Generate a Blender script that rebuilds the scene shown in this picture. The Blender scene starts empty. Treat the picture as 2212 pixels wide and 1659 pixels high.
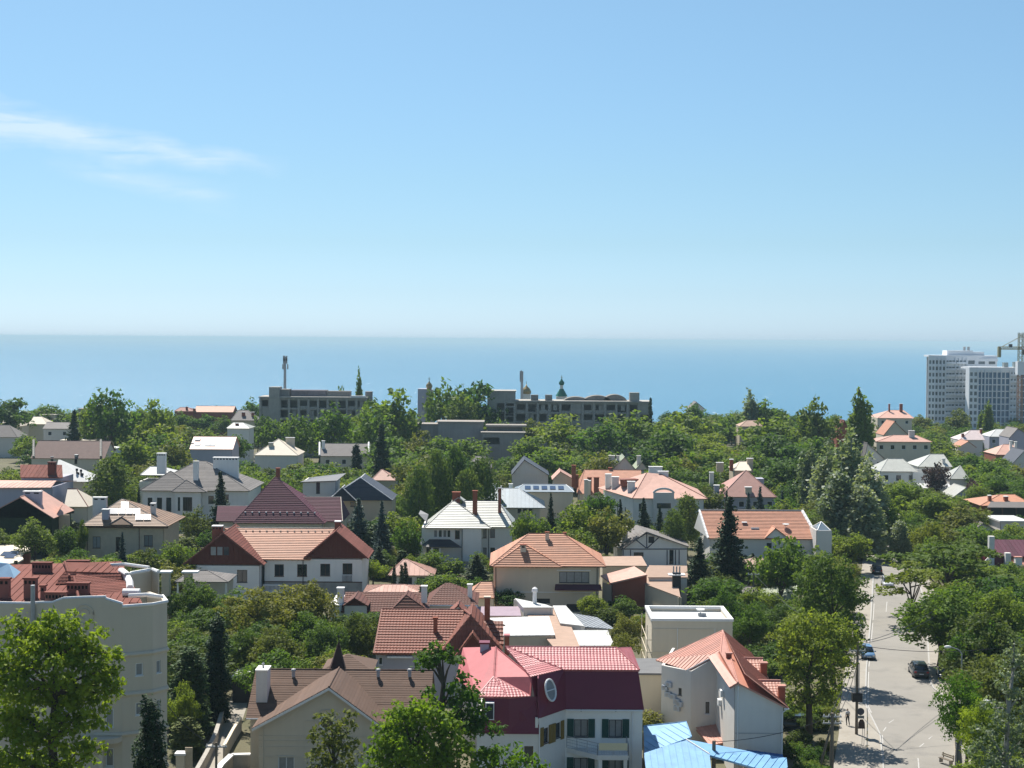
import bpy, math, random
import numpy as np
from mathutils import Vector, Matrix, Quaternion
rnd = random.Random(7)
R = math.radians
sc = bpy.context.scene
COL = sc.collection
# ------------------------------------------------------------------ camera
F, CU, CV, CAMZ = 3300.0, 1106.0, 829.5, 40.0      # focal length and centre in survey pixels (2212 x 1659)
PITCH, ROLL = 1.685, 0.40
RC = (Matrix.Rotation(R(90 - PITCH), 3, 'X') @ Matrix.Rotation(R(ROLL), 3, 'Z'))
cam_d = bpy.data.cameras.new('camera'); cam = bpy.data.objects.new('camera', cam_d); COL.objects.link(cam)
cam.location = (0, 0, CAMZ); cam.rotation_euler = RC.to_euler()
cam_d.sensor_width = 36; cam_d.lens = 36 * F / 2212.0
cam_d.clip_start = 1; cam_d.clip_end = 90000
sc.camera = cam
# ------------------------------------------------------------------ sky, sun, exposure
SUN_EL, SUN_AZ = 56.0, -24.0                         # azimuth from +Y, negative = towards -X
sv = Vector((math.sin(R(SUN_AZ)) * math.cos(R(SUN_EL)), math.cos(R(SUN_AZ)) * math.cos(R(SUN_EL)), math.sin(R(SUN_EL))))
world = bpy.data.worlds.new('World'); sc.world = world; world.use_nodes = True
wn, wl = world.node_tree.nodes, world.node_tree.links
for n in list(wn): wn.remove(n)
def N(nt, t, **kw):
    n = nt.nodes.new(t)
    for k, v in kw.items():
        if k.startswith('i_'):
            key = k[2:]; key = int(key) if key.isdigit() else key.replace('_', ' ')
            n.inputs[key].default_value = v
        else: setattr(n, k, v)
    return n
WT = world.node_tree
sky = N(WT, 'ShaderNodeTexSky', sky_type='NISHITA', sun_disc=False, sun_elevation=R(SUN_EL), sun_rotation=R(SUN_AZ), altitude=40, air_density=1.0, dust_density=0.6, ozone_density=2.5)
bg = N(WT, 'ShaderNodeBackground'); bg.inputs[1].default_value = 0.065
wo = N(WT, 'ShaderNodeOutputWorld')
def wm(op, a, b=None, c=None, clamp=False):
    n = N(WT, 'ShaderNodeMath', operation=op, use_clamp=clamp)
    for i, x in enumerate((a, b, c)):
        if x is None: continue
        if isinstance(x, (int, float)): n.inputs[i].default_value = x
        else: wl.new(x, n.inputs[i])
    return n.outputs[0]
tc = N(WT, 'ShaderNodeTexCoord'); sx = N(WT, 'ShaderNodeSeparateXYZ'); wl.new(tc.outputs['Generated'], sx.inputs[0])
ysafe = wm('MAXIMUM', sx.outputs[1], 0.05)
ca = wm('DIVIDE', sx.outputs[0], ysafe); ce = wm('DIVIDE', sx.outputs[2], ysafe)
cc = N(WT, 'ShaderNodeCombineXYZ'); wl.new(ca, cc.inputs[0]); wl.new(ce, cc.inputs[1])
def wisp(a0, e0, a1, e1, w0, w1, seed, gain):
    # a thin cirrus streak between two directions, with fibres running along it
    t = wm('DIVIDE', wm('SUBTRACT', ca, a0), a1 - a0)
    tcl = wm('MINIMUM', wm('MAXIMUM', t, -1.5), 1.0)
    ec = wm('ADD', wm('MULTIPLY', tcl, e1 - e0), e0)
    mp = N(WT, 'ShaderNodeMapping'); mp.inputs['Rotation'].default_value = (0, 0, math.atan2(e1 - e0, a1 - a0) * -1); mp.inputs['Scale'].default_value = (14, 110, 1); mp.inputs['Location'].default_value = (seed, seed * 2, 0)
    wl.new(cc.outputs[0], mp.inputs[0])
    nz = N(WT, 'ShaderNodeTexNoise'); nz.inputs['Scale'].default_value = 1.0; nz.inputs['Detail'].default_value = 7; nz.inputs['Roughness'].default_value = .55; nz.inputs['Distortion'].default_value = .6
    wl.new(mp.outputs[0], nz.inputs['Vector'])
    mp2 = N(WT, 'ShaderNodeMapping'); mp2.inputs['Scale'].default_value = (22, 30, 1); mp2.inputs['Location'].default_value = (seed * 3, 0, 0); wl.new(cc.outputs[0], mp2.inputs[0])
    nz2 = N(WT, 'ShaderNodeTexNoise'); nz2.inputs['Scale'].default_value = 1.0; nz2.inputs['Detail'].default_value = 3; wl.new(mp2.outputs[0], nz2.inputs['Vector'])
    ew = wm('ADD', wm('SUBTRACT', ce, ec), wm('MULTIPLY', wm('SUBTRACT', nz2.outputs[0], .5), 1.1 * w0))
    w = wm('MAXIMUM', wm('ADD', wm('MULTIPLY', tcl, w1 - w0), w0), .001)
    d = wm('DIVIDE', wm('ABSOLUTE', ew), w)
    core = wm('SUBTRACT', 1.0, d, clamp=True)
    endf = wm('MULTIPLY', wm('SUBTRACT', 1.12, t), 3.0, clamp=True)
    stf = wm('MULTIPLY', wm('ADD', t, 0.9), 2.2, clamp=True)
    fib = wm('MULTIPLY', wm('SUBTRACT', nz.outputs[0], .28), 2.2, clamp=True)
    return wm('MULTIPLY', wm('MULTIPLY', wm('MULTIPLY', core, fib), wm('MULTIPLY', endf, stf)), gain)
c1 = wisp(-.335, .139, -.165, .110, .021, .007, 3.1, .8)
c2 = wisp(-.25, .102, -.185, .089, .010, .013, 8.4, .35)
csum = wm('MINIMUM', wm('ADD', c1, c2), .5)
# haze colour of the lowest sky and a slightly deeper blue above: one even correction of the sky texture
ramp = N(WT, 'ShaderNodeValToRGB'); el_ = ramp.color_ramp.elements
for i, (k, c) in enumerate(((0., (.71, 1.0, 1.58)), (.008, (.705, .995, 1.54)), (.03, (.63, .86, 1.24)), (.062, (.60, .79, 1.0)), (.102, (.625, .805, .93)), (.217, (.72, .89, .925)), (1., (.8, .97, 1.)))):
    e_ = el_[i] if i < 2 else el_.new(k)
    e_.position = k; e_.color = (c[0] / 2, c[1] / 2, c[2] / 2, 1)
wl.new(sx.outputs[2], ramp.inputs[0])
dbl = N(WT, 'ShaderNodeVectorMath', operation='SCALE'); dbl.inputs['Scale'].default_value = 2.0; wl.new(ramp.outputs[0], dbl.inputs[0])
tint = N(WT, 'ShaderNodeVectorMath', operation='MULTIPLY'); wl.new(sky.outputs[0], tint.inputs[0]); wl.new(dbl.outputs[0], tint.inputs[1])
mixc = N(WT, 'ShaderNodeMixRGB'); mixc.inputs[2].default_value = (7.2, 7.9, 8.6, 1)
wl.new(csum, mixc.inputs[0]); wl.new(tint.outputs[0], mixc.inputs[1])
wl.new(mixc.outputs[0], bg.inputs[0]); wl.new(bg.outputs[0], wo.inputs[0])
sun_d = bpy.data.lights.new('sun', 'SUN'); sun = bpy.data.objects.new('sun', sun_d); COL.objects.link(sun)
sun_d.energy = 4.3; sun_d.angle = R(.53); sun_d.color = (1, .95, .87); sun.rotation_euler = sv.to_track_quat('Z', 'Y').to_euler()
sun.location = sv * 300
sc.view_settings.view_transform = 'Standard'; sc.view_settings.look = 'None'; sc.view_settings.gamma = 1
sc.view_settings.exposure = 0.97
sc.cycles.max_bounces = 6; sc.cycles.diffuse_bounces = 3; sc.cycles.glossy_bounces = 2; sc.cycles.transmission_bounces = 4; sc.cycles.transparent_max_bounces = 4; sc.cycles.volume_bounces = 0

# ------------------------------------------------------------------ survey helpers
CAM = Vector((0, 0, CAMZ))
def ray(u, v):
    d = RC @ Vector(((u - CU) / F, -(v - CV) / F, -1)); return d / d.y
def P(u, v, Y): return CAM + ray(u, v) * Y
def G(u, v, z=0.0):
    d = ray(u, v); return CAM + d * ((z - CAMZ) / d.z)
def VB(u, Y):                         # survey row of the ground at a distance
    lo, hi = 725.0, 6000.0
    for _ in range(40):
        m = (lo + hi) / 2
        if G(u, m).y > Y: lo = m
        else: hi = m
    return lo

# ------------------------------------------------------------------ materials
MATS = {}
def mat(name, col, rough=.85, var=.14, scale=.6, fine=.10, bump=.0, bscale=14, spec=.25, metal=0., streak=0., objvar=0., coat=0., wear=None):
    if name in MATS: return MATS[name]
    m = bpy.data.materials.new(name); m.use_nodes = True; nt = m.node_tree; L = nt.links
    b = nt.nodes['Principled BSDF']; b.inputs['Roughness'].default_value = rough; b.inputs['Metallic'].default_value = metal
    b.inputs['Specular IOR Level'].default_value = spec; b.inputs['Coat Weight'].default_value = coat
    t = N(nt, 'ShaderNodeTexCoord')
    n1 = N(nt, 'ShaderNodeTexNoise', i_Scale=scale, i_Detail=5.); L.new(t.outputs['Object'], n1.inputs['Vector'])
    n2 = N(nt, 'ShaderNodeTexNoise', i_Scale=bscale, i_Detail=4.); L.new(t.outputs['Object'], n2.inputs['Vector'])
    def M(op, a, b_):
        n = N(nt, 'ShaderNodeMath', operation=op)
        for i, x in enumerate((a, b_)):
            if isinstance(x, (int, float)): n.inputs[i].default_value = x
            else: L.new(x, n.inputs[i])
        return n.outputs[0]
    f = M('ADD', M('MULTIPLY', M('SUBTRACT', n1.outputs[0], .5), 2.4 * var), 1.0)
    f = M('ADD', f, M('MULTIPLY', M('SUBTRACT', n2.outputs[0], .5), 2.4 * fine))
    if streak:
        mp = N(nt, 'ShaderNodeMapping'); mp.inputs['Scale'].default_value = (1.6, 1.6, .12); L.new(t.outputs['Object'], mp.inputs[0])
        n3 = N(nt, 'ShaderNodeTexNoise', i_Scale=1.3, i_Detail=6.); L.new(mp.outputs[0], n3.inputs['Vector'])
        f = M('MULTIPLY', f, M('SUBTRACT', 1 + .4 * streak, M('MULTIPLY', n3.outputs[0], .9 * streak)))
    if objvar:
        oi = N(nt, 'ShaderNodeObjectInfo'); f = M('MULTIPLY', f, M('ADD', 1 - objvar, M('MULTIPLY', oi.outputs['Random'], 2 * objvar)))
    mx = N(nt, 'ShaderNodeMixRGB', blend_type='MULTIPLY'); mx.inputs[0].default_value = 1; mx.inputs[1].default_value = (*col, 1); L.new(f, mx.inputs[2])
    out = mx.outputs[0]
    if wear:
        wc, amt, wsc = wear
        n4 = N(nt, 'ShaderNodeTexNoise', i_Scale=wsc, i_Detail=8., i_Roughness=.65); L.new(t.outputs['Object'], n4.inputs['Vector'])
        k = M('MULTIPLY', M('SUBTRACT', n4.outputs[0], .52), 5.0); k2 = N(nt, 'ShaderNodeMath', operation='MULTIPLY', use_clamp=True); L.new(k, k2.inputs[0]); k2.inputs[1].default_value = amt
        m2 = N(nt, 'ShaderNodeMixRGB'); L.new(k2.outputs[0], m2.inputs[0]); L.new(out, m2.inputs[1]); m2.inputs[2].default_value = (*wc, 1); out = m2.outputs[0]
    L.new(out, b.inputs['Base Color'])
    if bump:
        bp = N(nt, 'ShaderNodeBump', i_Strength=bump, i_Distance=.02); L.new(n2.outputs[0], bp.inputs['Height']); L.new(bp.outputs[0], b.inputs['Normal'])
    MATS[name] = m; return m
def plaster(name, col, **k):
    k.setdefault('streak', .13); return mat(name, col, .9, .07, .35, .05, .25, 30, **k)
def roofm(name, col, rough=.7, **k):
    k.setdefault('objvar', .13); k.setdefault('var', .2); k.setdefault('wear', (tuple(c * .72 for c in col), .45, .55)); return mat(name, col, rough, scale=1.1, fine=.12, bump=.2, bscale=22, **k)
m_white = plaster('white plaster', (.80, .775, .72))
m_white2 = plaster('aged white plaster', (.70, .67, .62), wear=((.50, .47, .43), .35, .5))
m_cream = plaster('cream plaster', (.66, .58, .45))
m_beige = plaster('beige plaster', (.61, .52, .395), wear=((.53, .45, .34), .3, .4))
m_greige = plaster('grey beige plaster', (.585, .51, .40), wear=((.50, .43, .335), .3, .35))
m_greyw = plaster('pale grey plaster', (.64, .61, .56), wear=((.52, .50, .47), .3, .4))
m_lilac = plaster('lilac grey plaster', (.40, .40, .46))
m_stone = mat('pale limestone', (.52, .43, .31), .9, .16, 1.2, .14, .3, 8)
m_brick = mat('red brick', (.26, .085, .05), .9, .2, 3, .2, .3, 12)
m_terra = plaster('terracotta render', (.27, .085, .055))
m_maroon = mat('dark maroon sheet metal', (.15, .013, .032), .45, .10, .5, .05, spec=.4)
m_timber = mat('dark red brown boards', (.115, .03, .02), .7, .15, 2, .12, .3, 9)
m_conc = mat('weathered concrete', (.37, .345, .305), .95, .22, .12, .18, .4, 2.2, streak=.45, wear=((.20, .185, .165), .7, .25))
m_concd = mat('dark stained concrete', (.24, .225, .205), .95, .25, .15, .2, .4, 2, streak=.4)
m_glass = mat('window glass', (.022, .028, .034), .08, .3, .8, .05, spec=.6, objvar=.5)
m_curt = mat('curtained window', (.22, .23, .23), .3, .25, 2.5, .1, spec=.5, objvar=.3)
m_fw = mat('white frame', (.72, .72, .71), .5, .04, 2, .02)
m_fd = mat('dark frame', (.03, .03, .034), .5, .1, 2, .04)
m_fb = mat('brown frame', (.09, .04, .025), .5, .1, 2, .05)
m_gutter = mat('grey gutter metal', (.38, .38, .38), .5, .1, 2, .05)
m_gutterb = mat('brown gutter metal', (.10, .05, .035), .5, .1, 2, .05)
m_black = mat('black void', (.008, .008, .009), .9, .1, 1, .0)
m_capw = mat('white render cap', (.74, .73, .71), .8, .06, 2, .04)
m_wood = mat('weathered pole wood', (.17, .14, .11), .9, .2, 4, .2, .4, 14, streak=.4)
m_steel = mat('galvanised steel', (.36, .37, .38), .45, .12, 3, .06, metal=.3)
m_solar = mat('solar glass', (.030, .045, .085), .1, .1, 2, .0, spec=.8)
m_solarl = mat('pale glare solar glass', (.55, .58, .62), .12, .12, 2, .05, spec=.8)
# ------------------------------------------------------------------ mesh helpers
def obj(name, me, parent=None, label=None):
    o = bpy.data.objects.new(name, me); COL.objects.link(o)
    if parent is not None: o.parent = parent
    if label: o['label'] = label
    return o
def mk(name, vs, fs, m, parent=None, smooth=False, label=None):
    me = bpy.data.meshes.new(name); me.from_pydata([tuple(v) for v in vs], [], fs); me.update()
    if m is not None: me.materials.append(m)
    if smooth: me.polygons.foreach_set('use_smooth', [True] * len(me.polygons))
    return obj(name, me, parent, label)
class B:
    """collects shapes into one mesh"""
    def __init__(s): s.v = []; s.f = []
    def add(s, vs, fs):
        k = len(s.v); s.v += [tuple(v) for v in vs]; s.f += [tuple(i + k for i in f) for f in fs]; return s
    def box(s, x0, x1, y0, y1, z0, z1):
        return s.add([(x0, y0, z0), (x1, y0, z0), (x1, y1, z0), (x0, y1, z0), (x0, y0, z1), (x1, y0, z1), (x1, y1, z1), (x0, y1, z1)],
                     [(0, 3, 2, 1), (4, 5, 6, 7), (0, 1, 5, 4), (1, 2, 6, 5), (2, 3, 7, 6), (3, 0, 4, 7)])
    def frustum(s, cx, cy, z0, z1, w0, d0, w1, d1):
        a, b, c, d = w0 / 2, d0 / 2, w1 / 2, d1 / 2
        return s.add([(cx - a, cy - b, z0), (cx + a, cy - b, z0), (cx + a, cy + b, z0), (cx - a, cy + b, z0), (cx - c, cy - d, z1), (cx + c, cy - d, z1), (cx + c, cy + d, z1), (cx - c, cy + d, z1)],
                     [(0, 3, 2, 1), (4, 5, 6, 7), (0, 1, 5, 4), (1, 2, 6, 5), (2, 3, 7, 6), (3, 0, 4, 7)])
    def tube(s, pts, rads, n=6, cap=True):
        pts = [Vector(p) for p in pts]; k0 = len(s.v); prev = None
        for i, p in enumerate(pts):
            d = (pts[min(i + 1, len(pts) - 1)] - pts[max(i - 1, 0)])
            if d.length < 1e-6: d = Vector((0, 0, 1))
            d.normalize()
            a = Vector((0, 0, 1)) if abs(d.z) < .9 else Vector((1, 0, 0))
            if prev is not None and (prev - d * prev.dot(d)).length > .1: x = (prev - d * prev.dot(d)).normalized()
            else: x = d.cross(a).normalized()
            prev = x; y = d.cross(x)
            r = rads[i] if isinstance(rads, (list, tuple)) else rads
            for j in range(n):
                t = 2 * math.pi * j / n; s.v.append(tuple(p + x * (math.cos(t) * r) + y * (math.sin(t) * r)))
        for i in range(len(pts) - 1):
            for j in range(n):
                a = k0 + i * n + j; b = k0 + i * n + (j + 1) % n; s.f.append((a, b, b + n, a + n))
        if cap:
            s.f.append(tuple(k0 + j for j in range(n - 1, -1, -1))); e = k0 + (len(pts) - 1) * n; s.f.append(tuple(e + j for j in range(n)))
        return s
    def lathe(s, cx, cy, prof, n=12):
        k0 = len(s.v)
        for r, z in prof:
            for j in range(n):
                t = 2 * math.pi * j / n; s.v.append((cx + r * math.cos(t), cy + r * math.sin(t), z))
        for i in range(len(prof) - 1):
            for j in range(n):
                a = k0 + i * n + j; b = k0 + i * n + (j + 1) % n; s.f.append((a, b, b + n, a + n))
        s.f.append(tuple(k0 + j for j in range(n - 1, -1, -1))); e = k0 + (len(prof) - 1) * n; s.f.append(tuple(e + j for j in range(n)))
        return s
    def prism(s, poly, dvec):
        """a planar polygon pushed along a vector"""
        n = len(poly); d = Vector(dvec); p = [Vector(q) for q in poly]
        return s.add(p + [q + d for q in p], [tuple(range(n)), tuple(range(2 * n - 1, n - 1, -1))] + [(i, i + n, (i + 1) % n + n, (i + 1) % n) for i in range(n)])
    def mk(s, name, m, parent=None, smooth=False, label=None): return mk(name, s.v, s.f, m, parent, smooth, label)
def tag(o, label, cat, group=None, kind=None):
    if label: o['label'] = label
    if cat: o['category'] = cat
    if group: o['group'] = group
    if kind: o['kind'] = kind
    return o
FOOT = []                                            # ground taken by buildings, for planting
class Thing:
    def __init__(s, name, label, cat, loc, rz=0., group=None):
        s.o = bpy.data.objects.new(name, None); COL.objects.link(s.o); s.o.empty_display_size = .5
        s.o.location = loc; s.o.rotation_euler = (0, 0, R(rz)); tag(s.o, label, cat, group)
        s.M = Matrix.Translation(Vector(loc)) @ Matrix.Rotation(R(rz), 4, 'Z'); s.Mi = s.M.inverted()
    def _r(s, u, v): return s.Mi @ CAM, (s.Mi.to_3x3() @ ray(u, v))
    def L(s, u, v, y=0.):
        o, d = s._r(u, v); return o + d * ((y - o.y) / d.y)
    def Lx(s, u, v, x):
        o, d = s._r(u, v); return o + d * ((x - o.x) / d.x)
    def Lz(s, u, v, z):
        o, d = s._r(u, v); return o + d * ((z - o.z) / d.z)
    def x(s, u, y=0., v=1100): return s.L(u, v, y).x
    def z(s, v, y=0., u=None):
        if u is None: u = CU + s.o.location.x / s.o.location.y * F
        return s.L(u, v, y).z
LMK = []
def house(name, label, u, Y, rz=0., cat='house', group=None):
    t = Thing(name, label, cat, (P(u, 1000, Y).x, Y, 0), rz, group); LMK.append((name.replace('_', ' '), t.o.location.x, Y)); return t
def foot(h, x0, x1, y0, y1, pad=.6):
    c = [h.M @ Vector((x, y, 0)) for x in (x0, x1) for y in (y0, y1)]
    FOOT.append((min(p.x for p in c) - pad, max(p.x for p in c) + pad, min(p.y for p in c) - pad, max(p.y for p in c) + pad))
# ------------------------------------------------------------------ building parts
def window(h, base, along, out, s0, s1, z0, z1, frame, pane, rev=.14, sill=True, mull=None, wallobj=None, simple=False):
    """frame with mullions, a pane and a sill in a wall opening; base/along/out give the wall's plane"""
    def W(s, d, z): return base + along * s - out * d + Vector((0, 0, z))
    def bar(b, sa, sb, za, zb, d0, d1):
        q = [W(sa, d0, za), W(sb, d0, za), W(sb, d1, za), W(sa, d1, za), W(sa, d0, zb), W(sb, d0, zb), W(sb, d1, zb), W(sa, d1, zb)]
        b.add(q, [(0, 1, 2, 3), (4, 7, 6, 5), (0, 4, 5, 1), (1, 5, 6, 2), (2, 6, 7, 3), (3, 7, 4, 0)])
    w = s1 - s0; t = min(.08, w * .12); b = B(); d0, d1 = rev * .45, rev * .95
    bar(b, s0, s1, z0, z0 + t, d0, d1); bar(b, s0, s1, z1 - t, z1, d0, d1); bar(b, s0, s0 + t, z0 + t, z1 - t, d0, d1); bar(b, s1 - t, s1, z0 + t, z1 - t, d0, d1)
    n = mull if mull is not None else max(0, round(w / .85) - 1)
    for i in range(n):
        c = s0 + w * (i + 1) / (n + 1); bar(b, c - t * .45, c + t * .45, z0 + t, z1 - t, d0 + .003, d1)
    o = b.mk('window', frame, h.o)
    g = B(); bar(g, s0 + t * .5, s1 - t * .5, z0 + t * .5, z1 - t * .5, d1 - .045, d1 - .02); g.mk('pane', pane, o)
    if sill and not simple:
        k = B(); bar(k, s0 - .06, s1 + .06, z0 - .07, z0 - .004, -.08, d0 - .005); k.mk('sill', m_fw if frame is m_fw else frame, o)
    return o
def wall(h, p0, p1, z0, z1, m, ops=(), th=.28, name='wall', frame=None, pane=None):
    """a wall from p0 to p1 (outside on the right-hand side of travel), with real openings: (s0,s1,z0,z1,kind)"""
    p0 = Vector((p0[0], p0[1], 0)); p1 = Vector((p1[0], p1[1], 0)); ln = (p1 - p0).length; a = (p1 - p0) / ln; out = Vector((a.y, -a.x, 0))
    ops = [(max(o[0], .05), min(o[1], ln - .05), max(o[2], z0 + .02), min(o[3], z1 - .05), o[4] if len(o) > 4 else 'w') for o in ops]
    ops = [o for o in ops if o[1] - o[0] > .1 and o[3] - o[2] > .1]
    S = sorted({0., ln} | {o[0] for o in ops} | {o[1] for o in ops}); Z = sorted({z0, z1} | {o[2] for o in ops} | {o[3] for o in ops})
    b = B()
    def W(s, d, z): return p0 + a * s - out * d + Vector((0, 0, z))
    for i in range(len(S) - 1):
        for j in range(len(Z) - 1):
            cs, cz = (S[i] + S[i + 1]) / 2, (Z[j] + Z[j + 1]) / 2
            if any(o[0] < cs < o[1] and o[2] < cz < o[3] for o in ops): continue
            q = [W(S[i], 0, Z[j]), W(S[i + 1], 0, Z[j]), W(S[i + 1], 0, Z[j + 1]), W(S[i], 0, Z[j + 1])]
            b.add(q, [(0, 1, 2, 3)]); b.add([p - out * th for p in q], [(3, 2, 1, 0)])
    for o in ops + [(0, ln, z0, z1, '')]:
        c = [(o[0], o[2]), (o[1], o[2]), (o[1], o[3]), (o[0], o[3])]
        for i in range(4):
            (sa, za), (sb, zb) = c[i], c[(i + 1) % 4]
            b.add([W(sa, 0, za), W(sb, 0, zb), W(sb, th, zb), W(sa, th, za)], [(0, 3, 2, 1)])
    w = b.mk(name, m, h.o)
    FR = {'w': m_fw, 'd': m_fd, 'b': m_fb}
    for o in ops:
        k = o[4]
        if k and k[0] in FR:
            window(h, p0, a, out, o[0], o[1], o[2], o[3], FR[k[0]], m_curt if 'c' in k[1:] else m_glass, mull=(0 if '0' in k else (1 if '1' in k else (3 if '3' in k else None))))
        elif k == 'v':                                # a dark doorway or garage mouth
            g = B(); q = [W(o[0], th - .03, o[2]), W(o[1], th - .03, o[2]), W(o[1], th - .03, o[3]), W(o[0], th - .03, o[3])]
            g.prism(q, -out * .02); g.mk('door', m_fd, h.o)
    return w
def body(h, u0, u1, vt, d, m, wins=(), y=0., z0=0., side='lr', sw=0, frame='w', back=True, zt=None):
    """walls round a rectangle whose front face is at local y; wins are survey boxes (u0,u1,v0,v1,kind)"""
    um = (u0 + u1) / 2
    x0, x1 = h.L(u0, vt, y).x, h.L(u1, vt, y).x; z1 = h.L(um, vt, y).z if zt is None else zt
    ops = []
    for w in wins:
        a, b = h.L(w[0], (w[2] + w[3]) / 2, y), h.L(w[1], (w[2] + w[3]) / 2, y); zt_, zb = h.L((w[0] + w[1]) / 2, w[2], y).z, h.L((w[0] + w[1]) / 2, w[3], y).z
        ops.append((a.x - x0, b.x - x0, zb, zt_, w[4] if len(w) > 4 else frame))
    wall(h, (x0, y), (x1, y), z0, z1, m, ops)
    so = []
    if sw:
        for i in range(sw):
            c = d * (i + .5) / sw
            for zz in ([1.0, 4.0] if z1 > 5.4 else [1.0]): so.append((c - .5, c + .5, zz, min(zz + 1.4, z1 - .3), frame))
    wall(h, (x1, y + .003), (x1, y + d), z0, z1, m, so); wall(h, (x0, y + d), (x0, y + .003), z0, z1, m, so)
    if back: wall(h, (x1 - .003, y + d), (x0 + .003, y + d), z0, z1, m)
    foot(h, x0, x1, y, y + d)
    return dict(x0=x0, x1=x1, y0=y, y1=y + d, z=z1)
def slope(h, pts, m, row=0, rib=0, amp=.03, th=.14, seam=0, name='roof', lift=.06, shift=0):
    """one roof plane; pts convex with the eave edge first. Courses (row) or standing panels (seam) are pieces of their own."""
    pts = [Vector(p) for p in pts]
    n = (pts[1] - pts[0]).cross(pts[2] - pts[1])
    if n.z < 0: pts = [pts[1], pts[0]] + pts[:1:-1]; n = (pts[1] - pts[0]).cross(pts[2] - pts[1])
    n.normalize(); e = (pts[1] - pts[0]).normalized(); up = n.cross(e)
    s2 = [((p - pts[0]).dot(e), (p - pts[0]).dot(up)) for p in pts]
    b = B(); b.prism(pts, -n * th); r = b.mk(name, m, h.o)
    def span(t):
        xs = []
        for i in range(len(s2)):
            (a, ta), (c, tc_) = s2[i], s2[(i + 1) % len(s2)]
            if abs(ta - tc_) < 1e-9:
                if abs(ta - t) < 1e-6: xs += [a, c]
            elif min(ta, tc_) - 1e-9 <= t <= max(ta, tc_) + 1e-9: xs.append(a + (c - a) * (t - ta) / (tc_ - ta))
        return (min(xs), max(xs)) if xs else None
    T = max(t for _, t in s2)
    def pt(s, t, k): return pts[0] + e * s + up * t + n * k
    if row:
        nr = max(1, round(T / row)); rw = T / nr
        for k in range(nr):
            t0, t1 = k * rw, min((k + 1) * rw, T - .002)
            a, c = span(max(t0, .0005)), span(t1)
            if not a or not c or a[1] - a[0] < .15: continue
            if rib:
                w = a[1] - a[0]; nc = max(2, round(w / (rib / 3)))
            else: nc = max(1, int((a[1] - a[0]) / 4))
            v = []; fs = []
            jit = rnd.uniform(-.006, .006)
            for j in range(nc + 1):
                q = j / nc; sl = a[0] + (a[1] - a[0]) * q; sh = min(max(sl, c[0]), c[1]) if rib else c[0] + (c[1] - c[0]) * q
                hgt = amp * (abs(math.sin(math.pi * sl / rib)) ** .7) if rib else rnd.uniform(-.004, .004)
                v += [pt(sl, t0, .002), pt(sl, t0 - .01, lift + hgt + jit), pt(sh, t1, .012 + hgt * .9)]
            for j in range(nc):
                i0 = 3 * j; fs += [(i0, i0 + 3, i0 + 4, i0 + 1), (i0 + 1, i0 + 4, i0 + 5, i0 + 2)]
            mk('tile_course', v, fs, m, r)
    if seam:
        smin, smax = min(s for s, _ in s2), max(s for s, _ in s2)
        k = max(1, round((smax - smin) / seam)); w = (smax - smin) / k
        for i in range(k):
            a, c = smin + i * w + .02, smin + (i + 1) * w - .02
            q = clip(s2, a, c)
            if len(q) < 3: continue
            bb = B(); bb.prism([pt(s, t, .03) for s, t in q], -n * .028)
            # raised seam at the panel's edge
            sp = span_v(s2, c)
            if sp: bb.prism([pt(c - .02, sp[0], .001), pt(c + .02, sp[0], .001), pt(c + .02, sp[1], .001), pt(c - .02, sp[1], .001)], n * .075)
            bb.mk('roof_panel', m, r)
    return r
def clip(poly, a, c):
    def cl(p, f):
        out = []
        for i in range(len(p)):
            q, w = p[i], p[(i + 1) % len(p)]; fq, fw = f(q), f(w)
            if fq >= 0: out.append(q)
            if fq * fw < 0: t = fq / (fq - fw); out.append((q[0] + (w[0] - q[0]) * t, q[1] + (w[1] - q[1]) * t))
        return out
    p = cl(poly, lambda q: q[0] - a); return cl(p, lambda q: c - q[0]) if p else p
def span_v(poly, s):
    ts = []
    for i in range(len(poly)):
        (a, ta), (c, tc_) = poly[i], poly[(i + 1) % len(poly)]
        if abs(a - c) > 1e-9 and min(a, c) <= s <= max(a, c): ts.append(ta + (tc_ - ta) * (s - a) / (c - a))
    return (min(ts), max(ts)) if len(ts) > 1 else None
def cap(h, p, q, m, r=.09, name='ridge_cap'):
    p, q = Vector(p), Vector(q); n = max(1, int((q - p).length / .9)); b = B()
    for i in range(n):
        a, c = p.lerp(q, i / n), p.lerp(q, (i + 1.04) / n if i < n - 1 else 1.)
        b.tube([a + Vector((0, 0, .02)), c + Vector((0, 0, .02))], [r, r * .88], 6)
    return b.mk(name, m, h.o)
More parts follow.
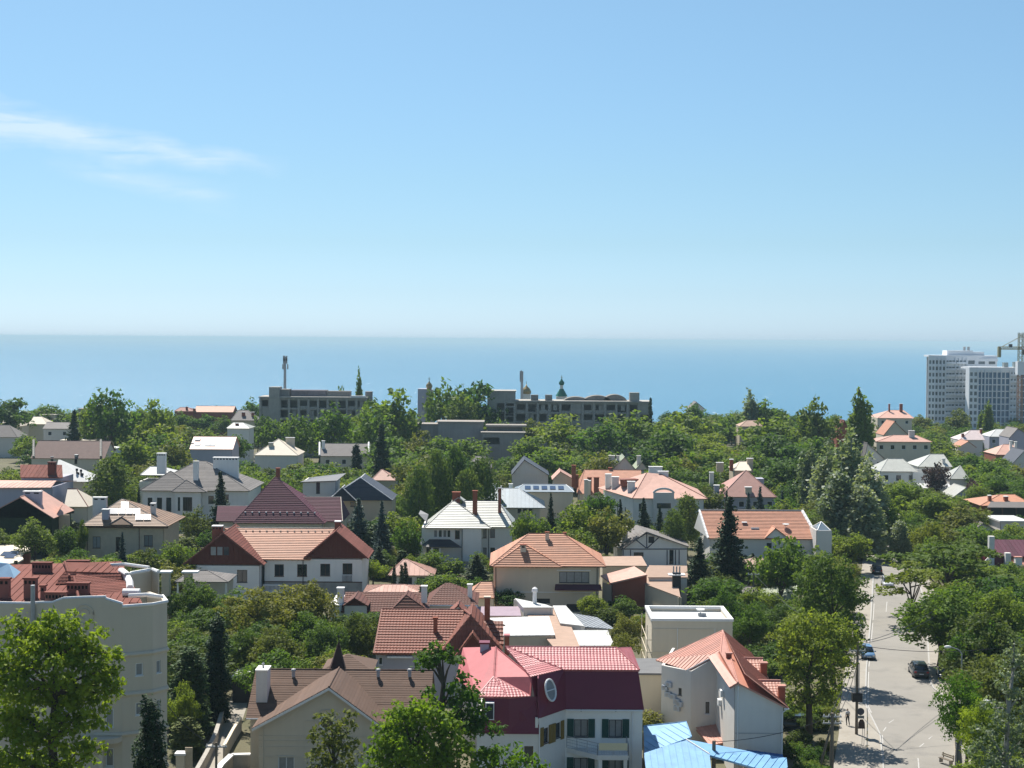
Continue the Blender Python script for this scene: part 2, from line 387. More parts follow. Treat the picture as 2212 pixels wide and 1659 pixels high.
def hip(h, X0, X1, Y0, Y1, ze, rx0, rx1, ry, zr, m, cm=None, gm=None, caps=True, **st):
    """roof with its ridge along x; an end with the ridge at the wall is a gable"""
    A, Bq, C, D = (X0, Y0, ze), (X1, Y0, ze), (X1, Y1, ze), (X0, Y1, ze); r0, r1 = (rx0, ry, zr), (rx1, ry, zr)
    bs = {k: v for k, v in st.items() if k in ('th', 'name')}
    pyr = abs(rx1 - rx0) < .05
    slope(h, [A, Bq, r1] if pyr else [A, Bq, r1, r0], m, **st)
    slope(h, [C, D, r0] if pyr else [C, D, r0, r1], m, **bs)
    if rx1 < X1 - .05: slope(h, [Bq, C, r1], m, **st)
    elif gm: gable(h, (X1 - .35, Y0 + .35, ze), (X1 - .35, Y1 - .35, ze), (X1 - .35, ry, zr - .2), gm)
    if rx0 > X0 + .05: slope(h, [D, A, r0], m, **st)
    elif gm: gable(h, (X0 + .35, Y1 - .35, ze), (X0 + .35, Y0 + .35, ze), (X0 + .35, ry, zr - .2), gm)
    if caps:
        cm = cm or m
        if not pyr: cap(h, r0, r1, cm)
        if rx1 < X1 - .05: cap(h, Bq, r1, cm)
        if rx0 > X0 + .05: cap(h, A, r0, cm)
def hipy(h, X0, X1, Y0, Y1, ze, ry0, ry1, rx, zr, m, cm=None, gm=None, caps=True, fe=None, **st):
    """roof with its ridge along y"""
    A, Bq, C, D = (X0, Y0, ze), (X1, Y0, ze), (X1, Y1, ze), (X0, Y1, ze); r0, r1 = (rx, ry0, zr), (rx, ry1, zr)
    bs = {k: v for k, v in st.items() if k in ('th', 'name')}
    slope(h, [Bq, C, r1, r0], m, **st); slope(h, [D, A, r0, r1], m, **st)
    if ry0 > Y0 + .05: slope(h, [A, Bq, r0], m, **st)
    elif gm: gable(h, (X0 + .3, Y0 + .35, ze), (X1 - .3, Y0 + .35, ze), (rx, Y0 + .35, zr - .2), gm)
    if ry1 < Y1 - .05: slope(h, [C, D, r1], m, **bs)
    if caps:
        cm = cm or m; cap(h, r0, r1, cm)
        if ry0 > Y0 + .05: cap(h, A, r0, cm); cap(h, Bq, r0, cm)
def gable(h, a, b, c, m, th=.24, name='gable_wall'):
    a, b, c = Vector(a), Vector(b), Vector(c); n = (b - a).cross(c - a).normalized()
    bb = B(); bb.prism([a, b, c], -n * th); return bb.mk(name, m, h.o)
def chim(h, x0, x1, z0, z1, y, d, m, cm=None, pots=0, slots=0, over=.08):
    b = B(); b.box(x0, x1, y, y + d, z0, z1 - .14); o = b.mk('chimney', m, h.o)
    c = B(); c.box(x0 - over, x1 + over, y - over, y + d + over, z1 - .137, z1); c.mk('chimney_cap', cm or m_capw, o)
    if slots:
        w = (x1 - x0) / slots
        for i in range(slots):
            k = B(); cx = x0 + w * (i + .5); k.box(cx - w * .28, cx + w * .28, y - .012, y + .05, z1 - .5, z1 - .25); k.mk('flue_slot', m_black, o)
    for i in range(pots):
        cx = x0 + (x1 - x0) * (i + .5) / pots; k = B(); k.lathe(cx, y + d / 2, [(.1, z1), (.1, z1 + .35), (.16, z1 + .36), (.02, z1 + .5)], 8); k.mk('flue_pipe', m_steel, o)
    return o
def chimp(h, u0, u1, v0, v1, y, m, cm=None, d=None, **k):
    a = h.L(u0, (v0 + v1) / 2, y); b = h.L(u1, (v0 + v1) / 2, y); z1 = h.L((u0 + u1) / 2, v0, y).z; z0 = h.L((u0 + u1) / 2, v1, y).z
    return chim(h, a.x, b.x, z0 - .8, z1, y, d or min(max(.45, (b.x - a.x) * .8), .9), m, cm, **k)
def pipe(h, pts, r, m, name='downpipe'): return B().tube(pts, r, 6).mk(name, m, h.o)
def gut(h, X0, X1, y, z, m=None, r=.07): return pipe(h, [(X0, y - .05, z - .05), (X1, y - .05, z - .05)], r, m or m_gutter, 'gutter')
def boxp(h, name, x0, x1, y0, y1, z0, z1, m, parent=None): return B().box(x0, x1, y0, y1, z0, z1).mk(name, m, parent or h.o)
# ================================================================== the setting
def interp(tab, k):
    tab = sorted(tab)
    if k <= tab[0][0]: return tab[0][1]
    for (a, p), (b, q) in zip(tab, tab[1:]):
        if a <= k <= b: return p + (q - p) * (k - a) / (b - a)
    return tab[-1][1]
def coast(x): return 700 + 14 * math.sin(x * .013) + 10 * math.sin(x * .037 + 1) + max(0, min(1, (x - 90) / 80)) * 35
m_ground = mat('dry garden ground', (.115, .105, .062), .95, .35, .09, .25, .4, 3, wear=((.06, .075, .028), .8, .12))
vs, fs = [], []
xs = [-900 + 30 * i for i in range(61)]; rows = [(-200, 0), (100, 0), (300, 0), (500, 0), (600, 0), (None, 0, -14), (None, 0, 0), (None, -8, 10), (None, -20, 26), (None, -30, 60), (None, -37, 120), (None, -45, 260)]
for r_ in rows:
    for x in xs:
        if r_[0] is not None: vs.append((x, r_[0], r_[1]))
        else: vs.append((x, coast(x) + r_[2], r_[1] + (0 if r_[1] == 0 else 1.5 * math.sin(x * .09))))
nx = len(xs)
for j in range(len(rows) - 1):
    for i in range(nx - 1): a = j * nx + i; fs.append((a, a + 1, a + nx + 1, a + nx))
tag(mk('ground', vs, fs, m_ground), 'dry garden ground between the houses', None, kind='structure')
# sea
ms = bpy.data.materials.new('sea water'); ms.use_nodes = True; nt = ms.node_tree; b_ = nt.nodes['Principled BSDF']
b_.inputs['Base Color'].default_value = (.045, .165, .27, 1); b_.inputs['Roughness'].default_value = .28; b_.inputs['Specular IOR Level'].default_value = .22
t_ = N(nt, 'ShaderNodeTexCoord'); mp_ = N(nt, 'ShaderNodeMapping'); mp_.inputs['Scale'].default_value = (.02, .05, .05); nt.links.new(t_.outputs['Object'], mp_.inputs[0])
nz_ = N(nt, 'ShaderNodeTexNoise', i_Scale=6., i_Detail=6., i_Roughness=.6); nt.links.new(mp_.outputs[0], nz_.inputs['Vector'])
bp_ = N(nt, 'ShaderNodeBump', i_Strength=.9, i_Distance=2.); nt.links.new(nz_.outputs[0], bp_.inputs['Height']); nt.links.new(bp_.outputs[0], b_.inputs['Normal'])
mp2_ = N(nt, 'ShaderNodeMapping'); mp2_.inputs['Scale'].default_value = (.00022, .0011, 1); nt.links.new(t_.outputs['Object'], mp2_.inputs[0])
nz2_ = N(nt, 'ShaderNodeTexNoise', i_Scale=1., i_Detail=4.); nt.links.new(mp2_.outputs[0], nz2_.inputs['Vector'])
mx_ = N(nt, 'ShaderNodeMixRGB'); mx_.inputs[1].default_value = (.035, .145, .24, 1); mx_.inputs[2].default_value = (.06, .19, .285, 1); nt.links.new(nz2_.outputs[0], mx_.inputs[0]); 
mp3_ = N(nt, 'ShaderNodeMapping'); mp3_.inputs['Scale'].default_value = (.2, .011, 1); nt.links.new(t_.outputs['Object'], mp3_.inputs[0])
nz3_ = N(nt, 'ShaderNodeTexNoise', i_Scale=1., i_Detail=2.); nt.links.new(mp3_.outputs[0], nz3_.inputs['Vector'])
glint_ = N(nt, 'ShaderNodeMath', operation='MULTIPLY_ADD', use_clamp=True); nt.links.new(nz3_.outputs[0], glint_.inputs[0]); glint_.inputs[1].default_value = 14.; glint_.inputs[2].default_value = -14 * .69
mx3_ = N(nt, 'ShaderNodeMixRGB'); mx3_.inputs[2].default_value = (.6, .66, .7, 1); nt.links.new(glint_.outputs[0], mx3_.inputs[0]); nt.links.new(mx_.outputs[0], mx3_.inputs[1]); nt.links.new(mx3_.outputs[0], b_.inputs['Base Color'])  # sun sparkle on the water, painted as pale flecks in the base colour
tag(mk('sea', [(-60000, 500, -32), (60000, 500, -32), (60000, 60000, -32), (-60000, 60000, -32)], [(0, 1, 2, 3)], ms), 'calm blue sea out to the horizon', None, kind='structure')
# road, pavements, markings
RL = [(1720, 1917), (1640, 1908), (1588, 1903), (1550, 1884), (1524, 1871), (1447, 1873), (1334, 1883), (1247, 1888), (1208, 1884), (1182, 1881), (1150, 1880), (1120, 1886), (1090, 1900)]
RR = [(1720, 2104), (1640, 2086), (1601, 2070), (1540, 2054), (1508, 2041), (1485, 2012), (1466, 2007), (1334, 2000), (1280, 1990), (1247, 1978), (1208, 1952), (1182, 1926), (1150, 1916), (1120, 1916), (1090, 1928)]
PL = [(1720, 1790), (1588, 1812), (1524, 1815), (1447, 1825), (1334, 1845), (1247, 1860), (1182, 1866), (1090, 1886)]
PR = [(1720, 2190), (1601, 2130), (1508, 2090), (1466, 2058), (1334, 2040), (1247, 2005), (1208, 1976), (1182, 1948), (1090, 1945)]
m_asph = mat('sun bleached asphalt', (.24, .225, .20), .92, .16, .18, .08, .3, 30, wear=((.155, .148, .138), .7, .22))
m_pave = mat('pale worn pavement', (.30, .275, .235), .92, .14, .5, .1, .3, 20, wear=((.22, .19, .15), .5, .6))
m_kerb = mat('concrete kerb', (.36, .35, .33), .9, .12, 2, .1)
m_paint = mat('worn road paint', (.42, .41, .39), .8, .15, 2, .15, wear=((.25, .24, .22), .9, 1.2))
def strip(a, b, z, za=None, v0=1090, v1=1720, st=8):
    vs, fs = [], []; v = v1
    while v >= v0 - .1:
        p, q = G(interp(a, v), v), G(interp(b, v), v); vs += [(p.x, p.y, z), (q.x, q.y, z)]; v -= st
    return vs, [(2 * i, 2 * i + 1, 2 * i + 3, 2 * i + 2) for i in range(len(vs) // 2 - 1)]
v_, f_ = strip(RL, RR, .012); tag(mk('road', v_, f_, m_asph), 'sun bleached asphalt street running down to the sea', None, kind='structure')
def slab(name, a, b, z, m, label, **k):
    v, f = strip(a, b, z, **k); n = len(v); vv = v + [(p[0], p[1], -.05) for p in v]
    ff = list(f)
    for i in range(n // 2 - 1): ff += [(2 * i, 2 * i + 2, 2 * i + 2 + n, 2 * i + n), (2 * i + 1, 2 * i + 1 + n, 2 * i + 3 + n, 2 * i + 3)]
    ff += [(0, n, n + 1, 1)]
    return tag(mk(name, vv, ff, m), label, None, kind='structure')
KL = [(k, u - 3.2) for k, u in RL]; KR = [(k, u + 3.2) for k, u in RR]
slab('pavement_left', PL, KL, .10, m_pave, 'pale worn pavement along the left of the street')
slab('pavement_right', KR, PR, .10, m_pave, 'pale pavement along the right of the street')
slab('kerb_left', KL, RL, .125, m_kerb, 'concrete kerb along the left of the street')
slab('kerb_right', RR, KR, .125, m_kerb, 'concrete kerb along the right of the street')
k_ = 0
def dash(u0, v0, u1, v1, w=.10):
    p, q = G(u0, v0), G(u1, v1); d = (q - p).normalized(); s = Vector((-d.y, d.x, 0)) * (w / 2)
    o = mk('road_marking', [(c.x, c.y, .02) for c in (p - s, p + s, q + s, q - s)], [(0, 1, 2, 3)], m_paint); o['kind'] = 'structure'
for a, b in ((1540, 1452), (1440, 1392), (1386, 1346), (1340, 1304)):
    for i in range(6):
        va, vb = a + (b - a) * i / 6, a + (b - a) * (i + 1) / 6; dash(interp(RL, va) + 3.5, va, interp(RL, vb) + 3.5, vb)
for q in ((1909, 1648, 1908, 1620), (1907, 1606, 1906, 1588), (1908, 1580, 1914, 1571), (1920, 1562, 1931, 1555), (1985, 1660, 1983, 1638), (1986, 1614, 1996, 1606), (2006, 1597, 2014, 1590), (1916, 1300, 1914, 1322)): dash(*q)
# the alley lower left
AL = [(1720, 395), (1659, 424), (1645, 442), (1601, 460), (1549, 477), (1524, 493), (1505, 500), (1490, 505)]; AR = [(1720, 450), (1659, 474), (1630, 492), (1601, 507), (1560, 522), (1527, 533), (1505, 536), (1490, 536)]
v_, f_ = strip(AL, AR, .02, v0=1495, v1=1715); tag(mk('path', v_, f_, m_pave), 'sunlit alley between the trees and the gabled beige house', None, kind='structure')
# ================================================================== buildings
r_shingle = roofm('brown bitumen shingle', (.125, .078, .056), .85)
r_dkbrown = roofm('dark brown clay tile', (.115, .042, .028), .7)
r_brtile = roofm('red brown clay tile', (.20, .07, .045), .65)
r_orange = roofm('orange clay tile', (.42, .195, .115), .6, wear=((.33, .17, .115), .5, .7))
r_orange2 = roofm('weathered orange clay tile', (.44, .215, .14), .75, wear=((.30, .17, .12), .5, 1.2))
r_salmon = roofm('salmon metal tile', (.46, .215, .155), .5, spec=.4, wear=((.40, .18, .13), .5, .5))
r_salmonp = roofm('pale salmon metal sheet', (.47, .275, .215), .65)
r_plum = roofm('dark plum tile', (.085, .026, .042), .75, spec=.2)
r_pinkm = roofm('glossy crimson metal tile', (.40, .12, .125), .52, spec=.4, objvar=.08)
r_rust = roofm('rust red metal sheet', (.185, .072, .056), .85, spec=.1, wear=((.14, .06, .05), .6, .8))
r_grey = roofm('grey shingle', (.17, .155, .145), .8)
r_slate = roofm('dark slate', (.055, .056, .066), .5, spec=.4)
r_bluegrey = roofm('blue grey metal', (.15, .20, .24), .45, spec=.5)
r_pale = roofm('pale glazed grey tile', (.40, .40, .35), .42, spec=.6)
r_whitem = roofm('white metal sheet', (.50, .50, .48), .65, objvar=.03, var=.1)
r_cream = roofm('cream sheet roof', (.56, .49, .39), .65, objvar=.04, var=.08)
r_tan = roofm('tan felt roof', (.36, .25, .19), .9)
r_lilac = roofm('mauve felt roof', (.30, .23, .27), .8)
r_greenm = roofm('grey green corrugated sheet', (.27, .30, .22), .7)
r_blue = roofm('light blue painted metal', (.17, .36, .57), .55, spec=.4, objvar=.04, wear=((.10, .22, .38), .5, .9))
r_bluem = roofm('deep blue painted metal', (.03, .13, .33), .5, objvar=.04)
m_shutg = mat('dark green shutter', (.008, .055, .045), .6, .1, 3, .05)
m_shuty = mat('ochre wood shutter', (.20, .13, .03), .7, .15, 4, .1)
m_timb2 = mat('blue black timber', (.035, .045, .085), .7, .1, 3, .05)
m_ivy = None
TILE = dict(row=.36); NEAR = dict(row=.36, rib=.30, amp=.045, lift=.04)

# --- crimson mansard house in front (the largest of the foreground)
h = house('mansard_house', 'white house with dark maroon mansard walls and crimson tiled roof, green shutters', 1300, 136)
FR = 0.; Z = lambda v, y=0.: h.z(v, y, 1290)
xR0, xR1 = h.x(1222, 0, 1530), h.x(1388, 0, 1530); ze, zt, zr = Z(1531), Z(1447, .9), Z(1399, 3.9)
dk = 11.
Q = h.L(1163, 1585, -3.4); xa, ya = Q.x, -3.4                      # corner of the lower left block
zl = h.L(1163, 1585, ya).z; ltop = h.L(1146, 1500, ya + .8)
wins = [(1240, 1270, 1554, 1592), (1315, 1344, 1554, 1592)]
ops = []
for u0, u1, v0, v1 in wins:
    a, b = h.x(u0, 0, 1570), h.x(u1, 0, 1570); ops.append((a - xR0, b - xR0, Z(v1), Z(v0), 'd1c'))
ops += [(o[0], o[1], .3, 2.5, 'd1c') for o in ops]
wall(h, (xR0, 0), (xR1, 0), 0, ze, m_white, ops)
for o in list(ops):
    for s, e_ in ((o[0] - .62, o[0] - .02), (o[1] + .02, o[1] + .62)):
        b = B(); b.box(xR0 + s, xR0 + e_, -.09, -.03, o[2] - .05, o[3] + .05)
        for k in range(9): zz = o[2] + (o[3] - o[2]) * (k + .5) / 9; b.box(xR0 + s + .06, xR0 + e_ - .06, -.11, -.09, zz - .05, zz + .05)
        b.mk('shutter', m_shutg, h.o)
for o in ops[:2]:
    c = xR0 + (o[0] + o[1]) / 2; b = B(); b.box(c - .07, c + .07, -.16, -.003, o[3] + .75, o[3] + 1.05); b.mk('wall_lamp', m_fd, h.o)
# angled bay wall
aln = math.hypot(xR0 - xa, ya)
sh = [(aln * .12, aln * .46, Z(1597), Z(1556), ''), ]
wall(h, (xa, ya), (xR0 - .003, 0), 0, ze, m_white2, [(aln * .18, aln * .36, Z(1590), Z(1558), 'b'), (aln * .62, aln * .80, Z(1588), Z(1556), 'd')])
aw = Vector((xR0 - xa, -ya, 0)).normalized(); ao = Vector((aw.y, -aw.x, 0))
for s0, s1 in ((.04, .17), (.37, .49), (.50, .61), (.81, .93)):
    p, q = Vector((xa, ya, 0)) + aw * (aln * s0) + ao * .02, Vector((xa, ya, 0)) + aw * (aln * s1) + ao * .02
    b = B(); b.prism([p + Vector((0, 0, Z(1594))), q + Vector((0, 0, Z(1594))), q + Vector((0, 0, Z(1554))), p + Vector((0, 0, Z(1554)))], ao * .06); b.mk('shutter', m_shuty, h.o)
# right side and back
wall(h, (xR1, 0.003), (xR1, dk), 0, ze, m_white); wall(h, (xR1, dk), (xa - 7, dk), 0, ze, m_white)
# lower left block
xl0 = h.x(1030, ya, 1590)
wall(h, (xl0, ya), (xa - .003, ya), 0, zl, m_white2, [(h.x(1140, ya, 1600) - .3 - xl0, h.x(1152, ya, 1600) - xl0, zl - 2.6, zl - 1.1, 'b')])
wall(h, (xl0, dk), (xl0, ya + .003), 0, zl, m_white2)
wall(h, (xa, ya + .003), (xa + .01, -ya * .2), zl - 1.2, ze, m_white)
# mansard faces (steep standing planes of maroon sheet)
def face(name, pts, m, th=.12, parent=None):
    pts = [Vector(p) for p in pts]; n = (pts[1] - pts[0]).cross(pts[2] - pts[1]).normalized(); b = B(); b.prism(pts, -n * th); return b.mk(name, m, parent or h.o)
T0, T1 = (xR0 - .05, .9, zt), (xR1 - .35, .9, zt)
ta = h.L(1149, 1457, ya + 1.6); TA = (ta.x, ya + 1.6, zt)
face('mansard_wall', [(xR0, -.25, ze), (xR1 + .12, -.25, ze), T1, T0], m_maroon)
face('mansard_wall', [(xa + .05, ya - .1, ze - .05), (xR0, -.25, ze - .003), T0, TA], m_maroon)
face('mansard_wall', [(xR1 + .12, -.25, ze), (xR1 + .12, dk, ze), (xR1 - .35, dk - .8, zt), T1], m_maroon)
LT = h.L(1099, 1506, ya + .4)
zlt = LT.z
face('mansard_wall', [(h.x(1099, ya, 1599), ya - .15, zl), (xa + .1, ya - .15, zl), (xa + .02, ya + .75, zlt), (LT.x, ya + .4, zlt)], m_maroon)
face('mansard_wall', [(xl0, ya - .05, zl), (h.x(1099, ya, 1599), ya - .15, zl - .002), (LT.x, ya + .4, zlt), (xl0 + .6, ya + .6, zlt)], m_maroon)
face('mansard_wall', [(xa + .1, ya - .15, zl), (xa + .1, 2.5, zl), (xa + .03, 2.5, zt - .02), (xa + .02, ya + .75, zt - .02)], m_maroon)
# little tall window in the lower mansard and the oval window
wc = h.L(1058, 1535, ya - .2); b = B(); b.box(wc.x - .38, wc.x + .38, ya - .12, ya + .5, wc.z - .85, wc.z + .65); o = b.mk('window', m_fw, h.o)
B().box(wc.x - .3, wc.x + .3, ya - .14, ya - .11, wc.z - .77, wc.z + .57).mk('pane', m_glass, o)
oc = h.L(1187, 1491, ya + 1.6); nrm = ao * .95 + Vector((0, 0, .25)); nrm.normalize(); tz = Vector((0, 0, 1)) - nrm * nrm.z; tz.normalize()
b = B(); ring = [oc + aw * (math.cos(t) * .72) + tz * (math.sin(t) * .95) + nrm * .12 for t in [2 * math.pi * i / 24 for i in range(24)]]; b.tube(ring + ring[:2], .09, 6); o = b.mk('oval_window', m_fw, h.o)
b = B(); b.prism([oc + aw * (math.cos(t) * .68) + tz * (math.sin(t) * .91) + nrm * .10 for t in [2 * math.pi * i / 24 for i in range(24)]], -nrm * .05); b.mk('pane', m_curt, o)
b = B(); b.tube([oc - aw * .68 + nrm * .14, oc + aw * .68 + nrm * .14], .05, 6); b.mk('glazing_bar', m_fw, o)
# upper roofs
ridL = h.L(1091, 1398, 3.9); RL0 = (ridL.x, 3.9, zr); RR0 = (h.x(1331, 3.9, 1399), 3.9, zr)
slope(h, [(xR0 - .3, .7, zt + .02), (xR1 - .25, .7, zt + .02), RR0, RL0], r_pinkm, **NEAR)
slope(h, [(TA[0] - .1, TA[1] - .2, zt - .05), (xR0 - .3, .7, zt + .02), RL0], r_pinkm, **NEAR)
slope(h, [(xR1 - .25, .7, zt + .02), (xR1 - .25, dk, zt + .02), RR0], r_pinkm, **NEAR)
slope(h, [(xR1 - .25, dk, zt), (ridL.x, dk, zt), RL0, RR0], r_pinkm)
cap(h, RL0, RR0, r_pinkm); cap(h, (xR1 - .25, .7, zt + .05), RR0, r_pinkm); cap(h, (xR0 - .3, .7, zt + .05), RL0, r_pinkm)
PK = h.L(1071, 1401, 4.2); PKt = (PK.x, 4.2, zr - .05); mid = h.L(1067, 1462, ya + 3.2); MID = (mid.x, ya + 3.2, mid.z)
rb = h.L(1146, 1497, ya + .75); RB = (rb.x, ya + .75, zlt + .02)
m_crims = roofm('smooth crimson sheet', (.40, .115, .12), .62, spec=.22)
face('roof', [RB, (TA[0], TA[1], zt - .04), PKt, MID], m_crims, .1)
slope(h, [(LT.x - .1, ya + .3, zlt + .01), (RB[0], RB[1] - .1, zlt + .01), MID], r_pinkm, **NEAR)
slope(h, [(h.x(1030, ya + .5, 1508), ya + .5, zlt), (LT.x - .1, ya + .3, zlt + .01), MID], r_pinkm, **NEAR)
lf = h.L(985, 1462, 3.); face('roof', [(lf.x, 3., zlt + .3), (h.x(1030, ya + .5, 1508), ya + .5, zlt), MID, PKt, (h.x(1000, 7, 1412), 7., zr - .7)], m_crims, .1)
cap(h, MID, PKt, m_crims); cap(h, MID, (LT.x - .1, ya + .3, zlt), r_pinkm); cap(h, MID, (h.x(1030, ya + .5, 1508), ya + .5, zlt), r_pinkm)
chimp(h, 1037, 1056, 1388, 1414, 4.5, m_lilac, m_maroon, d=1.0)
gut(h, xR0, xR1, -.3, ze - .02, m_capw); pipe(h, [(xR1 - .9, -.35, ze - .1), (xR1 - .9, -.12, ze - .5), (xR1 - .9, -.12, .1)], .055, m_capw)
pipe(h, [(xa + .1, ya - .16, ze), (xa + .1, ya - .12, .2)], .055, m_capw)
# balcony
zd = Z(1625, -1.5); bx0, bx1 = xR0 + .1, h.x(1357, -2.2, 1625); by = -2.5
bp = [(bx0, -.01), (h.x(1291, by, 1630), by), (bx1, by), (bx1, -.01)]
b = B(); b.prism([(x, y, zd - .42) for x, y in bp], (0, 0, .42)); b.mk('balcony_slab', m_white2, h.o)
for (x0, y0), (x1, y1) in zip(bp, bp[1:]):
    p, q = Vector((x0, y0, zd)), Vector((x1, y1, zd)); n = max(2, round((q - p).length / 1.1)); b = B()
    for zz in (.22, .5, .78, 1.05): b.tube([p + Vector((0, 0, zz)), q + Vector((0, 0, zz))], .022 if zz < 1 else .035, 5)
    for i in range(n + 1): c = p.lerp(q, i / n); b.tube([c, c + Vector((0, 0, 1.05))], .03, 5)
    for i in range(n * 6): c = p.lerp(q, (i + .5) / (n * 6)); b.tube([c + Vector((0, 0, .1)), c + Vector((0, 0, .78))], .009, 3, False)
    b.mk('railing', m_gutter, h.o)
b = B(); b.box(bp[1][0] + .1, bx1 - .1, by - .05, by - .035, zd + .45, zd + 1.1); b.mk('awning_cloth', mat('pale yellow cloth', (.62, .56, .38), .9, .06, 2, .04), h.o)
for x in (bp[1][0] + .25, bx1 - .25): boxp(h, 'post', x - .16, x + .16, by + .1, by + .42, 0, zd - .42, m_white)
foot(h, xl0, xR1, ya, dk); foot(h, bx0, bx1, by, 0)

# --- brown shingle gabled house, bottom centre left
h = house('gabled_house', 'grey beige gabled house with brown shingle roof, white chimney and round window', 690, 135)
x0, x1 = h.x(541, 3.5, 1560), h.x(921, 3.5, 1560); gx0, gx1 = h.x(560, 0, 1570), h.x(822, 0, 1570)
ze = h.z(1567, 0, 560); za = h.L(712, 1481, 0).z; zrg = h.L(728, 1447, 8.5).z
xm = h.x(712, 0, 1481)
rw = h.L(706, 1561, 0)
wall(h, (gx0, 0), (gx1, 0), 0, ze, m_greige, [(h.x(601, 0, 1640) - gx0, h.x(636, 0, 1640) - gx0, .6, h.z(1632, 0, 618), 'w1c')])
wall(h, (gx1, .003), (gx1, 4), 0, ze, m_greige); wall(h, (gx0, 4), (gx0, .003), 0, ze, m_greige)
b = B(); b.prism([(gx0, 0, ze), (gx1, 0, ze), (xm, 0, za - .15)], (0, .28, 0)); b.mk('gable_wall', m_greige, h.o)
for vv in (1590, 1600, 1613, 1634): boxp(h, 'string_course', gx0 - .03, gx1 + .03, -.05, -.002, h.z(vv, 0, 600) - .07, h.z(vv, 0, 600) + .03, m_greige)
b = B(); cr = [(rw.x + math.cos(t) * .62, -.06, rw.z + math.sin(t) * .62) for t in [2 * math.pi * i / 20 for i in range(22)]]; b.tube(cr, .07, 6); o = b.mk('round_window', m_fw, h.o)
B().prism([(rw.x + math.cos(t) * .6, -.03, rw.z + math.sin(t) * .6) for t in [2 * math.pi * i / 20 for i in range(20)]], (0, .025, 0)).mk('pane', m_glass, o)
b = B(); b.tube([(rw.x + math.cos(t) * 1.05, -.05, rw.z + .1 + math.sin(t) * 1.05) for t in [math.pi * i / 14 for i in range(15)]], .05, 5); b.mk('window_arch', m_greige, h.o)
for sx_ in (-1, 1): boxp(h, 'window_moulding', rw.x + sx_ * 1.5 - .45, rw.x + sx_ * 1.5 + .45, -.05, -.002, rw.z + .08, rw.z + .16, m_greige)
# main wing behind
wall(h, (x0, 3.5), (gx0 - .003, 3.5), 0, ze, m_greige); wall(h, (gx1 + .003, 3.5), (x1, 3.5), 0, ze, m_greige, [(2, 3, 1, 2.5, 'w')]); wall(h, (x1, 3.503), (x1, 13), 0, ze, m_greige); wall(h, (x0, 13), (x0, 3.503), 0, ze, m_greige); wall(h, (x1, 13), (x0, 13), 0, ze, m_greige)
hip(h, x0 - .35, x1 + .35, 3.0, 13.5, ze - .1, x0 - .35, x1 + .35, 8.5, zrg, r_shingle, gm=m_greige, row=.30, lift=.03)
hipy(h, gx0 - .55, gx1 + .55, -.55, 7.5, ze - .12, -.55, 7.5, xm, za, r_shingle, row=.30, lift=.03)
for s, xe in ((1, gx0 - .55), (-1, gx1 + .55)):        # pale verge boards
    B().prism([(xe, -.6, ze - .40), (xm, -.6, za - .30), (xm, -.6, za - .06), (xe, -.6, ze - .16)], (0, .06, 0)).mk('verge_board', m_capw, h.o)
chimp(h, 553, 577, 1447, 1507, 4.7, m_white2, m_white, d=1.9, pots=1)
sp = h.L(732, 1383, 9.5); bz = h.L(728, 1464, 9.).z - .6
b = B(); b.add([(h.x(703, 8, 1464), 8., bz), (h.x(754, 8, 1464), 8., bz), (h.x(754, 11, 1464), 11., bz), (h.x(703, 11, 1464), 11., bz), (sp.x, 9.5, sp.z)], [(0, 1, 4), (1, 2, 4), (2, 3, 4), (3, 0, 4), (3, 2, 1, 0)]); b.mk('spire_roof', roofm('dark brown spire shingle', (.045, .022, .018), .8), h.o)
B().lathe(sp.x, 9.5, [(.05, sp.z - .3), (.04, sp.z + .35), (.09, sp.z + .4), (.01, sp.z + .55)], 8).mk('finial', m_fd, h.o)
bk0, bk1, ba = h.L(693, 1450, 11.5), h.L(806, 1450, 11.5), h.L(752, 1412, 14.)
slope(h, [(bk0.x, 11.5, bk0.z), (bk1.x, 11.5, bk0.z), (ba.x, 14., ba.z)], r_shingle, row=.3, lift=.03)
slope(h, [(bk1.x, 11.5, bk0.z), (bk1.x, 17., bk0.z), (ba.x, 14., ba.z)], r_shingle); slope(h, [(bk0.x, 17., bk0.z), (bk0.x, 11.5, bk0.z), (ba.x, 14., ba.z)], r_shingle)
for u in (634, 817, 885):
    p = h.L(u, 1453, 7.6); B().lathe(p.x, 7.6, [(.16, p.z - .4), (.16, p.z + .15), (.24, p.z + .17), (.2, p.z + .35), (.02, p.z + .4)], 10).mk('roof_vent', m_gutter, h.o)
for u, v in ((708, 1474), (714, 1484), (733, 1474), (728, 1484)):
    p = h.L(u, v, 1.8 if v > 1480 else 3.4); boxp(h, 'roof_vent', p.x - .12, p.x + .12, p.y - .2, p.y + .2, p.z - .2, p.z + .08, m_fd)
gut(h, x0 - .3, gx0 - .5, 3.0, ze - .12, m_capw); pipe(h, [(gx0 + .35, -.06, ze - .2), (gx0 + .35, -.06, .1)], .05, m_greige)
foot(h, x0, x1, 3, 13.5); foot(h, gx0, gx1, 0, 4)

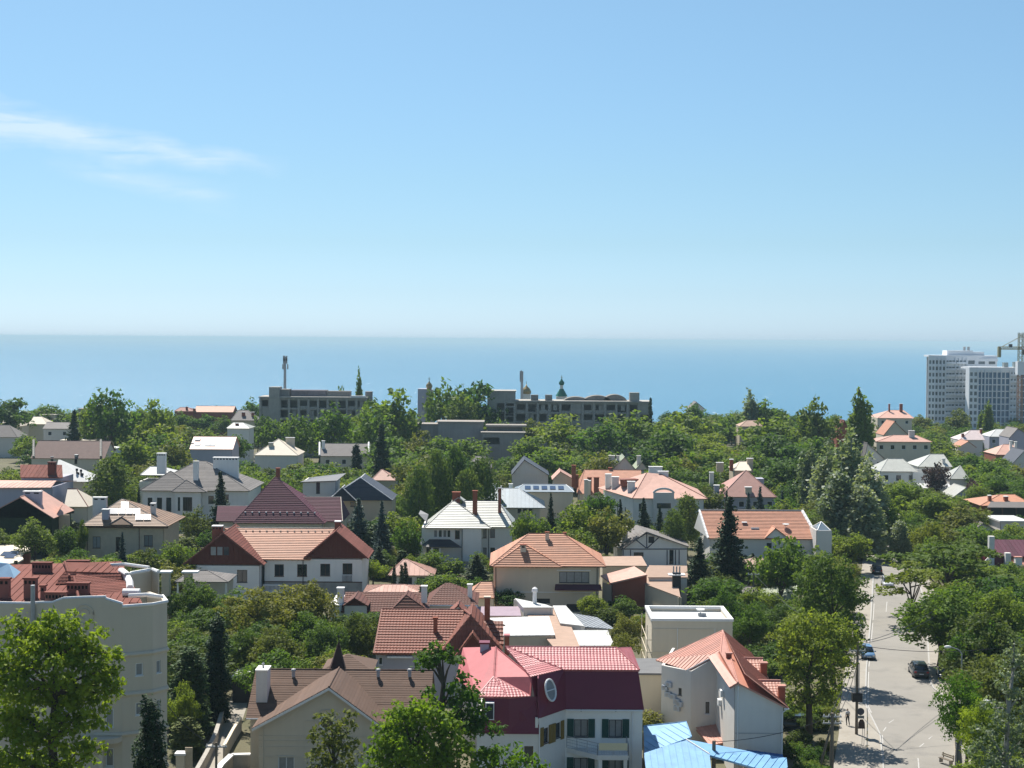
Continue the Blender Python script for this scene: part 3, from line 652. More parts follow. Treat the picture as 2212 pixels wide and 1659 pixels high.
# --- tall block with octagonal bay, bottom left
h = house('apartment_block', 'grey beige apartment block with angular bay, curved parapet and rust red metal roof', 264, 120, cat='apartment block')
zt = h.z(1306, 0, 264)
c = [h.Lz(264, 1310, zt), h.Lz(329.5, 1305, zt), h.Lz(361, 1299, zt)]
cx = [(p.x, p.y) for p in c]
px = [(-11.5, 2.0), (0 + c[0].x, c[0].y), (c[1].x, c[1].y), (c[2].x, c[2].y)]
def bandz(v): return h.z(v, 0, 264)
z1b, z2b = bandz(1411), bandz(1496)
st_h = z1b - z2b
def ops_for(p0, p1, cu, w, hgt, zs):
    return [(cu - w / 2, cu + w / 2, z, z + hgt, 'wc') for z in zs]
l1 = math.dist(px[1], px[2]); l2 = math.dist(px[2], px[3])
zs = [bandz(1458) - k * st_h for k in range(4)]
wall(h, px[1], px[2], 0, zt, m_greige, ops_for(0, 0, l1 * .56, .58, 1.0, zs)); wall(h, px[2], px[3], 0, zt, m_greige, ops_for(0, 0, l2 * .42, .45, 1.0, zs))
pb = (px[3][0] - .95, px[3][1] + 2.6); wall(h, px[3], pb, 0, zt, m_greige); wall(h, pb, (pb[0] - 1.5, pb[1] + 2.), 0, zt, m_greige)
# main face to the left, its parapet swelling in a curve
lm = px[1][0] - px[0][0]
zw = [(bandz(1565) - k * st_h) for k in range(-1, 4)]
wall(h, (px[0][0], c[0].y), (c[0].x - .003, c[0].y), 0, zt - .1, m_greige, [(s_ - .32, s_ + .32, z, z + 1.45, 'wc') for s_ in (lm - 1.0, lm - 4.5, lm - 7.5) for z in zw if z + 1.5 < zt - 4.2])
prof = []
for u, v in ((0, 1304), (60, 1305), (88, 1303), (112, 1303), (128, 1297), (136, 1294), (180, 1292), (227, 1291), (228, 1295), (245, 1300), (264, 1306)):
    p = h.L(u, v, c[0].y); prof.append((p.x, p.z))
b = B(); b.prism([(prof[0][0] - 4, c[0].y - .01, zt - .3)] + [(x, c[0].y - .01, zt - .3) for x in (prof[0][0], prof[-1][0])][1:] + [(x, c[0].y - .01, z) for x, z in reversed(prof)] + [(prof[0][0] - 4, c[0].y - .01, prof[0][1])], (0, .3, 0)); b.mk('parapet_wall', m_greige, h.o)
b = B(); b.tube([(prof[0][0] - 4, c[0].y + .13, prof[0][1])] + [(x, c[0].y + .13, z + .04) for x, z in prof], .12, 6); b.mk('parapet_coping', m_capw, h.o)
b = B(); b.tube([(p.x, p.y, zt) for p in c] + [(pb[0], pb[1], zt)], .13, 6); b.mk('parapet_coping', m_capw, h.o)
for zb in (z1b, z2b, z2b - st_h, z2b - 2 * st_h):
    b = B(); b.tube([(c[0].x - 2.2, c[0].y - .02, zb)] + [(p.x, p.y, zb) for p in c] + [(pb[0], pb[1], zb)], .2, 6); b.mk('string_course', m_greige, h.o)
em = h.L(182, 1327, c[0].y); b = B(); b.tube([(em.x + math.cos(t) * .75, c[0].y - .04, em.z + math.sin(t) * .75) for t in [2 * math.pi * i / 20 for i in range(22)]], .045, 5); b.tube([(em.x + math.cos(t) * .4, c[0].y - .04, em.z + .05 + math.sin(t) * .4) for t in [2 * math.pi * i / 14 for i in range(12)]], .04, 5); b.mk('wall_medallion', m_greige, h.o)
# rounded balcony low on the face
bc = h.L(222, 1595, c[0].y - .6); b = B(); b.prism([(bc.x - .3 + 1.7 * math.cos(math.pi * (1 + i / 10)), c[0].y - .005 + 1.25 * math.sin(math.pi * (1 + i / 10)), bc.z - .35) for i in range(11)], (0, 0, .4)); b.mk('balcony_slab', m_greige, h.o)
boxp(h, 'column', bc.x - .3, bc.x, c[0].y - .7, c[0].y - .4, 0, bc.z - .35, m_cream)
# roof: low rust red planes behind the parapet
zf = zt - .45
def rp(u, v, z): p = h.Lz(u, v, z); return (p.x, p.y, p.z)
slope(h, [rp(-60, 1312, zf), rp(310, 1308, zf), rp(262, 1213, zf + .9), rp(-60, 1222, zf + .9)], r_rust, seam=.62)
slope(h, [rp(150, 1296, zf + .05), rp(288, 1286, zf + .05), rp(270, 1256, zf + .75), rp(165, 1247, zf + 1.0)], r_rust, **NEAR)
slope(h, [rp(120, 1262, zf + .5), rp(282, 1258, zf + .5), rp(258, 1238, zf + 1.2), rp(140, 1236, zf + 1.35)], r_rust, **NEAR)
slope(h, [rp(146, 1243, zf + .85), rp(258, 1246, zf + .85), rp(236, 1216, zf + 1.5), rp(135, 1214, zf + 1.6)], r_rust, seam=.62)
cap(h, rp(140, 1214, zf + 1.65), rp(150, 1245, zf + 1.1), r_rust, .12); cap(h, rp(160, 1247, zf + 1.05), rp(170, 1292, zf + .4), r_rust, .12)
m_rustch = mat('rust red chimney cladding', (.20, .09, .075), .7, .15, 1, .1)
for u0, u1, v0, v1, sl in ((69, 110, 1215, 1240, 6), (144, 191, 1211, 1236, 7), (144, 191, 1259, 1276, 6), (97, 141, 1279, 1302, 6), (51, 78, 1248, 1282, 3), (-2, 19, 1249, 1282, 2), (87, 96, 1264, 1284, 1)):
    p, q = h.Lz(u0, v1, zf + .6), h.Lz(u1, v1, zf + .6); zz = h.L((u0 + u1) / 2, v0, p.y).z; chim(h, p.x, q.x, zf - .2, zz, p.y, .55, m_rustch, r_rust, slots=sl)
p = h.Lz(71, 1322, zf); B().tube([(p.x, p.y, zf - 1), (p.x, p.y, h.L(71, 1264, p.y).z)], .17, 10).mk('flue_pipe', m_steel, h.o)
# pale curved parapets at the back right corner
b = B(); b.tube([rp(233, 1221, zf + 1.3), rp(270, 1219, zf + 1.4), rp(322, 1226, zf + 1.3)], .16, 6); b.mk('parapet_coping', m_capw, h.o)
wpts = [(258, 1232), (272, 1241), (283, 1239), (312, 1234), (328, 1231), (342, 1236)]
q = [h.Lz(u, v, zf + 1.3) for u, v in wpts]; b = B()
for a, d_ in zip(q, q[1:]): b.prism([(a.x, a.y, 8), (d_.x, d_.y, 8), (d_.x, d_.y, zf + 1.3), (a.x, a.y, zf + 1.3)], (0.02, .25, 0))
b.mk('parapet_wall', m_greige, h.o); B().tube([(p.x, p.y + .1, zf + 1.32) for p in q], .17, 6).mk('parapet_coping', m_capw, h.o)
b = B(); b.tube([rp(262, 1233, zf + 1.1), rp(274, 1242, zf + 1.05), rp(280, 1256, zf + .9), rp(281, 1270, zf + .6)], .3, 6); b.mk('parapet_coping', m_capw, h.o)
b = B(); b.tube([rp(278, 1287, zf + .6), rp(316, 1285, zf + .7), rp(352, 1290, zf + .5)], .18, 6); b.mk('parapet_coping', m_capw, h.o)
p = h.Lz(284, 1280, zf + .5); B().tube([(p.x - .7, p.y, p.z), (p.x + .7, p.y, p.z)], .33, 10).mk('roof_duct', m_capw, h.o)
# pale blue glazed lantern on the roof
p = h.Lz(12, 1262, zf); q = h.Lz(32, 1268, zf); b = B(); b.add([(p.x - 3, p.y - .8, zf), (q.x, p.y - .8, zf), (q.x - .3, p.y + 3.5, zf), (p.x - 3, p.y + 3.5, zf), (p.x - 3, p.y + .6, zf + 1.9), (p.x + .0, p.y + .8, zf + 1.7), (p.x - 3, p.y + 2.5, zf + 1.9)], [(0, 1, 5, 4), (1, 2, 5), (2, 3, 6, 5), (4, 5, 6), (0, 4, 6, 3)]); b.mk('roof_lantern', roofm('pale blue glazing', (.35, .52, .66), .25, spec=.6), h.o)
foot(h, -14, pb[0], c[0].y, 22)

# --- salmon roofed grey house by the street
h = house('salmon_roof_house', 'pale grey house with salmon metal roof and dormers beside the street', 1590, 137)
zg = lambda u, v, y: h.L(u, v, y).z
gxa, gxb = h.x(1588, 0, 1500), h.x(1692, 0, 1530); zr = zg(1594, 1473, 0); zB = zg(1696, 1527, 0)
wall(h, (gxa, 0), (gxb, 0), 0, zB, m_greyw)
b = B(); b.prism([(gxa, 0, zB), (gxb, 0, zB), (gxa + .25, 0, zr - .12), (gxa, 0, zr - .3)], (0, .28, 0)); b.mk('gable_wall', m_greyw, h.o)
boxp(h, 'string_course', gxa, gxb, -.04, -.002, zg(1640, 1584, 0) - .04, zg(1640, 1584, 0) + .04, m_gutter)
wall(h, (gxb, .003), (gxb, 24), 0, zB - .05, m_greyw)
yk = h.Lz(1556, 1411, zr).y; C0 = (h.L(1594, 1473, -.3).x, -.35, zr); C1 = (h.Lz(1556, 1411, zr).x, yk, zr); C2 = tuple(h.Lz(1561, 1362, zr))
ev0 = h.L(1704, 1526, -.3); zA = zr
recx = h.x(1493, yk, 1500); zBl = zg(1493, 1450, yk)
wall(h, (gxa, yk), (gxa, .003), 0, zr - .35, m_greyw)
wall(h, (recx, yk), (gxa - .003, yk), 0, zBl, m_greyw, [(h.x(1523, yk, 1520) - recx, h.x(1534, yk, 1520) - recx, zg(1528, 1543, yk), zg(1528, 1515, yk), 'w0')])
b = B(); b.prism([(recx, yk, zBl), (gxa, yk, zBl), (gxa, yk, zr - .35), (C1[0], yk, zr - .15)], (0, .25, 0)); b.mk('gable_wall', m_greyw, h.o)
lc = h.Lz(1429, 1437, zBl); lcy = lc.y
wall(h, (lc.x, lcy), (recx - .003, yk), 0, zBl, m_greyw, [(2.2, 2.6, zBl - 2.6, zBl - 1.9, 'd0')])
wall(h, (gxb, 24), (lc.x + 2, 24), 0, zBl - .5, m_greyw); wall(h, (lc.x + 2, 24), (lc.x, lcy), 0, zBl, m_greyw)
slope(h, [(ev0.x, -.35, zB - .05), (ev0.x + .4, 24.3, zB - .05), C2, C0], r_salmon, seam=.55)
A_ = h.Lz(1417, 1426, zBl); B_ = h.Lz(1484, 1448, zBl)
slope(h, [A_, B_, C1], r_salmon, seam=.5); slope(h, [A_, C1, C2], r_salmon, seam=.5)
lo = h.L(1576, 1480, -.3); slope(h, [(gxa - .75, yk + .5, zr - .45), (lo.x, -.35, zr - .45), C0, C1], r_salmon, **NEAR)
B().prism([C0, C2, C1], (0, 0, -.12)).mk('roof', r_salmon, h.o); cap(h, C0, C2, r_salmon); cap(h, C0, C1, r_salmon); cap(h, C1, C2, r_salmon); cap(h, B_, C1, m_capw, .06); cap(h, A_, C2, r_salmon, .06)
# two dormers on the street side
for ys, u0 in ((11.5, 1660), (1.6, 1672)):
    xe = ev0.x - .35; zs = zB + 1.55; xin = xe - 3.3
    slope(h, [(xin + 1.2, ys - .3, zs - .95), (xe + .15, ys - .3, zs - .95), (xe + .15, ys + 1.6, zs + .05), (xin - .3, ys + 1.6, zs + .05)], r_salmon, **NEAR)
    slope(h, [(xe + .15, ys + 3.5, zs - .95), (xin + 1.2, ys + 3.5, zs - .95), (xin - .3, ys + 1.6, zs + .05), (xe + .15, ys + 1.6, zs + .05)], r_salmon)
    cap(h, (xin - .3, ys + 1.6, zs + .08), (xe + .2, ys + 1.6, zs + .08), r_salmon, .14)
    B().prism([(xe, ys, zB - .1), (xe, ys + 3.2, zB - .1), (xe, ys + 3.2, zs - .9), (xe, ys + 1.6, zs - .05), (xe, ys, zs - .9)], (-.2, 0, 0)).mk('dormer_wall', m_greyw, h.o)
    boxp(h, 'dormer_cheek', xin + 1.0, xe - .2, ys, ys + .15, zB - .1, zs - .85, m_gutterb)
    chim(h, xe - .35, xe + .25, zB, zs + .15, ys - .6, .55, m_brick, r_salmon)
p = h.L(1574, 1418, 10.); chim(h, p.x - .2, p.x + .3, p.z - .9, p.z + .35, 10., .45, m_brick, r_salmon)
ks = (zr - zB) / (ev0.x - C0[0])
for x_ in (1.6, 2.0): boxp(h, 'snow_guard', C0[0] + x_ - .05, C0[0] + x_ + .05, 8.2, 10.6, zr - ks * x_ - .1, zr - ks * x_ + .16, m_gutterb)
B().prism([(C0[0] + 2.6, 6.6, zr - ks * 2.6 + .05), (C0[0] + 4.1, 6.6, zr - ks * 4.1 + .05), (C0[0] + 4.1, 9.6, zr - ks * 4.1 + .05), (C0[0] + 2.6, 9.6, zr - ks * 2.6 + .05)], (0, 0, .12)).mk('roof_window', m_glass, h.o)
pipe(h, [(gxa + .25, -.35, zA - .35), (gxa + .25, -.08, zA - .8), (gxa + .25, -.08, .1)], .06, m_capw); pipe(h, [(ev0.x - .1, -.3, zB - .1), (gxb - .1, -.1, zB - .5), (gxb - .1, -.1, .1)], .06, m_capw)
gut(h, gxb, ev0.x + .02, -.35, zB - .05, m_capw)
dv = Vector((recx - lc.x, yk - lcy, 0)); dv.normalize(); do = Vector((dv.y, -dv.x, 0))
for i, (f_, z_) in enumerate(((.06, 2.4), (.18, 2.0), (.16, 3.0), (.32, 3.1), (.44, 3.5), (.52, 3.7), (.45, 4.2))):      # outdoor air conditioners
    p = Vector((lc.x, lcy, zBl - z_)) + dv * (f_ * 4.); b = B(); b.prism([p, p + dv * .7, p + dv * .7 + Vector((0, 0, .5)), p + Vector((0, 0, .5))], do * .28); o = b.mk('air_conditioner', mat('air conditioner casing', (.42, .46, .50), .5, .06, 2, .03), h.o)
    g = B(); c_ = p + dv * .3 + Vector((0, 0, .25)) + do * .29; g.prism([c_ + dv * (.18 * math.cos(t)) + Vector((0, 0, .18 * math.sin(t))) for t in [2 * math.pi * k / 10 for k in range(10)]], do * .01); g.mk('fan_grille', m_gutter, o)
for u, v in ((1556, 1497), (1551, 1517)):
    p = h.Lx(u, v, gxa - .3); boxp(h, 'air_conditioner', gxa - .32, gxa - .01, p.y - .4, p.y + .4, p.z - .3, p.z + .3, m_capw)
# lean-to roof at the back corner
p0, p1, p2, p3 = h.L(1504, 1577, yk - .2), h.L(1545, 1565, yk - .1), h.L(1579, 1601, yk - 5.), h.L(1533, 1611, yk - 5.4)
slope(h, [p3, p2, p1, p0], r_salmon, seam=.5); boxp(h, 'wall', p3.x + .1, gxa - .01, yk - 4.9, yk - 4.7, 0, p3.z - .1, m_cream)
foot(h, lc.x, gxb, yk - 5, 24); foot(h, gxa, gxb, 0, 24)

# --- light blue metal sheds
h = house('blue_roof_shed', 'low shed with light blue painted metal gable roof and white ridge line', 1500, 131, cat='shed')
a = h.L(1481.5, 1597, 3.2); bL = h.L(1400, 1632, 1.0); fr = h.L(1535, 1640, .2); fl = h.L(1410, 1690, -2.5)
slope(h, [(h.x(1392, 0, 1636), -3.5, a.z - 2.2), (h.x(1540, -3.5, 1690), -3.5, a.z - 2.2), (h.x(1536, 0, 1643), 1., a.z - .75), (a.x, 3.2, a.z), (h.x(1392, 1, 1636), 1.2, a.z - .9)], r_blue, seam=.6)
slope(h, [(h.x(1536, 0, 1643), 1., a.z - .8), (h.x(1700, -1., 1659), -1.8, a.z - 1.9), (h.x(1700, 2., 1640), 2.2, a.z - 1.35), (a.x + .1, 3.3, a.z - .02)], r_blue, seam=.6)
cap(h, (a.x, 3.2, a.z), (h.x(1536, 0, 1643), 1., a.z - .72), m_capw, .07); cap(h, (a.x, 3.2, a.z), (h.x(1392, 1, 1636), 1.2, a.z - .85), r_blue, .07)
boxp(h, 'wall', h.x(1402, 1), h.x(1532, 1), -2.8, -2.6, 0, a.z - 2.15, m_greige); boxp(h, 'wall', h.x(1540, 1), h.x(1695, 1), -1.2, -1., 0, a.z - 1.85, m_greige)
B().tube([(a.x, 3.0, 0), (a.x, 3.0, a.z - .1)], .12, 6).mk('post', m_wood, h.o); foot(h, -5, 9, -3, 3)
h = house('blue_roof_shed', 'sheet of blue metal roofing sloping up against the grey house wall', 1440, 142, cat='shed')
q0, q1, q2, q3 = h.L(1392, 1628, -3.), h.L(1494, 1592, -.8), h.L(1482, 1559, 2.6), h.L(1390, 1569, 2.4)
slope(h, [q0, q1, q2, q3], r_blue, seam=.7); cap(h, q3, q2, r_blue, .06); cap(h, q2, q1, r_blue, .06)
boxp(h, 'wall', q3.x, q2.x, 2.4, 2.6, 0, min(q2.z, q3.z) - .15, m_greige); foot(h, q0.x, q1.x, -3, 3)
h = house('lean_to_shed', 'deep blue lean to roof in shade under the grey gable wall', 1655, 135.6, cat='shed')
q0, q1, q2, q3 = h.L(1605, 1640, -1.2), h.L(1700, 1652, -1.2), h.L(1690, 1630, .9), h.L(1612, 1619, .9)
slope(h, [q0, q1, q2, q3], r_bluem, seam=.6); boxp(h, 'wall', q0.x + .1, q1.x - .2, -.9, -.7, 0, min(q0.z, q1.z) - .1, m_greige); foot(h, q0.x, q1.x, -1, 1)

# --- white flat roofed box
h = house('flat_roof_house', 'cream box shaped house with white flat roof and parapet behind the salmon roof', 1495, 170)
bd = body(h, 1408.6, 1582.6, 1342, 8.2, m_cream)
zt = bd['z']; x0, x1 = bd['x0'], bd['x1']
boxp(h, 'roof', x0 + .2, x1 - .2, .2, 8., zt - .5, zt - .3, r_whitem)
for n_, a in (('parapet', (x0 - .1, x1 + .1, -.1, .3)), ('parapet', (x0 - .1, x1 + .1, 7.9, 8.3)), ('parapet', (x0 - .1, x0 + .3, .301, 7.899)), ('parapet', (x1 - .3, x1 + .1, .301, 7.899))): boxp(h, n_, *a, zt, zt + .3, m_capw)
boxp(h, 'string_course', x0 - .05, x1 + .05, -.08, -.002, zt - .95, zt - .85, m_cream); boxp(h, 'string_course', x0 - .05, x1 + .05, -.08, -.002, zt - 3.5, zt - 3.42, m_cream)
for u in (1466, 1547): p = h.x(u); pipe(h, [(p, -.07, zt - .8), (p, -.07, .1)], .05, m_capw)
p = h.Lz(1513, 1330, zt - .3); b = B(); b.lathe(p.x, p.y, [(.05, zt - .3), (.05, zt + .2), (.45, zt + .35), (.5, zt + .5)], 12); b.mk('satellite_dish', m_capw, h.o); boxp(h, 'roof_box', p.x - .3, p.x + .6, p.y - .5, p.y, zt - .3, zt, m_gutter)
b = B(); b.tube([(x0 - .5, .3, 0), (x0 - .5, .3, zt - .5)], .05, 6); b.tube([(x0 - .5, 7.5, 0), (x0 - .5, 7.5, zt - .5)], .05, 6)
for zz in (2.2, 3.6, 5., 6.4): b.tube([(x0 - .5, .3, zz), (x0 - .5, 7.5, zz + .3)], .04, 5); b.tube([(x0 - .5, .3, zz), (x0, .3, zz)], .04, 5)
b.mk('fire_escape', m_cream, h.o)
# --- low flat annexe with grey roof
h = house('flat_annexe', 'low annexe with grey felt roof between crimson house and salmon house', 1400, 158, cat='annexe')
bd = body(h, 1372, 1434, 1457, 7, m_cream); boxp(h, 'roof', bd['x0'] - .3, bd['x1'] + .3, -.3, 7.2, bd['z'] + .003, bd['z'] + .2, roofm('grey felt', (.17, .17, .17), .9))

# --- red brown tiled house with cross gable
h = house('tiled_house', 'house with red brown clay tiles, front cross gable and tall brick chimney', 940, 168)
bd = body(h, 812, 1084, 1411, 14, m_lilac, [(818, 826, 1420, 1436, 'w')]); ze = bd['z']; zr = h.z(1317, 8.5, 910)
X0, X1 = h.x(812, 0, 1411), h.x(1090, 0, 1411); rl, rr = h.x(825, 8.5, 1318), h.x(1003, 8.5, 1318)
slope(h, [(X0 - .2, -.5, ze), (h.x(985, -.5, 1411), -.5, ze), (rr, 8.5, zr), (rl, 8.5, zr)], r_brtile, row=.58, rib=.36, amp=.05, lift=.10)
slope(h, [(X1, 17, ze), (X0, 17, ze), (rl, 8.5, zr), (rr, 8.5, zr)], r_brtile); slope(h, [(X0 - .2, 17, ze), (X0 - .2, -.5, ze), (rl, 8.5, zr)], r_brtile, row=.58)
cap(h, (rl, 8.5, zr), (rr, 8.5, zr), r_brtile, .14); cap(h, (X0 - .2, -.5, ze), (rl, 8.5, zr), r_brtile, .12)
ga = h.L(1017, 1330, 1.5); gz = ga.z; hipy(h, h.x(957, 0, 1398), h.x(1084, 0, 1396), .0, 9., ze + .35, 1.5, 9., ga.x, gz, r_brtile, row=.58, rib=.36, amp=.05, lift=.10)
slope(h, [(h.x(957, 0, 1398), 0, ze + .36), (h.x(1084, 0, 1396), 0, ze + .36), (ga.x, 1.5, gz)], r_brtile, row=.58, lift=.10)
cap(h, (rr, 8.5, zr), (ga.x, 1.5, gz + .05), r_brtile, .13)
gb = h.L(1021, 1367, -.6); hipy(h, h.x(984, -1, 1412), h.x(1060, -1, 1412), -1.2, 3, ze - .1, -1.2, 3, gb.x, gb.z, r_brtile, gm=m_timber, row=.5, rib=.36, amp=.04)
rgx, rgw = h.L(1003, 1313, 9.), h.L(985, 1309, 9.5)
hipy(h, h.x(970, 9, 1316), h.x(1008, 9, 1316), 8.6, 12, zr - .4, 8.6, 12, h.x(990, 9, 1312), zr + .55, r_brtile)
slope(h, [(h.x(1030, 2, 1370), 2., ze + .6), (h.x(1088, 2, 1370), 2., ze + .6), (h.x(1087, 5, 1342), 5., h.z(1342, 5., 1060)), (h.x(1030, 5, 1342), 5., h.z(1342, 5., 1060))], r_brtile, row=.58, rib=.36, amp=.05, lift=.1)
chimp(h, 1046.5, 1058.5, 1289, 1340, 5.2, m_brick, r_cream); chimp(h, 936, 944.5, 1334, 1390, 3.5, m_brick, m_brick)
p = h.L(877, 1419, -.3); boxp(h, 'window_awning', h.x(838, -.3), h.x(893, -.3), -.5, -.05, p.z - .12, p.z + .08, m_capw)
chimp(h, 1090, 1100, 1372, 1400, 1., m_brick, r_pinkm, d=.9)
# --- pale sheet roofs behind it, each its own building
def flatb(name, label, us, z, m, wm=m_cream, seam=0, Yref=None, cat='shed', tilt=0.):
    """low building under one roof sheet given by four survey corners (near left, near right, far right, far left)"""
    q = [G(u, v, z) for u, v in us]; cxm = sum(p.x for p in q) / 4; y0 = min(p.y for p in q)
    h = Thing(name, label, cat, (cxm, y0, 0)); pts = [h.Mi @ p for p in q]
    for i in (2, 3): pts[i].z += tilt
    slope(h, pts, m, seam=seam, th=.12)
    for i in range(4):
        a, b2 = pts[i], pts[(i + 1) % 4]; k = B(); n = (b2 - a).cross(Vector((0, 0, 1))).normalized(); a2, c2 = a.lerp(b2, .02) - n * .12, a.lerp(b2, .98) - n * .12
        k.prism([(a2.x, a2.y, 0), (c2.x, c2.y, 0), (c2.x, c2.y, b2.z - .15), (a2.x, a2.y, a.z - .15)], -n * .2); k.mk('wall', wm, h.o)
    foot(h, min(p.x for p in pts), max(p.x for p in pts), 0, max(p.y for p in pts)); return h
flatb('ribbed_roof_shed', 'shed with white ribbed metal roof beside the brick chimney', [(1060, 1374), (1199, 1372), (1186, 1331), (1025, 1336)], 3.6, r_whitem, seam=.8)
flatb('felt_roof_shed', 'long low building with tan felt roof behind the crimson house', [(1196, 1398), (1252, 1396), (1216, 1310), (1124, 1311)], 3.2, r_tan, m_beige)
flatb('mauve_roof_shed', 'low shed with mauve felt roof behind the brick chimney', [(1008, 1330), (1126, 1330), (1122, 1310), (1020, 1310)], 3.4, r_lilac, m_beige)
flatb('white_roof_shed', 'white sheet roof shed at the end of the tan felt roof', [(1242, 1395), (1328, 1395), (1312, 1362), (1228, 1362)], 3.0, r_whitem, m_greyw, seam=1.2)
flatb('white_roof_shed', 'narrow white roof strip rising beside the tan felt roof', [(1210, 1346), (1262, 1352), (1222, 1308), (1194, 1308)], 3.5, r_whitem, m_greyw)
flatb('grey_roof_shed', 'grey corrugated lean to roof beside the garden shrubs', [(1262, 1354), (1330, 1360), (1290, 1334), (1230, 1324)], 2.8, roofm('grey corrugated sheet', (.24, .26, .28), .6), m_greyw, seam=.5)
flatb('white_canopy', 'small white angled canopy beside the steel flue pipe', [(1130, 1312), (1196, 1312), (1180, 1306), (1112, 1292)], 4.2, r_whitem, m_greyw, cat='canopy')
# steel flue
t = Thing('flue_pipe_stack', 'white steel flue pipe with cowl in front of the beige house', 'flue', (P(1155, 1300, 206).x, 206, 0)); B().lathe(0, 0, [(.28, 0), (.28, t.z(1290) - .2), (.26, t.z(1279)), (.42, t.z(1279) + .1), (.36, t.z(1279) + .5), (.05, t.z(1279) + .7)], 10).mk('pipe', m_capw, t.o)
# --- dark brown row house pair
h = house('brown_roof_house', 'low white house with dark brown tile roof and two small front gables', 825, 200)
ze = h.z(1321, 0, 820); bd = body(h, 735, 912, 1321, 9, m_white2, [(768, 780, 1325, 1340, 'w')]); zr = h.z(1280, 5, 820)
hip(h, h.x(738), h.x(916), -.4, 10.4, ze, h.x(738), h.x(916), 5., zr, r_dkbrown, gm=m_white2, row=.5, rib=.4, amp=.04, lift=.08)
for u0, u1, ua, va, vb in ((742, 796, 767, 1289, 1309), (846, 926, 877, 1287, 1319)):
    a = h.L(ua, va, .2); hipy(h, h.x(u0, -.8), h.x(u1, -.8), -.9, 4.5, h.z(vb, -.9, ua), -.9 if u0 < 800 else .6, 4.5, a.x, a.z, r_dkbrown, gm=m_timber, row=.5, lift=.08)
    if u0 < 800: wall(h, (h.x(u0 + 3, -.5), -.55), (h.x(u1 - 3, -.5), -.55), 0, h.z(vb, -.9, ua) - .05, m_white2)
chimp(h, 728, 742, 1270, 1300, 1.2, m_white, m_capw, d=.9); chimp(h, 910, 922, 1266, 1290, 1.6, m_white, m_capw, d=.8)
boxp(h, 'end_wall', h.x(712), h.x(738), .2, 8, 0, ze + .8, m_white)
h = house('brown_roof_house', 'white cottage with dark brown pyramid tile roof and white corner chimney', 978, 203)
ze = h.z(1306, 0, 978); bd = body(h, 926, 1030, 1306, 8, m_white2); a = h.L(963, 1260, 4.5)
hip(h, h.x(922), h.x(1033), -.5, 9, ze, a.x, a.x + .6, 4.5, a.z, r_dkbrown, row=.5, rib=.4, amp=.04, lift=.08)
gut(h, h.x(922), h.x(1033), -.5, ze, m_capw, .1); chimp(h, 1010, 1020, 1262, 1292, 1.5, m_white, m_capw)
# --- beige house with orange hip roof
h = house('orange_roof_house', 'beige two storey house with orange clay hip roof, wide window and plum canopy', 1180, 220)
bd = body(h, 1066, 1294, 1222, 12, m_beige, [(1208, 1273, 1235, 1259, 'd3c'), (1224, 1281, 1305, 1322, 'v'), (1157, 1188, 1293, 1304, 'v')]); ze = bd['z']
boxp(h, 'window_surround', h.x(1204), h.x(1277), -.06, -.002, h.z(1233, 0, 1240), h.z(1231, 0, 1240), m_capw)
B().prism([(h.x(1201), -.004, h.z(1262, 0, 1250)), (h.x(1299), -.004, h.z(1262, 0, 1250)), (h.x(1301), -1.1, h.z(1273, -.6, 1250)), (h.x(1199), -1.1, h.z(1273, -.6, 1250))], (0, 0, -.12)).mk('canopy', r_plum, h.o)
X0, X1 = h.x(1058, -.6, 1222), h.x(1309, -.6, 1216); zr = h.z(1153, 6, 1180)
hip(h, X0, X1, -.6, 12.6, ze, h.x(1143, 6, 1153), h.x(1217, 6, 1153), 6., zr, r_orange, cm=r_brtile, row=.42, lift=.08)
a = h.L(1130.5, 1175, 2.2); hip(h, h.x(1064, -1.1, 1222), h.x(1214, -1.1, 1222), -1.15, 8, ze - .02, a.x, a.x + .02, 2.2, a.z, r_orange, cm=r_brtile, row=.42, lift=.08)
chimp(h, 1124, 1136, 1176, 1207, .9, m_beige, m_brick, d=.7, slots=1); chimp(h, 1178, 1186, 1149, 1168, 4.6, m_beige, m_brick); chimp(h, 1217, 1223, 1150, 1160, 6.4, m_brick, m_brick)
pipe(h, [(h.x(1072), -.08, ze), (h.x(1072), -.08, .1)], .06, m_gutterb); pipe(h, [(h.x(1291), -.08, ze), (h.x(1291), -.08, .1)], .06, m_fd); gut(h, X0, X1, -.6, ze, m_gutterb)
boxp(h, 'string_course', h.x(1066) - .03, h.x(1294) + .03, -.06, -.002, h.z(1280, 0, 1180), h.z(1278.5, 0, 1180), m_capw)
# --- terracotta block
h = house('terracotta_block', 'terracotta rendered block with salmon pitched roof beside the beige house', 1358, 225, cat='block')
bd = body(h, 1321, 1397, 1262, 7, m_terra); p = [h.L(1297, 1243, 2.6), h.L(1319, 1259, -.4), h.L(1398, 1241, -.4), h.L(1370, 1223, 6.5)]
slope(h, [p[1], p[2], p[3], p[0]], r_salmonp, th=.2); wall(h, (h.x(1301, 2.6, 1260), 2.6), (bd['x0'] - .003, 0), 0, bd['z'] - .2, m_greyw)
b = B(); b.prism([(bd['x0'], 0, bd['z']), (bd['x1'], 0, bd['z']), (bd['x1'], 0, p[2].z - .2), (bd['x0'], 0, p[1].z - .2)], (0, .25, 0)); b.mk('gable_wall', m_terra, h.o)
pipe(h, [(bd['x0'] + .1, -.08, bd['z']), (bd['x0'] + .1, -.08, .1)], .05, m_fd)
flatb('tan_roof_building', 'low building with pale tan roof slab in front of half timbered house', [(1300, 1222), (1398, 1222), (1386, 1201), (1294, 1202)], 4.2, r_tan, m_beige, cat='building')
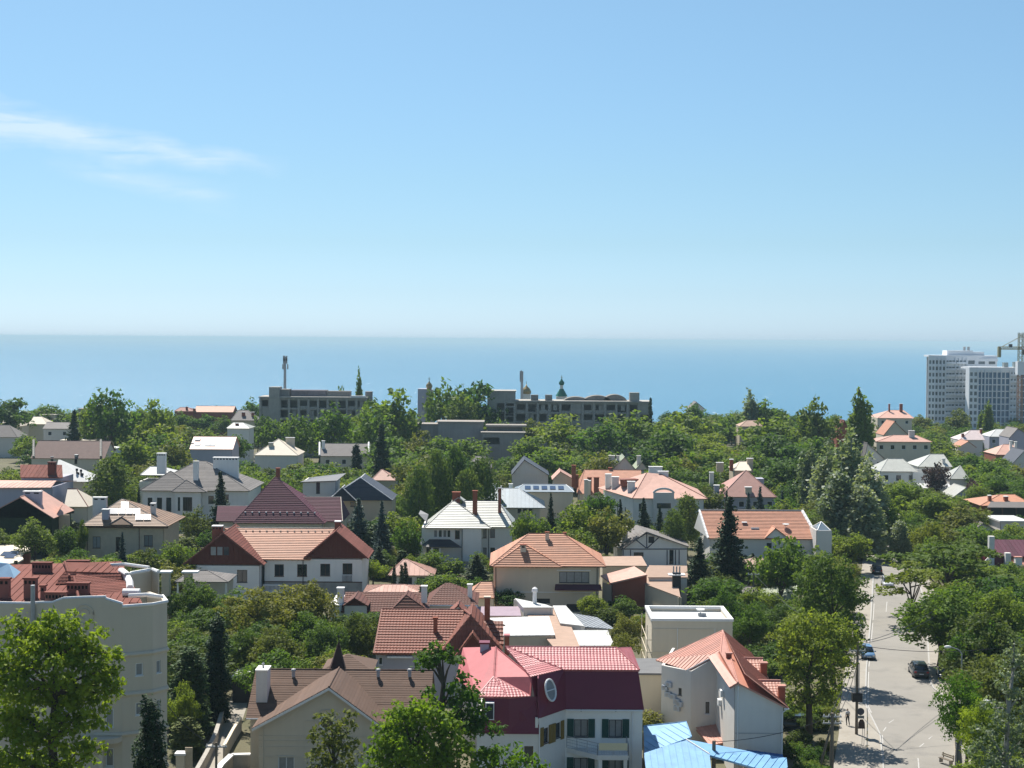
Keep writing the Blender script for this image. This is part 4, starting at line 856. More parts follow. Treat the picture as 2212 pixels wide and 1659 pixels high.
flatb('tan_roof_building', 'pale tan roof with white edge strip beside the chimney pipes', [(1385, 1258), (1470, 1290), (1460, 1240), (1400, 1224)], 4.0, r_tan, m_beige, cat='building')
flatb('tan_roof_building', 'small tan tiled roof in front of the dark spruce', [(1400, 1247), (1486, 1247), (1484, 1222), (1402, 1221)], 4.6, r_tan, m_greyw, cat='building')
t = Thing('pipe_chimney', 'cluster of slim metal flue pipes on a dark base by the spruce', 'chimney', (P(1462, 1260, 222).x, 222, 0)); boxp(t, 'base', -.6, .6, 0, .9, 0, t.z(1238), m_fd); boxp(t, 'chimney_cap', -1.2, 1.2, -.4, 1.3, t.z(1243), t.z(1241), m_capw)
for i in range(3): B().tube([(-.45 + .45 * i, .4, t.z(1242)), (-.45 + .45 * i, .4, t.z(1224))], .1, 8).mk('flue_pipe', m_steel, t.o)
# --- white house with pale roof
h = house('white_villa', 'white villa with pale glazed hip roof, three brick chimneys and dark porch roof', 1000, 265, cat='villa')
bd = body(h, 911, 998, 1140, 11, m_white, [(937, 945, 1145, 1161, 'w0c'), (947, 955, 1145, 1161, 'w0'), (957, 965, 1145, 1161, 'w0c'), (966, 973, 1145, 1161, 'w0'), (983, 993, 1146, 1164, 'b0'), (921, 931, 1184, 1214, 'v'), (936, 953, 1184, 1216, 'v')])
ze = bd['z']; body(h, 998, 1040, 1139, 11, m_white, y=-1.0, back=False)
body(h, 1040, 1106, 1138, 12, m_white, [(1041, 1051, 1143, 1162, 'b0c'), (1059, 1069, 1143, 1161, 'b0c'), (1041, 1051, 1183, 1203, 'b0c'), (1059, 1069, 1183, 1200, 'b0')], y=1.)
a = h.L(980, 1083, 4.6); hip(h, h.x(918, -1.2), h.x(1061, -1.2), -1.3, 11, ze + .1, a.x - .2, a.x + .2, 4.6, a.z, r_pale, cm=r_slate, row=.44, lift=.07)
zr = h.z(1082, 6.5, 1040); hip(h, h.x(985, 6), h.x(1112, .3), .4, 13, ze + .12, h.x(1000, 6.5, 1082), h.x(1076, 6.5, 1082), 6.5, zr, r_pale, cm=r_slate, row=.44, lift=.07)
a2 = h.L(991, 1072, 7); hipy(h, h.x(975, 6), h.x(1005, 6), 5.5, 9, zr - .1, 5.5, 9, a2.x, a2.z, r_pale, cm=r_slate)
chimp(h, 977, 994, 1063, 1088, 5.6, m_brick, m_brick, d=1.1); chimp(h, 1021, 1031, 1060, 1106, 3.0, m_brick, m_brick, d=.8); chimp(h, 1076, 1082.5, 1054, 1106, 3.6, m_brick, m_gutter, d=.6)
p = h.x(998, -1.05); pipe(h, [(p + .05, -1.1, ze), (p + .05, -1.1, .1)], .07, m_fd); pipe(h, [(h.x(1056, 1), .92, ze), (h.x(1056, 1), .92, .1)], .07, m_fd)
zp, zq = h.z(1181, -2, 950), h.z(1165, 0, 950)
slope(h, [(h.x(921, -2.2), -2.2, zp), (h.x(997, -2.2), -2.2, zp), (h.x(972, 0), -.01, zq), (h.x(928, 0), -.01, zq)], r_slate, row=.4); slope(h, [(h.x(896, 2), 3.5, zp), (h.x(921, -2.2), -2.2, zp), (h.x(928, 0), -.01, zq), (h.x(913, 2), 3.5, zq)], r_slate)
for u in (912, 934, 951): boxp(h, 'post', h.x(u, -2) - .15, h.x(u, -2) + .15, -2.0, -1.7, 0, zp - .1, m_white)
b = B(); slope(h, [(h.x(903, 4), 6., h.z(1110, 6, 905)), (h.x(920, 1), 2., h.z(1127, 2, 915)), (h.x(925, 3), 4., h.z(1111, 4, 915)), (h.x(906, 5), 8, h.z(1102, 8, 910))], r_slate)
boxp(h, 'terrace_wall', h.x(950, -3), h.x(1060, -3), -3.3, -3., 0, h.z(1212, -3, 1000), m_conc)
boxp(h, 'garden_wall', h.x(895, -5), h.x(1064, -5), -5.4, -5.1, 0, h.z(1226, -5, 980), m_conc)
# --- blue grey roof house behind
h = house('bluegrey_roof_house', 'house with blue grey metal hip roof and row of small arched windows', 1110, 300)
bd = body(h, 1035, 1166, 1096, 12, m_beige, [(1118, 1126, 1099, 1108, 'd'), (1130, 1138, 1099, 1108, 'd'), (1142, 1150, 1099, 1108, 'd')]); ze = bd['z']; zr = h.z(1055, 6, 1110)
hip(h, h.x(1030), h.x(1178), -.6, 12.6, ze, h.x(1058, 6), h.x(1120, 6), 6., zr, r_bluegrey, cm=m_capw, seam=.8)
a = h.L(1030, 1066, 1); hip(h, h.x(990), h.x(1075), -1.2, 10, ze - .2, a.x, a.x + .3, 4., h.z(1066, 4, 1030), r_bluegrey, cm=m_capw)
for u0, u1, v0, y in ((1076, 1083, 1050, 2.), (1065, 1072, 1045, 7), (1099, 1107, 1045, 7), (1010, 1016, 1053, 5)): chimp(h, u0, u1, v0, 1072, y, m_white, m_capw)
h = house('skylight_building', 'white building with glazed skylight roof and tall white chimney', 1176, 322)
bd = body(h, 1116, 1238, 1062, 9, m_cream); ze = bd['z']; zr = h.z(1046, 5, 1180)
hip(h, h.x(1112), h.x(1240), -.4, 9.4, ze, h.x(1130, 4.5), h.x(1222, 4.5), 4.5, zr, r_bluegrey, cm=m_capw)
for i in range(5): p = h.x(1140 + 18 * i, 1.5, 1050); k = (zr - ze) / 4.9; B().prism([(p - .6, 1., ze + k * 1.4 + .08), (p + .6, 1., ze + k * 1.4 + .08), (p + .6, 3.2, ze + k * 3.6 + .08), (p - .6, 3.2, ze + k * 3.6 + .08)], (0, 0, .06)).mk('skylight', m_solar, h.o)
chimp(h, 1266, 1276, 1038, 1062, 3, m_cream, m_capw); chimp(h, 1262, 1270, 1036, 1068, -1.0, m_cream, m_capw)
# --- salmon hip villa
h = house('salmon_hip_villa', 'cream villa with broad pale salmon hip roof and white chimneys', 1440, 313, cat='villa')
bd = body(h, 1368, 1520, 1076, 14, m_white, [(1380, 1386, 1088, 1104, 'd'), (1390, 1396, 1088, 1104, 'd')]); ze = bd['z']; zr = h.z(1021, 9, 1410)
el = h.x(1295, 14, 1047); slope(h, [(h.x(1366, -.7), -.7, ze), (h.x(1529, -.7), -.7, ze), (h.x(1426, 9, 1029), 9, zr - .25), (h.x(1397, 9, 1021), 9, zr)], r_salmonp)
slope(h, [(el, 21, ze), (h.x(1366, -.7), -.7, ze), (h.x(1397, 9, 1021), 9., zr)], r_salmonp); slope(h, [(h.x(1529, -.7), -.7, ze), (h.x(1529, 2), 20, ze), (h.x(1426, 9), 9, zr - .25)], r_salmonp)
cap(h, (h.x(1366, -.7), -.7, ze), (h.x(1397, 9, 1021), 9., zr), r_brtile); cap(h, (h.x(1529, -.7), -.7, ze), (h.x(1426, 9), 9, zr - .25), r_brtile)
wall(h, (el + 1.2, 20), (h.x(1370, 0), .2), 0, ze, m_white, [(9.5, 10.2, 2.5, 5.2, 'd'), (11, 11.7, 2.5, 5.2, 'd'), (14.5, 15.2, 3, 5, 'd')])
b = B(); b.box(h.x(1411, -1), h.x(1456, -1), -1.1, -.6, ze - .05, h.z(1064, -1, 1433)); b.tube([(h.x(1411 + 45 * i / 10, -1), -.85, h.z(1064, -1, 1433) - .1 + .9 * math.sin(math.pi * i / 10) ** .6) for i in range(11)], .25, 6); b.mk('parapet_gable', m_greyw, h.o)
boxp(h, 'bay_wall', h.x(1411, -1), h.x(1460, -1), -1.05, -.01, 0, ze - .06, m_greyw); B().box(h.x(1419, -1), h.x(1449, -1), -1.09, -1.056, h.z(1098, -1, 1430), h.z(1087, -1, 1430)).mk('window', m_glass, h.o)
for u0, u1, v0, v1, y in ((1308, 1321, 1024, 1047, 16), (1322, 1337, 1030, 1052, 13), (1356, 1372, 1040, 1064, 4), (1402, 1431, 1008, 1024, 14), (1422, 1444, 1018, 1033, 9)): chimp(h, u0, u1, v0, v1, y, m_white, m_capw, d=1.)
B().prism([(h.x(1342, 8), 8, h.z(1052, 8, 1350)), (h.x(1380, 8), 8, h.z(1046, 8, 1380)), (h.x(1379, 8), 8, h.z(1035, 8, 1380)), (h.x(1340, 8), 8, h.z(1036, 8, 1345))], (0, 3, 0)).mk('dormer', r_brtile, h.o)
h = house('orange_brown_house', 'house with orange brown tile roof and a pair of brick chimneys', 1310, 345)
bd = body(h, 1252, 1330, 1066, 10, m_cream); ze = bd['z']; zr = h.z(1015, 8, 1310); hip(h, h.x(1247), h.x(1386), -.5, 16, ze, h.x(1262, 8), h.x(1384, 8), 8, zr, r_orange2)
for u0, u1, v0, v1, y in ((1235, 1244, 1005, 1046, 0), (1244, 1250, 1026, 1046, .5), (1269, 1278, 1031, 1062, -.2), (1283, 1294, 1031, 1062, -.2), (1315, 1322, 1010, 1030, 8)): chimp(h, u0, u1, v0, v1, y, m_brick, m_brick, d=.9)
h = house('green_gable_house', 'small house with grey green double gable roof against the woods', 1360, 372)
bd = body(h, 1318, 1400, 1018, 9, m_greyw)
for ua, va, u0, u1 in ((1348, 987, 1320, 1374), (1385, 998, 1370, 1402)): hipy(h, h.x(u0), h.x(u1), -.4, 10, h.z(1015, 0, ua), -.4, 10, h.x(ua), h.z(va, 0, ua), r_greenm, gm=m_greyw)
for u0, u1, v0 in ((1315, 1328, 984), (1332, 1338, 984), (1376, 1384, 984), ): chimp(h, u0, u1, v0, 1012, 1., m_greyw, m_greyw)
h = house('pink_gable_cottage', 'small cottage with dusty pink gable roof behind the skylight building', 1210, 352, cat='cottage'); bd = body(h, 1196, 1238, 1036, 8, m_beige); hipy(h, h.x(1192), h.x(1242), -.4, 8.4, bd['z'], -.4, 8.4, h.x(1210), h.z(1018, 0, 1210), r_salmonp, gm=m_beige)
# --- half timbered house
h = house('timbered_house', 'white half timbered gable house with grey roof and blue black beams', 1405, 265)
bd = body(h, 1344, 1484, 1186, 10, m_white, [(1369, 1390, 1193, 1201, 'b'), (1446, 1455, 1188, 1218, 'd')]); ze = bd['z']; xa = h.x(1397); za = h.z(1148, 0, 1397)
wall(h, (h.x(1326, 4), 4), (bd['x0'] - .003, 0), 0, ze, m_white)
b = B(); b.prism([(bd['x0'], 0, ze), (bd['x1'], 0, ze), (bd['x1'], 0, ze + .6), (xa, 0, za - .1)], (0, .25, 0)); b.mk('gable_wall', m_white, h.o)
slope(h, [(h.x(1329, 6), 7, ze - .1), (h.x(1343, -.6), -.6, ze - .1), (xa, -.6, za + .05), (h.x(1374, 9), 9., za + .05)], r_grey, row=.45)
slope(h, [(h.x(1489, -.6), -.6, ze + .55), (h.x(1480, 9), 9, ze + .55), (h.x(1374, 9), 9., za + .05), (xa, -.6, za + .05)], r_grey, row=.45)
def beam(u0, v0, u1, v1, w=.16):
    p, q = h.L(u0, v0, -.03), h.L(u1, v1, -.03); d = (q - p).normalized(); s = Vector((-d.z, 0, d.x)) * (w / 2); b = B(); b.prism([p - s, q - s, q + s, p + s], (0, -.05, 0)); b.mk('beam', m_timb2, h.o)
for q in ((1345, 1186, 1484, 1186), (1397, 1150, 1397, 1184), (1374, 1166, 1396, 1184), (1424, 1160, 1398, 1184), (1362, 1188, 1362, 1201), (1441, 1188, 1441, 1220), (1459, 1188, 1459, 1220), (1467, 1188, 1467, 1220), (1344, 1186, 1397, 1151), (1346, 1188, 1346, 1200)): beam(*q)
p = h.L(1407, 1166, 0); boxp(h, 'window', p.x - .5, p.x + .5, -.08, -.003, p.z - .55, p.z + .55, m_fd); chimp(h, 1344, 1356, 1138, 1168, 3.2, m_greyw, m_greyw, d=.9)
# --- long orange roof house
h = house('long_orange_house', 'long white house with weathered orange roof and pale gable verges', 1640, 262)
bd = body(h, 1534, 1764, 1163, 14, m_greyw, [(1560, 1570, 1170, 1185, 'w'), (1655, 1668, 1172, 1186, 'w')]); ze = bd['z']; zr = h.z(1103, 7, 1620)
hip(h, h.x(1530), h.x(1768), -.5, 14.5, ze, h.x(1511, 7, 1103), h.x(1733, 7, 1103), 7., zr, r_orange2, row=.42, lift=.07, caps=False)
cap(h, (h.x(1511, 7, 1103), 7, zr), (h.x(1733, 7, 1103), 7, zr), m_conc, .2); cap(h, (h.x(1530), -.5, ze), (h.x(1511, 7, 1103), 7, zr), m_capw, .22); cap(h, (h.x(1768), -.5, ze), (h.x(1733, 7, 1103), 7, zr), m_capw, .3)
gable(h, (h.x(1510, 7), 14, ze), (h.x(1531, -.2), -.2, ze), (h.x(1511, 7), 7, zr), m_white)
a = h.L(1672, 1138, 1.); hipy(h, h.x(1650), h.x(1706), -.7, 5, ze + .05, -.7, 5, a.x, a.z, r_orange2, gm=m_white)
chimp(h, 1604, 1613, 1128, 1144, 3.2, m_brick, m_capw); p = h.L(1630, 1142, 2.5); boxp(h, 'skylight', p.x - .7, p.x + .7, 1.9, 2.9, p.z - .35, p.z + .2, m_solarl)
p = h.L(1697, 1134, 2.4); b = B(); b.lathe(p.x, 2.2, [(.05, p.z - .8), (.06, p.z - .2), (.55, p.z + .1), (.6, p.z + .2)], 12); b.mk('satellite_dish', m_capw, h.o)
h = house('glass_pyramid_annexe', 'white annexe with small glazed pyramid lantern at the end of the orange roof', 1782, 258, cat='annexe')
bd = body(h, 1764, 1797, 1146, 6, m_greyw); p = h.L(1776, 1127, 3); z0 = bd['z']; x0, x1 = bd['x0'] + .2, bd['x1'] - .2
B().add([(x0, .2, z0), (x1, .2, z0), (x1, 5, z0), (x0, 5, z0), ((x0 + x1) / 2, 2.6, p.z)], [(0, 1, 4), (1, 2, 4), (2, 3, 4), (3, 0, 4), (0, 3, 2, 1)]).mk('glass_roof', mat('roof glazing', (.12, .16, .19), .15, spec=.7), h.o)
b = B()
for q in ((x0, .2), (x1, .2), (x1, 5), (x0, 5)): b.tube([(q[0], q[1], z0), ((x0 + x1) / 2, 2.6, p.z + .05)], .09, 5)
b.mk('glazing_bar', m_fw, h.o)
# --- gable house with timber fronts
h = house('twin_gable_house', 'white house with orange tile roof between two dark red timber gables', 600, 234)
bd = body(h, 570, 782, 1208, 12, m_white, [(593, 613, 1219, 1245, 'b'), (642, 663, 1219, 1245, 'b'), (692, 713, 1218, 1244, 'b'), (740, 761, 1217, 1256, 'b')]); ze = bd['z']
zr = h.z(1141, 6, 600); boxp(h, 'plinth', bd['x0'], bd['x1'] + .04, -.05, -.002, 0, h.z(1258, 0, 680), m_conc); boxp(h, 'string_course', bd['x0'], bd['x1'] + .05, -.08, -.002, h.z(1258, 0, 680), h.z(1256, 0, 680), m_fb)
slope(h, [(h.x(560, -.5), -.5, ze), (h.x(670, -.5), -.5, ze), (h.x(724, 6, 1140), 6, zr), (h.x(484, 6, 1141), 6, zr)], r_orange, row=.42, lift=.08); slope(h, [(h.x(790), 12.5, ze), (h.x(480), 12.5, ze), (h.x(484, 6), 6, zr), (h.x(722, 6), 6, zr)], r_orange)
cap(h, (h.x(484, 6), 6, zr), (h.x(724, 6), 6, zr), r_cream, .13)
bl = body(h, 423, 560, 1222, 12, m_white, [(512, 534, 1231, 1258, 'd')], y=-2.2)
for (u0, v0, ua, va, u1, v1, yf) in ((394, 1222, 482, 1151, 570, 1218, -3.0), (655, 1209, 725.5, 1147, 796, 1203, -.9)):
    a = h.L(ua, va, yf); p, q = h.L(u0, v0, yf), h.L(u1, v1, yf); zz = (p.z + q.z) / 2
    hipy(h, p.x, q.x, yf, 8, zz, yf, 8, a.x, a.z, r_rust if u0 < 500 else r_rust, cm=r_rust, row=.42, lift=.06)
    n = 16; yb = yf + .75
    for i in range(n):                                  # upright boards of the timber gable
        xa_, xb_ = p.x + .35 + (q.x - p.x - .7) * i / n, p.x + .35 + (q.x - p.x - .7) * (i + 1) / n - .025
        def zt_(x): return zz + (a.z - zz) * max(0, (1 - abs(x - a.x) / ((q.x - p.x) / 2))) - .12
        ztl, ztr = zt_(xa_), zt_(xb_)
        B().prism([(xa_, yb, zz - .05), (xb_, yb, zz - .05), (xb_, yb, max(ztr, zz)), (xa_, yb, max(ztl, zz))], (0, .06, 0)).mk('gable_board', m_timber, h.o)
    B().prism([(p.x + .4, yb + .08, zz - .1), (q.x - .4, yb + .08, zz - .1), (a.x, yb + .08, a.z - .15)], (0, .1, 0)).mk('gable_wall', m_timber, h.o)
    for s in (p, q): B().prism([(s.x, yf - .03, zz - .2), (a.x, yf - .03, a.z - .22), (a.x, yf - .03, a.z + .02), (s.x, yf - .03, zz + .04)], (0, .05, 0)).mk('verge_board', r_rust, h.o)
for u, mm in ((461, m_curt), (475, m_curt), (489, m_glass)):
    w_ = h.L(u, 1190, -2.3); boxp(h, 'gable_window', w_.x - .38, w_.x + .38, -2.36, -2.26, w_.z - .65, w_.z + .6, mm)
chimp(h, 458, 479, 1136, 1166, -1.0, m_brick, m_capw, d=1.2, slots=3); chimp(h, 723, 735, 1126, 1147, 5.0, m_brick, m_capw, d=1.0)
for u in (571, 655): pipe(h, [(h.x(u, -.1), -.12, ze - .1), (h.x(u, -.1), -.12, .1)], .06, m_fd)
b = B(); bz = h.z(1256, -.4, 750)
for i in range(9): b.tube([(h.x(740 + 2.6 * i, -.3), -.35, bz), (h.x(740 + 2.6 * i, -.3), -.35, bz + 1.0)], .045, 5)
b.tube([(h.x(740, -.3), -.35, bz + 1), (h.x(761, -.3), -.35, bz + 1)], .06, 5); b.mk('railing', m_fw, h.o)
b = B(); bz = h.z(1278, -1.6, 580); b.box(h.x(568, -1.6), h.x(622, -1.6), -1.7, -.1, bz - .25, bz)
for i in range(18): b.tube([(h.x(569 + 2.9 * i, -1.6), -1.6, bz), (h.x(569 + 2.9 * i, -1.6), -1.6, bz + .95)], .05, 5)
b.box(h.x(568, -1.6), h.x(622, -1.6), -1.72, -1.5, bz + .95, bz + 1.1); b.mk('balcony', m_fw, h.o)
g0 = h.x(484, 6); 
for i in range(15): p = h.x(500 + 15 * i, 4.7, 1148); k_ = (zr - ze) / 6.5; boxp(h, 'snow_guard', p - .12, p + .12, 5.15, 5.3, ze + k_ * 5.7 + .05, ze + k_ * 5.7 + .22, r_cream)
# --- plum pyramid roof house
h = house('pyramid_roof_house', 'cream house with steep dark plum pyramid roof and side wings', 600, 279)
bd = body(h, 515, 695, 1129, 13, m_cream); ze = bd['z']; a = h.L(595, 1030, 7)
hip(h, h.x(504, -.7), h.x(701, -.7), -.8, 14.8, ze, a.x - .05, a.x + .05 - .06, 7., a.z, r_plum, row=.42, lift=.08, caps=True)
for u0, u1, r0_, r1_, vr, y in ((468, 530, 470, 540, 1093, 2.), (690, 741, 640, 736, 1073, 3.)):
    body(h, u0 + 5, u1 - 5, 1130, 11, m_cream, y=y, zt=ze); hip(h, h.x(u0, y), h.x(u1, y), y - .6, y + 11.6, ze, h.x(r0_, y + 5.5), h.x(r1_, y + 5.5), y + 5.5, h.z(vr, y + 5.5, r0_), r_plum, cm=r_cream, row=.42, lift=.08)
chimp(h, 596, 604, 1011, 1036, 8., m_brick, m_brick, d=.8)
k_ = (a.z - ze) / 7.8
for i in range(11): p = h.x(530 + 15 * i, .9, 1113); boxp(h, 'snow_guard', p - .14, p + .14, .75, .95, ze + k_ * 1.65 + .03, ze + k_ * 1.65 + .25, m_capw)
# --- grey big house with white chimneys
h = house('grey_roof_mansion', 'pale mansion with grey shingle hip roofs and three massive white chimneys', 420, 316, cat='mansion')
bd = body(h, 308, 536, 1059, 16, m_white, [(339, 350, 1075, 1105, 'd'), (359, 370, 1075, 1105, 'd'), (359, 370, 1108, 1120, 'd'), (395, 415, 1074, 1103, 'd3'), (450, 462, 1071, 1088, 'd'), (483, 494, 1068, 1085, 'd'), (319, 329, 1075, 1105, 'd')]); ze = bd['z']; zr = h.z(996, 9, 430)
hip(h, h.x(302), h.x(541), -.8, 18, ze, h.x(427, 9), h.x(444, 9), 9, zr, r_grey, row=.5, lift=.04)
a = h.L(366, 1018, 3); hip(h, h.x(302, -.9), h.x(432, -.9), -.95, 12, ze - .02, a.x, a.x + .1, 4., h.z(1018, 4, 366), r_grey, row=.5, lift=.04)
a = h.L(402, 1037, .5); body(h, 378, 434, 1061, 2, m_white, [(395, 415, 1074, 1103, 'd3'), (384, 389, 1074, 1103, 'd')], y=-1.6, back=False); hip(h, h.x(370, -2.2), h.x(446, -2.2), -2.3, 3, ze - .1, a.x, a.x + .1, .5, h.z(1037, .5, 402), r_grey, row=.5, lift=.04)
chimp(h, 338.5, 357, 979, 1016, 7, m_white, m_capw, d=1.3, slots=4); chimp(h, 417, 428, 996, 1048, 2.5, m_white, m_greyw, d=.9); chimp(h, 460, 514, 988, 1036, 6.5, m_white, m_capw, d=1.4, slots=8)
body(h, 300, 352, 1040, 8, m_white, y=12.5); hip(h, h.x(303, 12), h.x(375, 12), 12, 21, h.z(1026, 12, 330), h.x(325, 16), h.x(352, 16), 16, h.z(1008, 16, 330), r_whitem)
# --- limestone house with solar panels
h = house('solar_panel_house', 'square limestone house with brown tile hip roof covered in solar panels', 266, 264)
bd = body(h, 181, 352.5, 1135, 12.5, m_stone, [(200, 217, 1159, 1184, 'bc'), (250, 262, 1160, 1193, 'b'), (311, 330, 1156, 1180, 'bc')]); ze = bd['z']; a = h.L(264, 1078, 6)
r_mix = roofm('mottled brown tile', (.22, .135, .085), .6, var=.3)
hip(h, h.x(176, -.8), h.x(363, -.8), -.9, 13.4, ze, a.x - .1, a.x + .1, 6.2, h.z(1078, 6.2, 264), r_mix, cm=r_slate, row=.42, lift=.07)
k_ = (h.z(1078, 6.2, 264) - ze) / 7.1
def panel(u0, u1, v0, v1, glare):
    um = (u0 + u1) / 2
    # meet the roof plane z = ze + k (y + .9)
    def hit(u, v):
        o, d = h._r(u, v); t = (ze + k_ * .9 + k_ * o.y - o.z) / (d.z - k_ * d.y); return o + d * t
    q = [hit(u0, v1), hit(u1, v1), hit(u1, v0), hit(u0, v0)]; n = Vector((0, -k_, 1)).normalized(); b = B(); b.prism([p + n * .22 for p in q], -n * .07); o = b.mk('solar_panel', m_steel, h.o)
    c_ = sum(q, Vector()) / 4; b = B(); b.prism([c_ + (p - c_) * .94 + n * .235 for p in q], -n * .012); b.mk('pane', m_solar, o)
for q in ((262, 278, 1086, 1100, 1), (237, 255, 1100, 1112, 1), (257, 271, 1100, 1112, 1), (273, 286, 1100, 1112, 1), (288, 303, 1100, 1112, 1), (293, 309, 1113, 1125, 0), (311, 326, 1113, 1125, 0)): panel(*q)
chimp(h, 220, 234, 1100, 1132, .6, m_lilac, m_capw, d=1.0); chimp(h, 200, 229, 1074, 1108, 6.5, m_greyw, m_capw, d=1., slots=2); chimp(h, 325, 335, 1087, 1106, 4, m_greyw, m_capw, d=.8, slots=1)
gx = h.L(262, 1115, 1); hipy(h, h.x(238, 0), h.x(290, 0), -.95, 4, ze + .25, .3, 4, h.x(262, .3), h.z(1117, .3, 262), r_mix, cm=r_slate)
q = [h.L(181, 1128, 1), h.L(199, 1122, 1.5)]
lx0 = h.x(172, 1); slx = (h.z(1078, 6.2, 264) - ze) / (a.x - .1 - h.x(176, -.8))
b = B(); b.prism([(h.x(176, -.8) + 1, 1.5, ze + slx * 1 + .15), (h.x(176, -.8) + 3.4, 3.5, ze + slx * 3.4 + .15), (h.x(176, -.8) + 3.4, 7., ze + slx * 3.4 + .15), (h.x(176, -.8) + 1., 8., ze + slx * 1. + .15)], (0, 0, .08)); b.mk('solar_panel', m_solar, h.o)
pipe(h, [(h.x(189), -.08, ze), (h.x(189), -.08, .1)], .06, m_fb); pipe(h, [(h.x(301), -.08, ze), (h.x(301), -.08, .1)], .06, m_fb); boxp(h, 'fascia', h.x(176, -.8), h.x(363, -.8), -.85, -.8, ze - .35, ze - .12, m_fb)
# --- ivy gable house far left
m_ivyw = mat('ivy covered wall', (.016, .032, .014), .9, .4, 1.2, .4, .9, 3)
h = house('ivy_house', 'gable house with ivy covered front wall and wide lilac chimney', 45, 278)
bd = body(h, -60, 112, 1118, 12, m_ivyw); ze = bd['z']; a = h.L(45, 1073, 0); hipy(h, h.x(-40), h.x(118), -.5, 12.5, ze, -.5, 12.5, a.x, a.z, r_salmonp, gm=m_ivyw)
gable(h, (h.x(-40) + .5, -.15, ze), (h.x(118) - .3, -.15, ze), (a.x, -.15, a.z - .2), m_ivyw); chimp(h, 50, 88, 1061, 1090, 2.5, m_lilac, m_capw, d=1.1, slots=2)
boxp(h, 'side_wall', h.x(113), h.x(136), 4, 4.3, 0, h.z(1112, 4, 125), m_stone)
b = B(); b.prism([(h.x(117, 3), 3, h.z(1118, 3, 117)), (h.x(135, 3), 3., h.z(1090, 3, 130)), (h.x(135, 8), 8, h.z(1090, 3, 130)), (h.x(117, 8), 8., h.z(1118, 3, 117))], (0, 0, -.15)); b.mk('roof', r_salmonp, h.o)
h = house('lilac_house', 'lilac grey house with rusty red low roof and dark chimney at the left edge', 50, 300)
bd = body(h, -60, 112, 1052, 12, m_lilac, [(118 - 60, 70, 1058, 1064, 'd')]); ze = bd['z']; zr = h.z(1036, 9, 60)
slope(h, [(h.x(-60), -.6, ze - .2), (h.x(112), -.6, ze), (h.x(122, 7), 7, zr), (h.x(-30, 7), 7, zr)], r_salmonp, seam=.9); slope(h, [(h.x(122), 14, ze), (h.x(-60), 14, ze), (h.x(-30, 7), 7, zr), (h.x(122, 7), 7, zr)], r_salmonp)
B().box(h.x(46, 9), h.x(134, 9), 9, 17, 0, h.z(1031, 9, 90)).mk('rear_wing', m_lilac, h.o); z9 = h.z(1031, 9, 90)
slope(h, [(h.x(44, 8.5), 8.5, z9), (h.x(136, 8.5), 8.5, z9), (h.x(134, 14), 14, h.z(1004, 14, 90)), (h.x(44, 14), 14, h.z(1004, 14, 90))], r_rust, seam=.9); chimp(h, 103, 119, 998, 1034, 9.4, m_timber, m_timber, d=1, slots=3)
h = house('white_roof_house', 'small house with bright white roof and four dark vent pipes', 152, 330)
bd = body(h, 136, 184, 1040, 10, m_beige); ze = bd['z']; hip(h, h.x(118), h.x(190), -.5, 11, ze, h.x(126, 6), h.x(130, 6), 6, h.z(993, 6, 130), r_whitem, caps=False)
for u, v in ((166, 1022), (175, 1024), (169, 1030), (178, 1032)): p = h.L(u, v, 2.0); B().lathe(p.x, 2.0, [(.18, p.z - .9), (.18, p.z + .5), (.3, p.z + .55), (.26, p.z + 1.)], 8).mk('roof_vent', m_fd, h.o)
h = house('cream_roof_house', 'cream house with glaring pale hip roof beside the ivy house', 165, 300)
bd = body(h, 143, 188, 1094, 8, m_cream, [(152, 160, 1098, 1108, 'd')]); hip(h, h.x(140), h.x(192), -.5, 9, bd['z'], h.x(146, 4), h.x(166, 4), 4, h.z(1056, 4, 155), r_cream, cm=r_brtile)
h = house('rounded_roof_house', 'terracotta building with wavy curved pale roof and solar panels at left edge', 20, 255)
zt = h.z(1200, 0, 20); out_ = [(-60, 1224), (0, 1223), (38, 1217), (50, 1210), (46, 1203), (52, 1196), (64, 1193), (66, 1186), (55, 1181), (0, 1180), (-60, 1180)]
q = [h.Lz(u, v, zt) for u, v in out_]; b = B(); b.prism([(p.x, p.y, 0) for p in q], (0, 0, zt)); b.mk('wall', m_terra, h.o); c_ = sum(q, Vector()) / len(q); b = B(); b.prism([(c_.x + (p.x - c_.x) * 1.03, c_.y + (p.y - c_.y) * 1.03, zt + .003) for p in q], (0, 0, .22)); b.mk('roof', r_cream, h.o)
for u, v in ((14, 1200), (30, 1198), (22, 1205)): p = h.Lz(u, v, zt + .25); B().prism([(p.x - .9, p.y - .7, zt + .3), (p.x + .7, p.y - .7, zt + .3), (p.x + .9, p.y + .8, zt + .75), (p.x - .7, p.y + .8, zt + .75)], (0, 0, .06)).mk('solar_panel', m_solar, h.o)
foot(h, -8, 6, q[1].y, q[9].y)
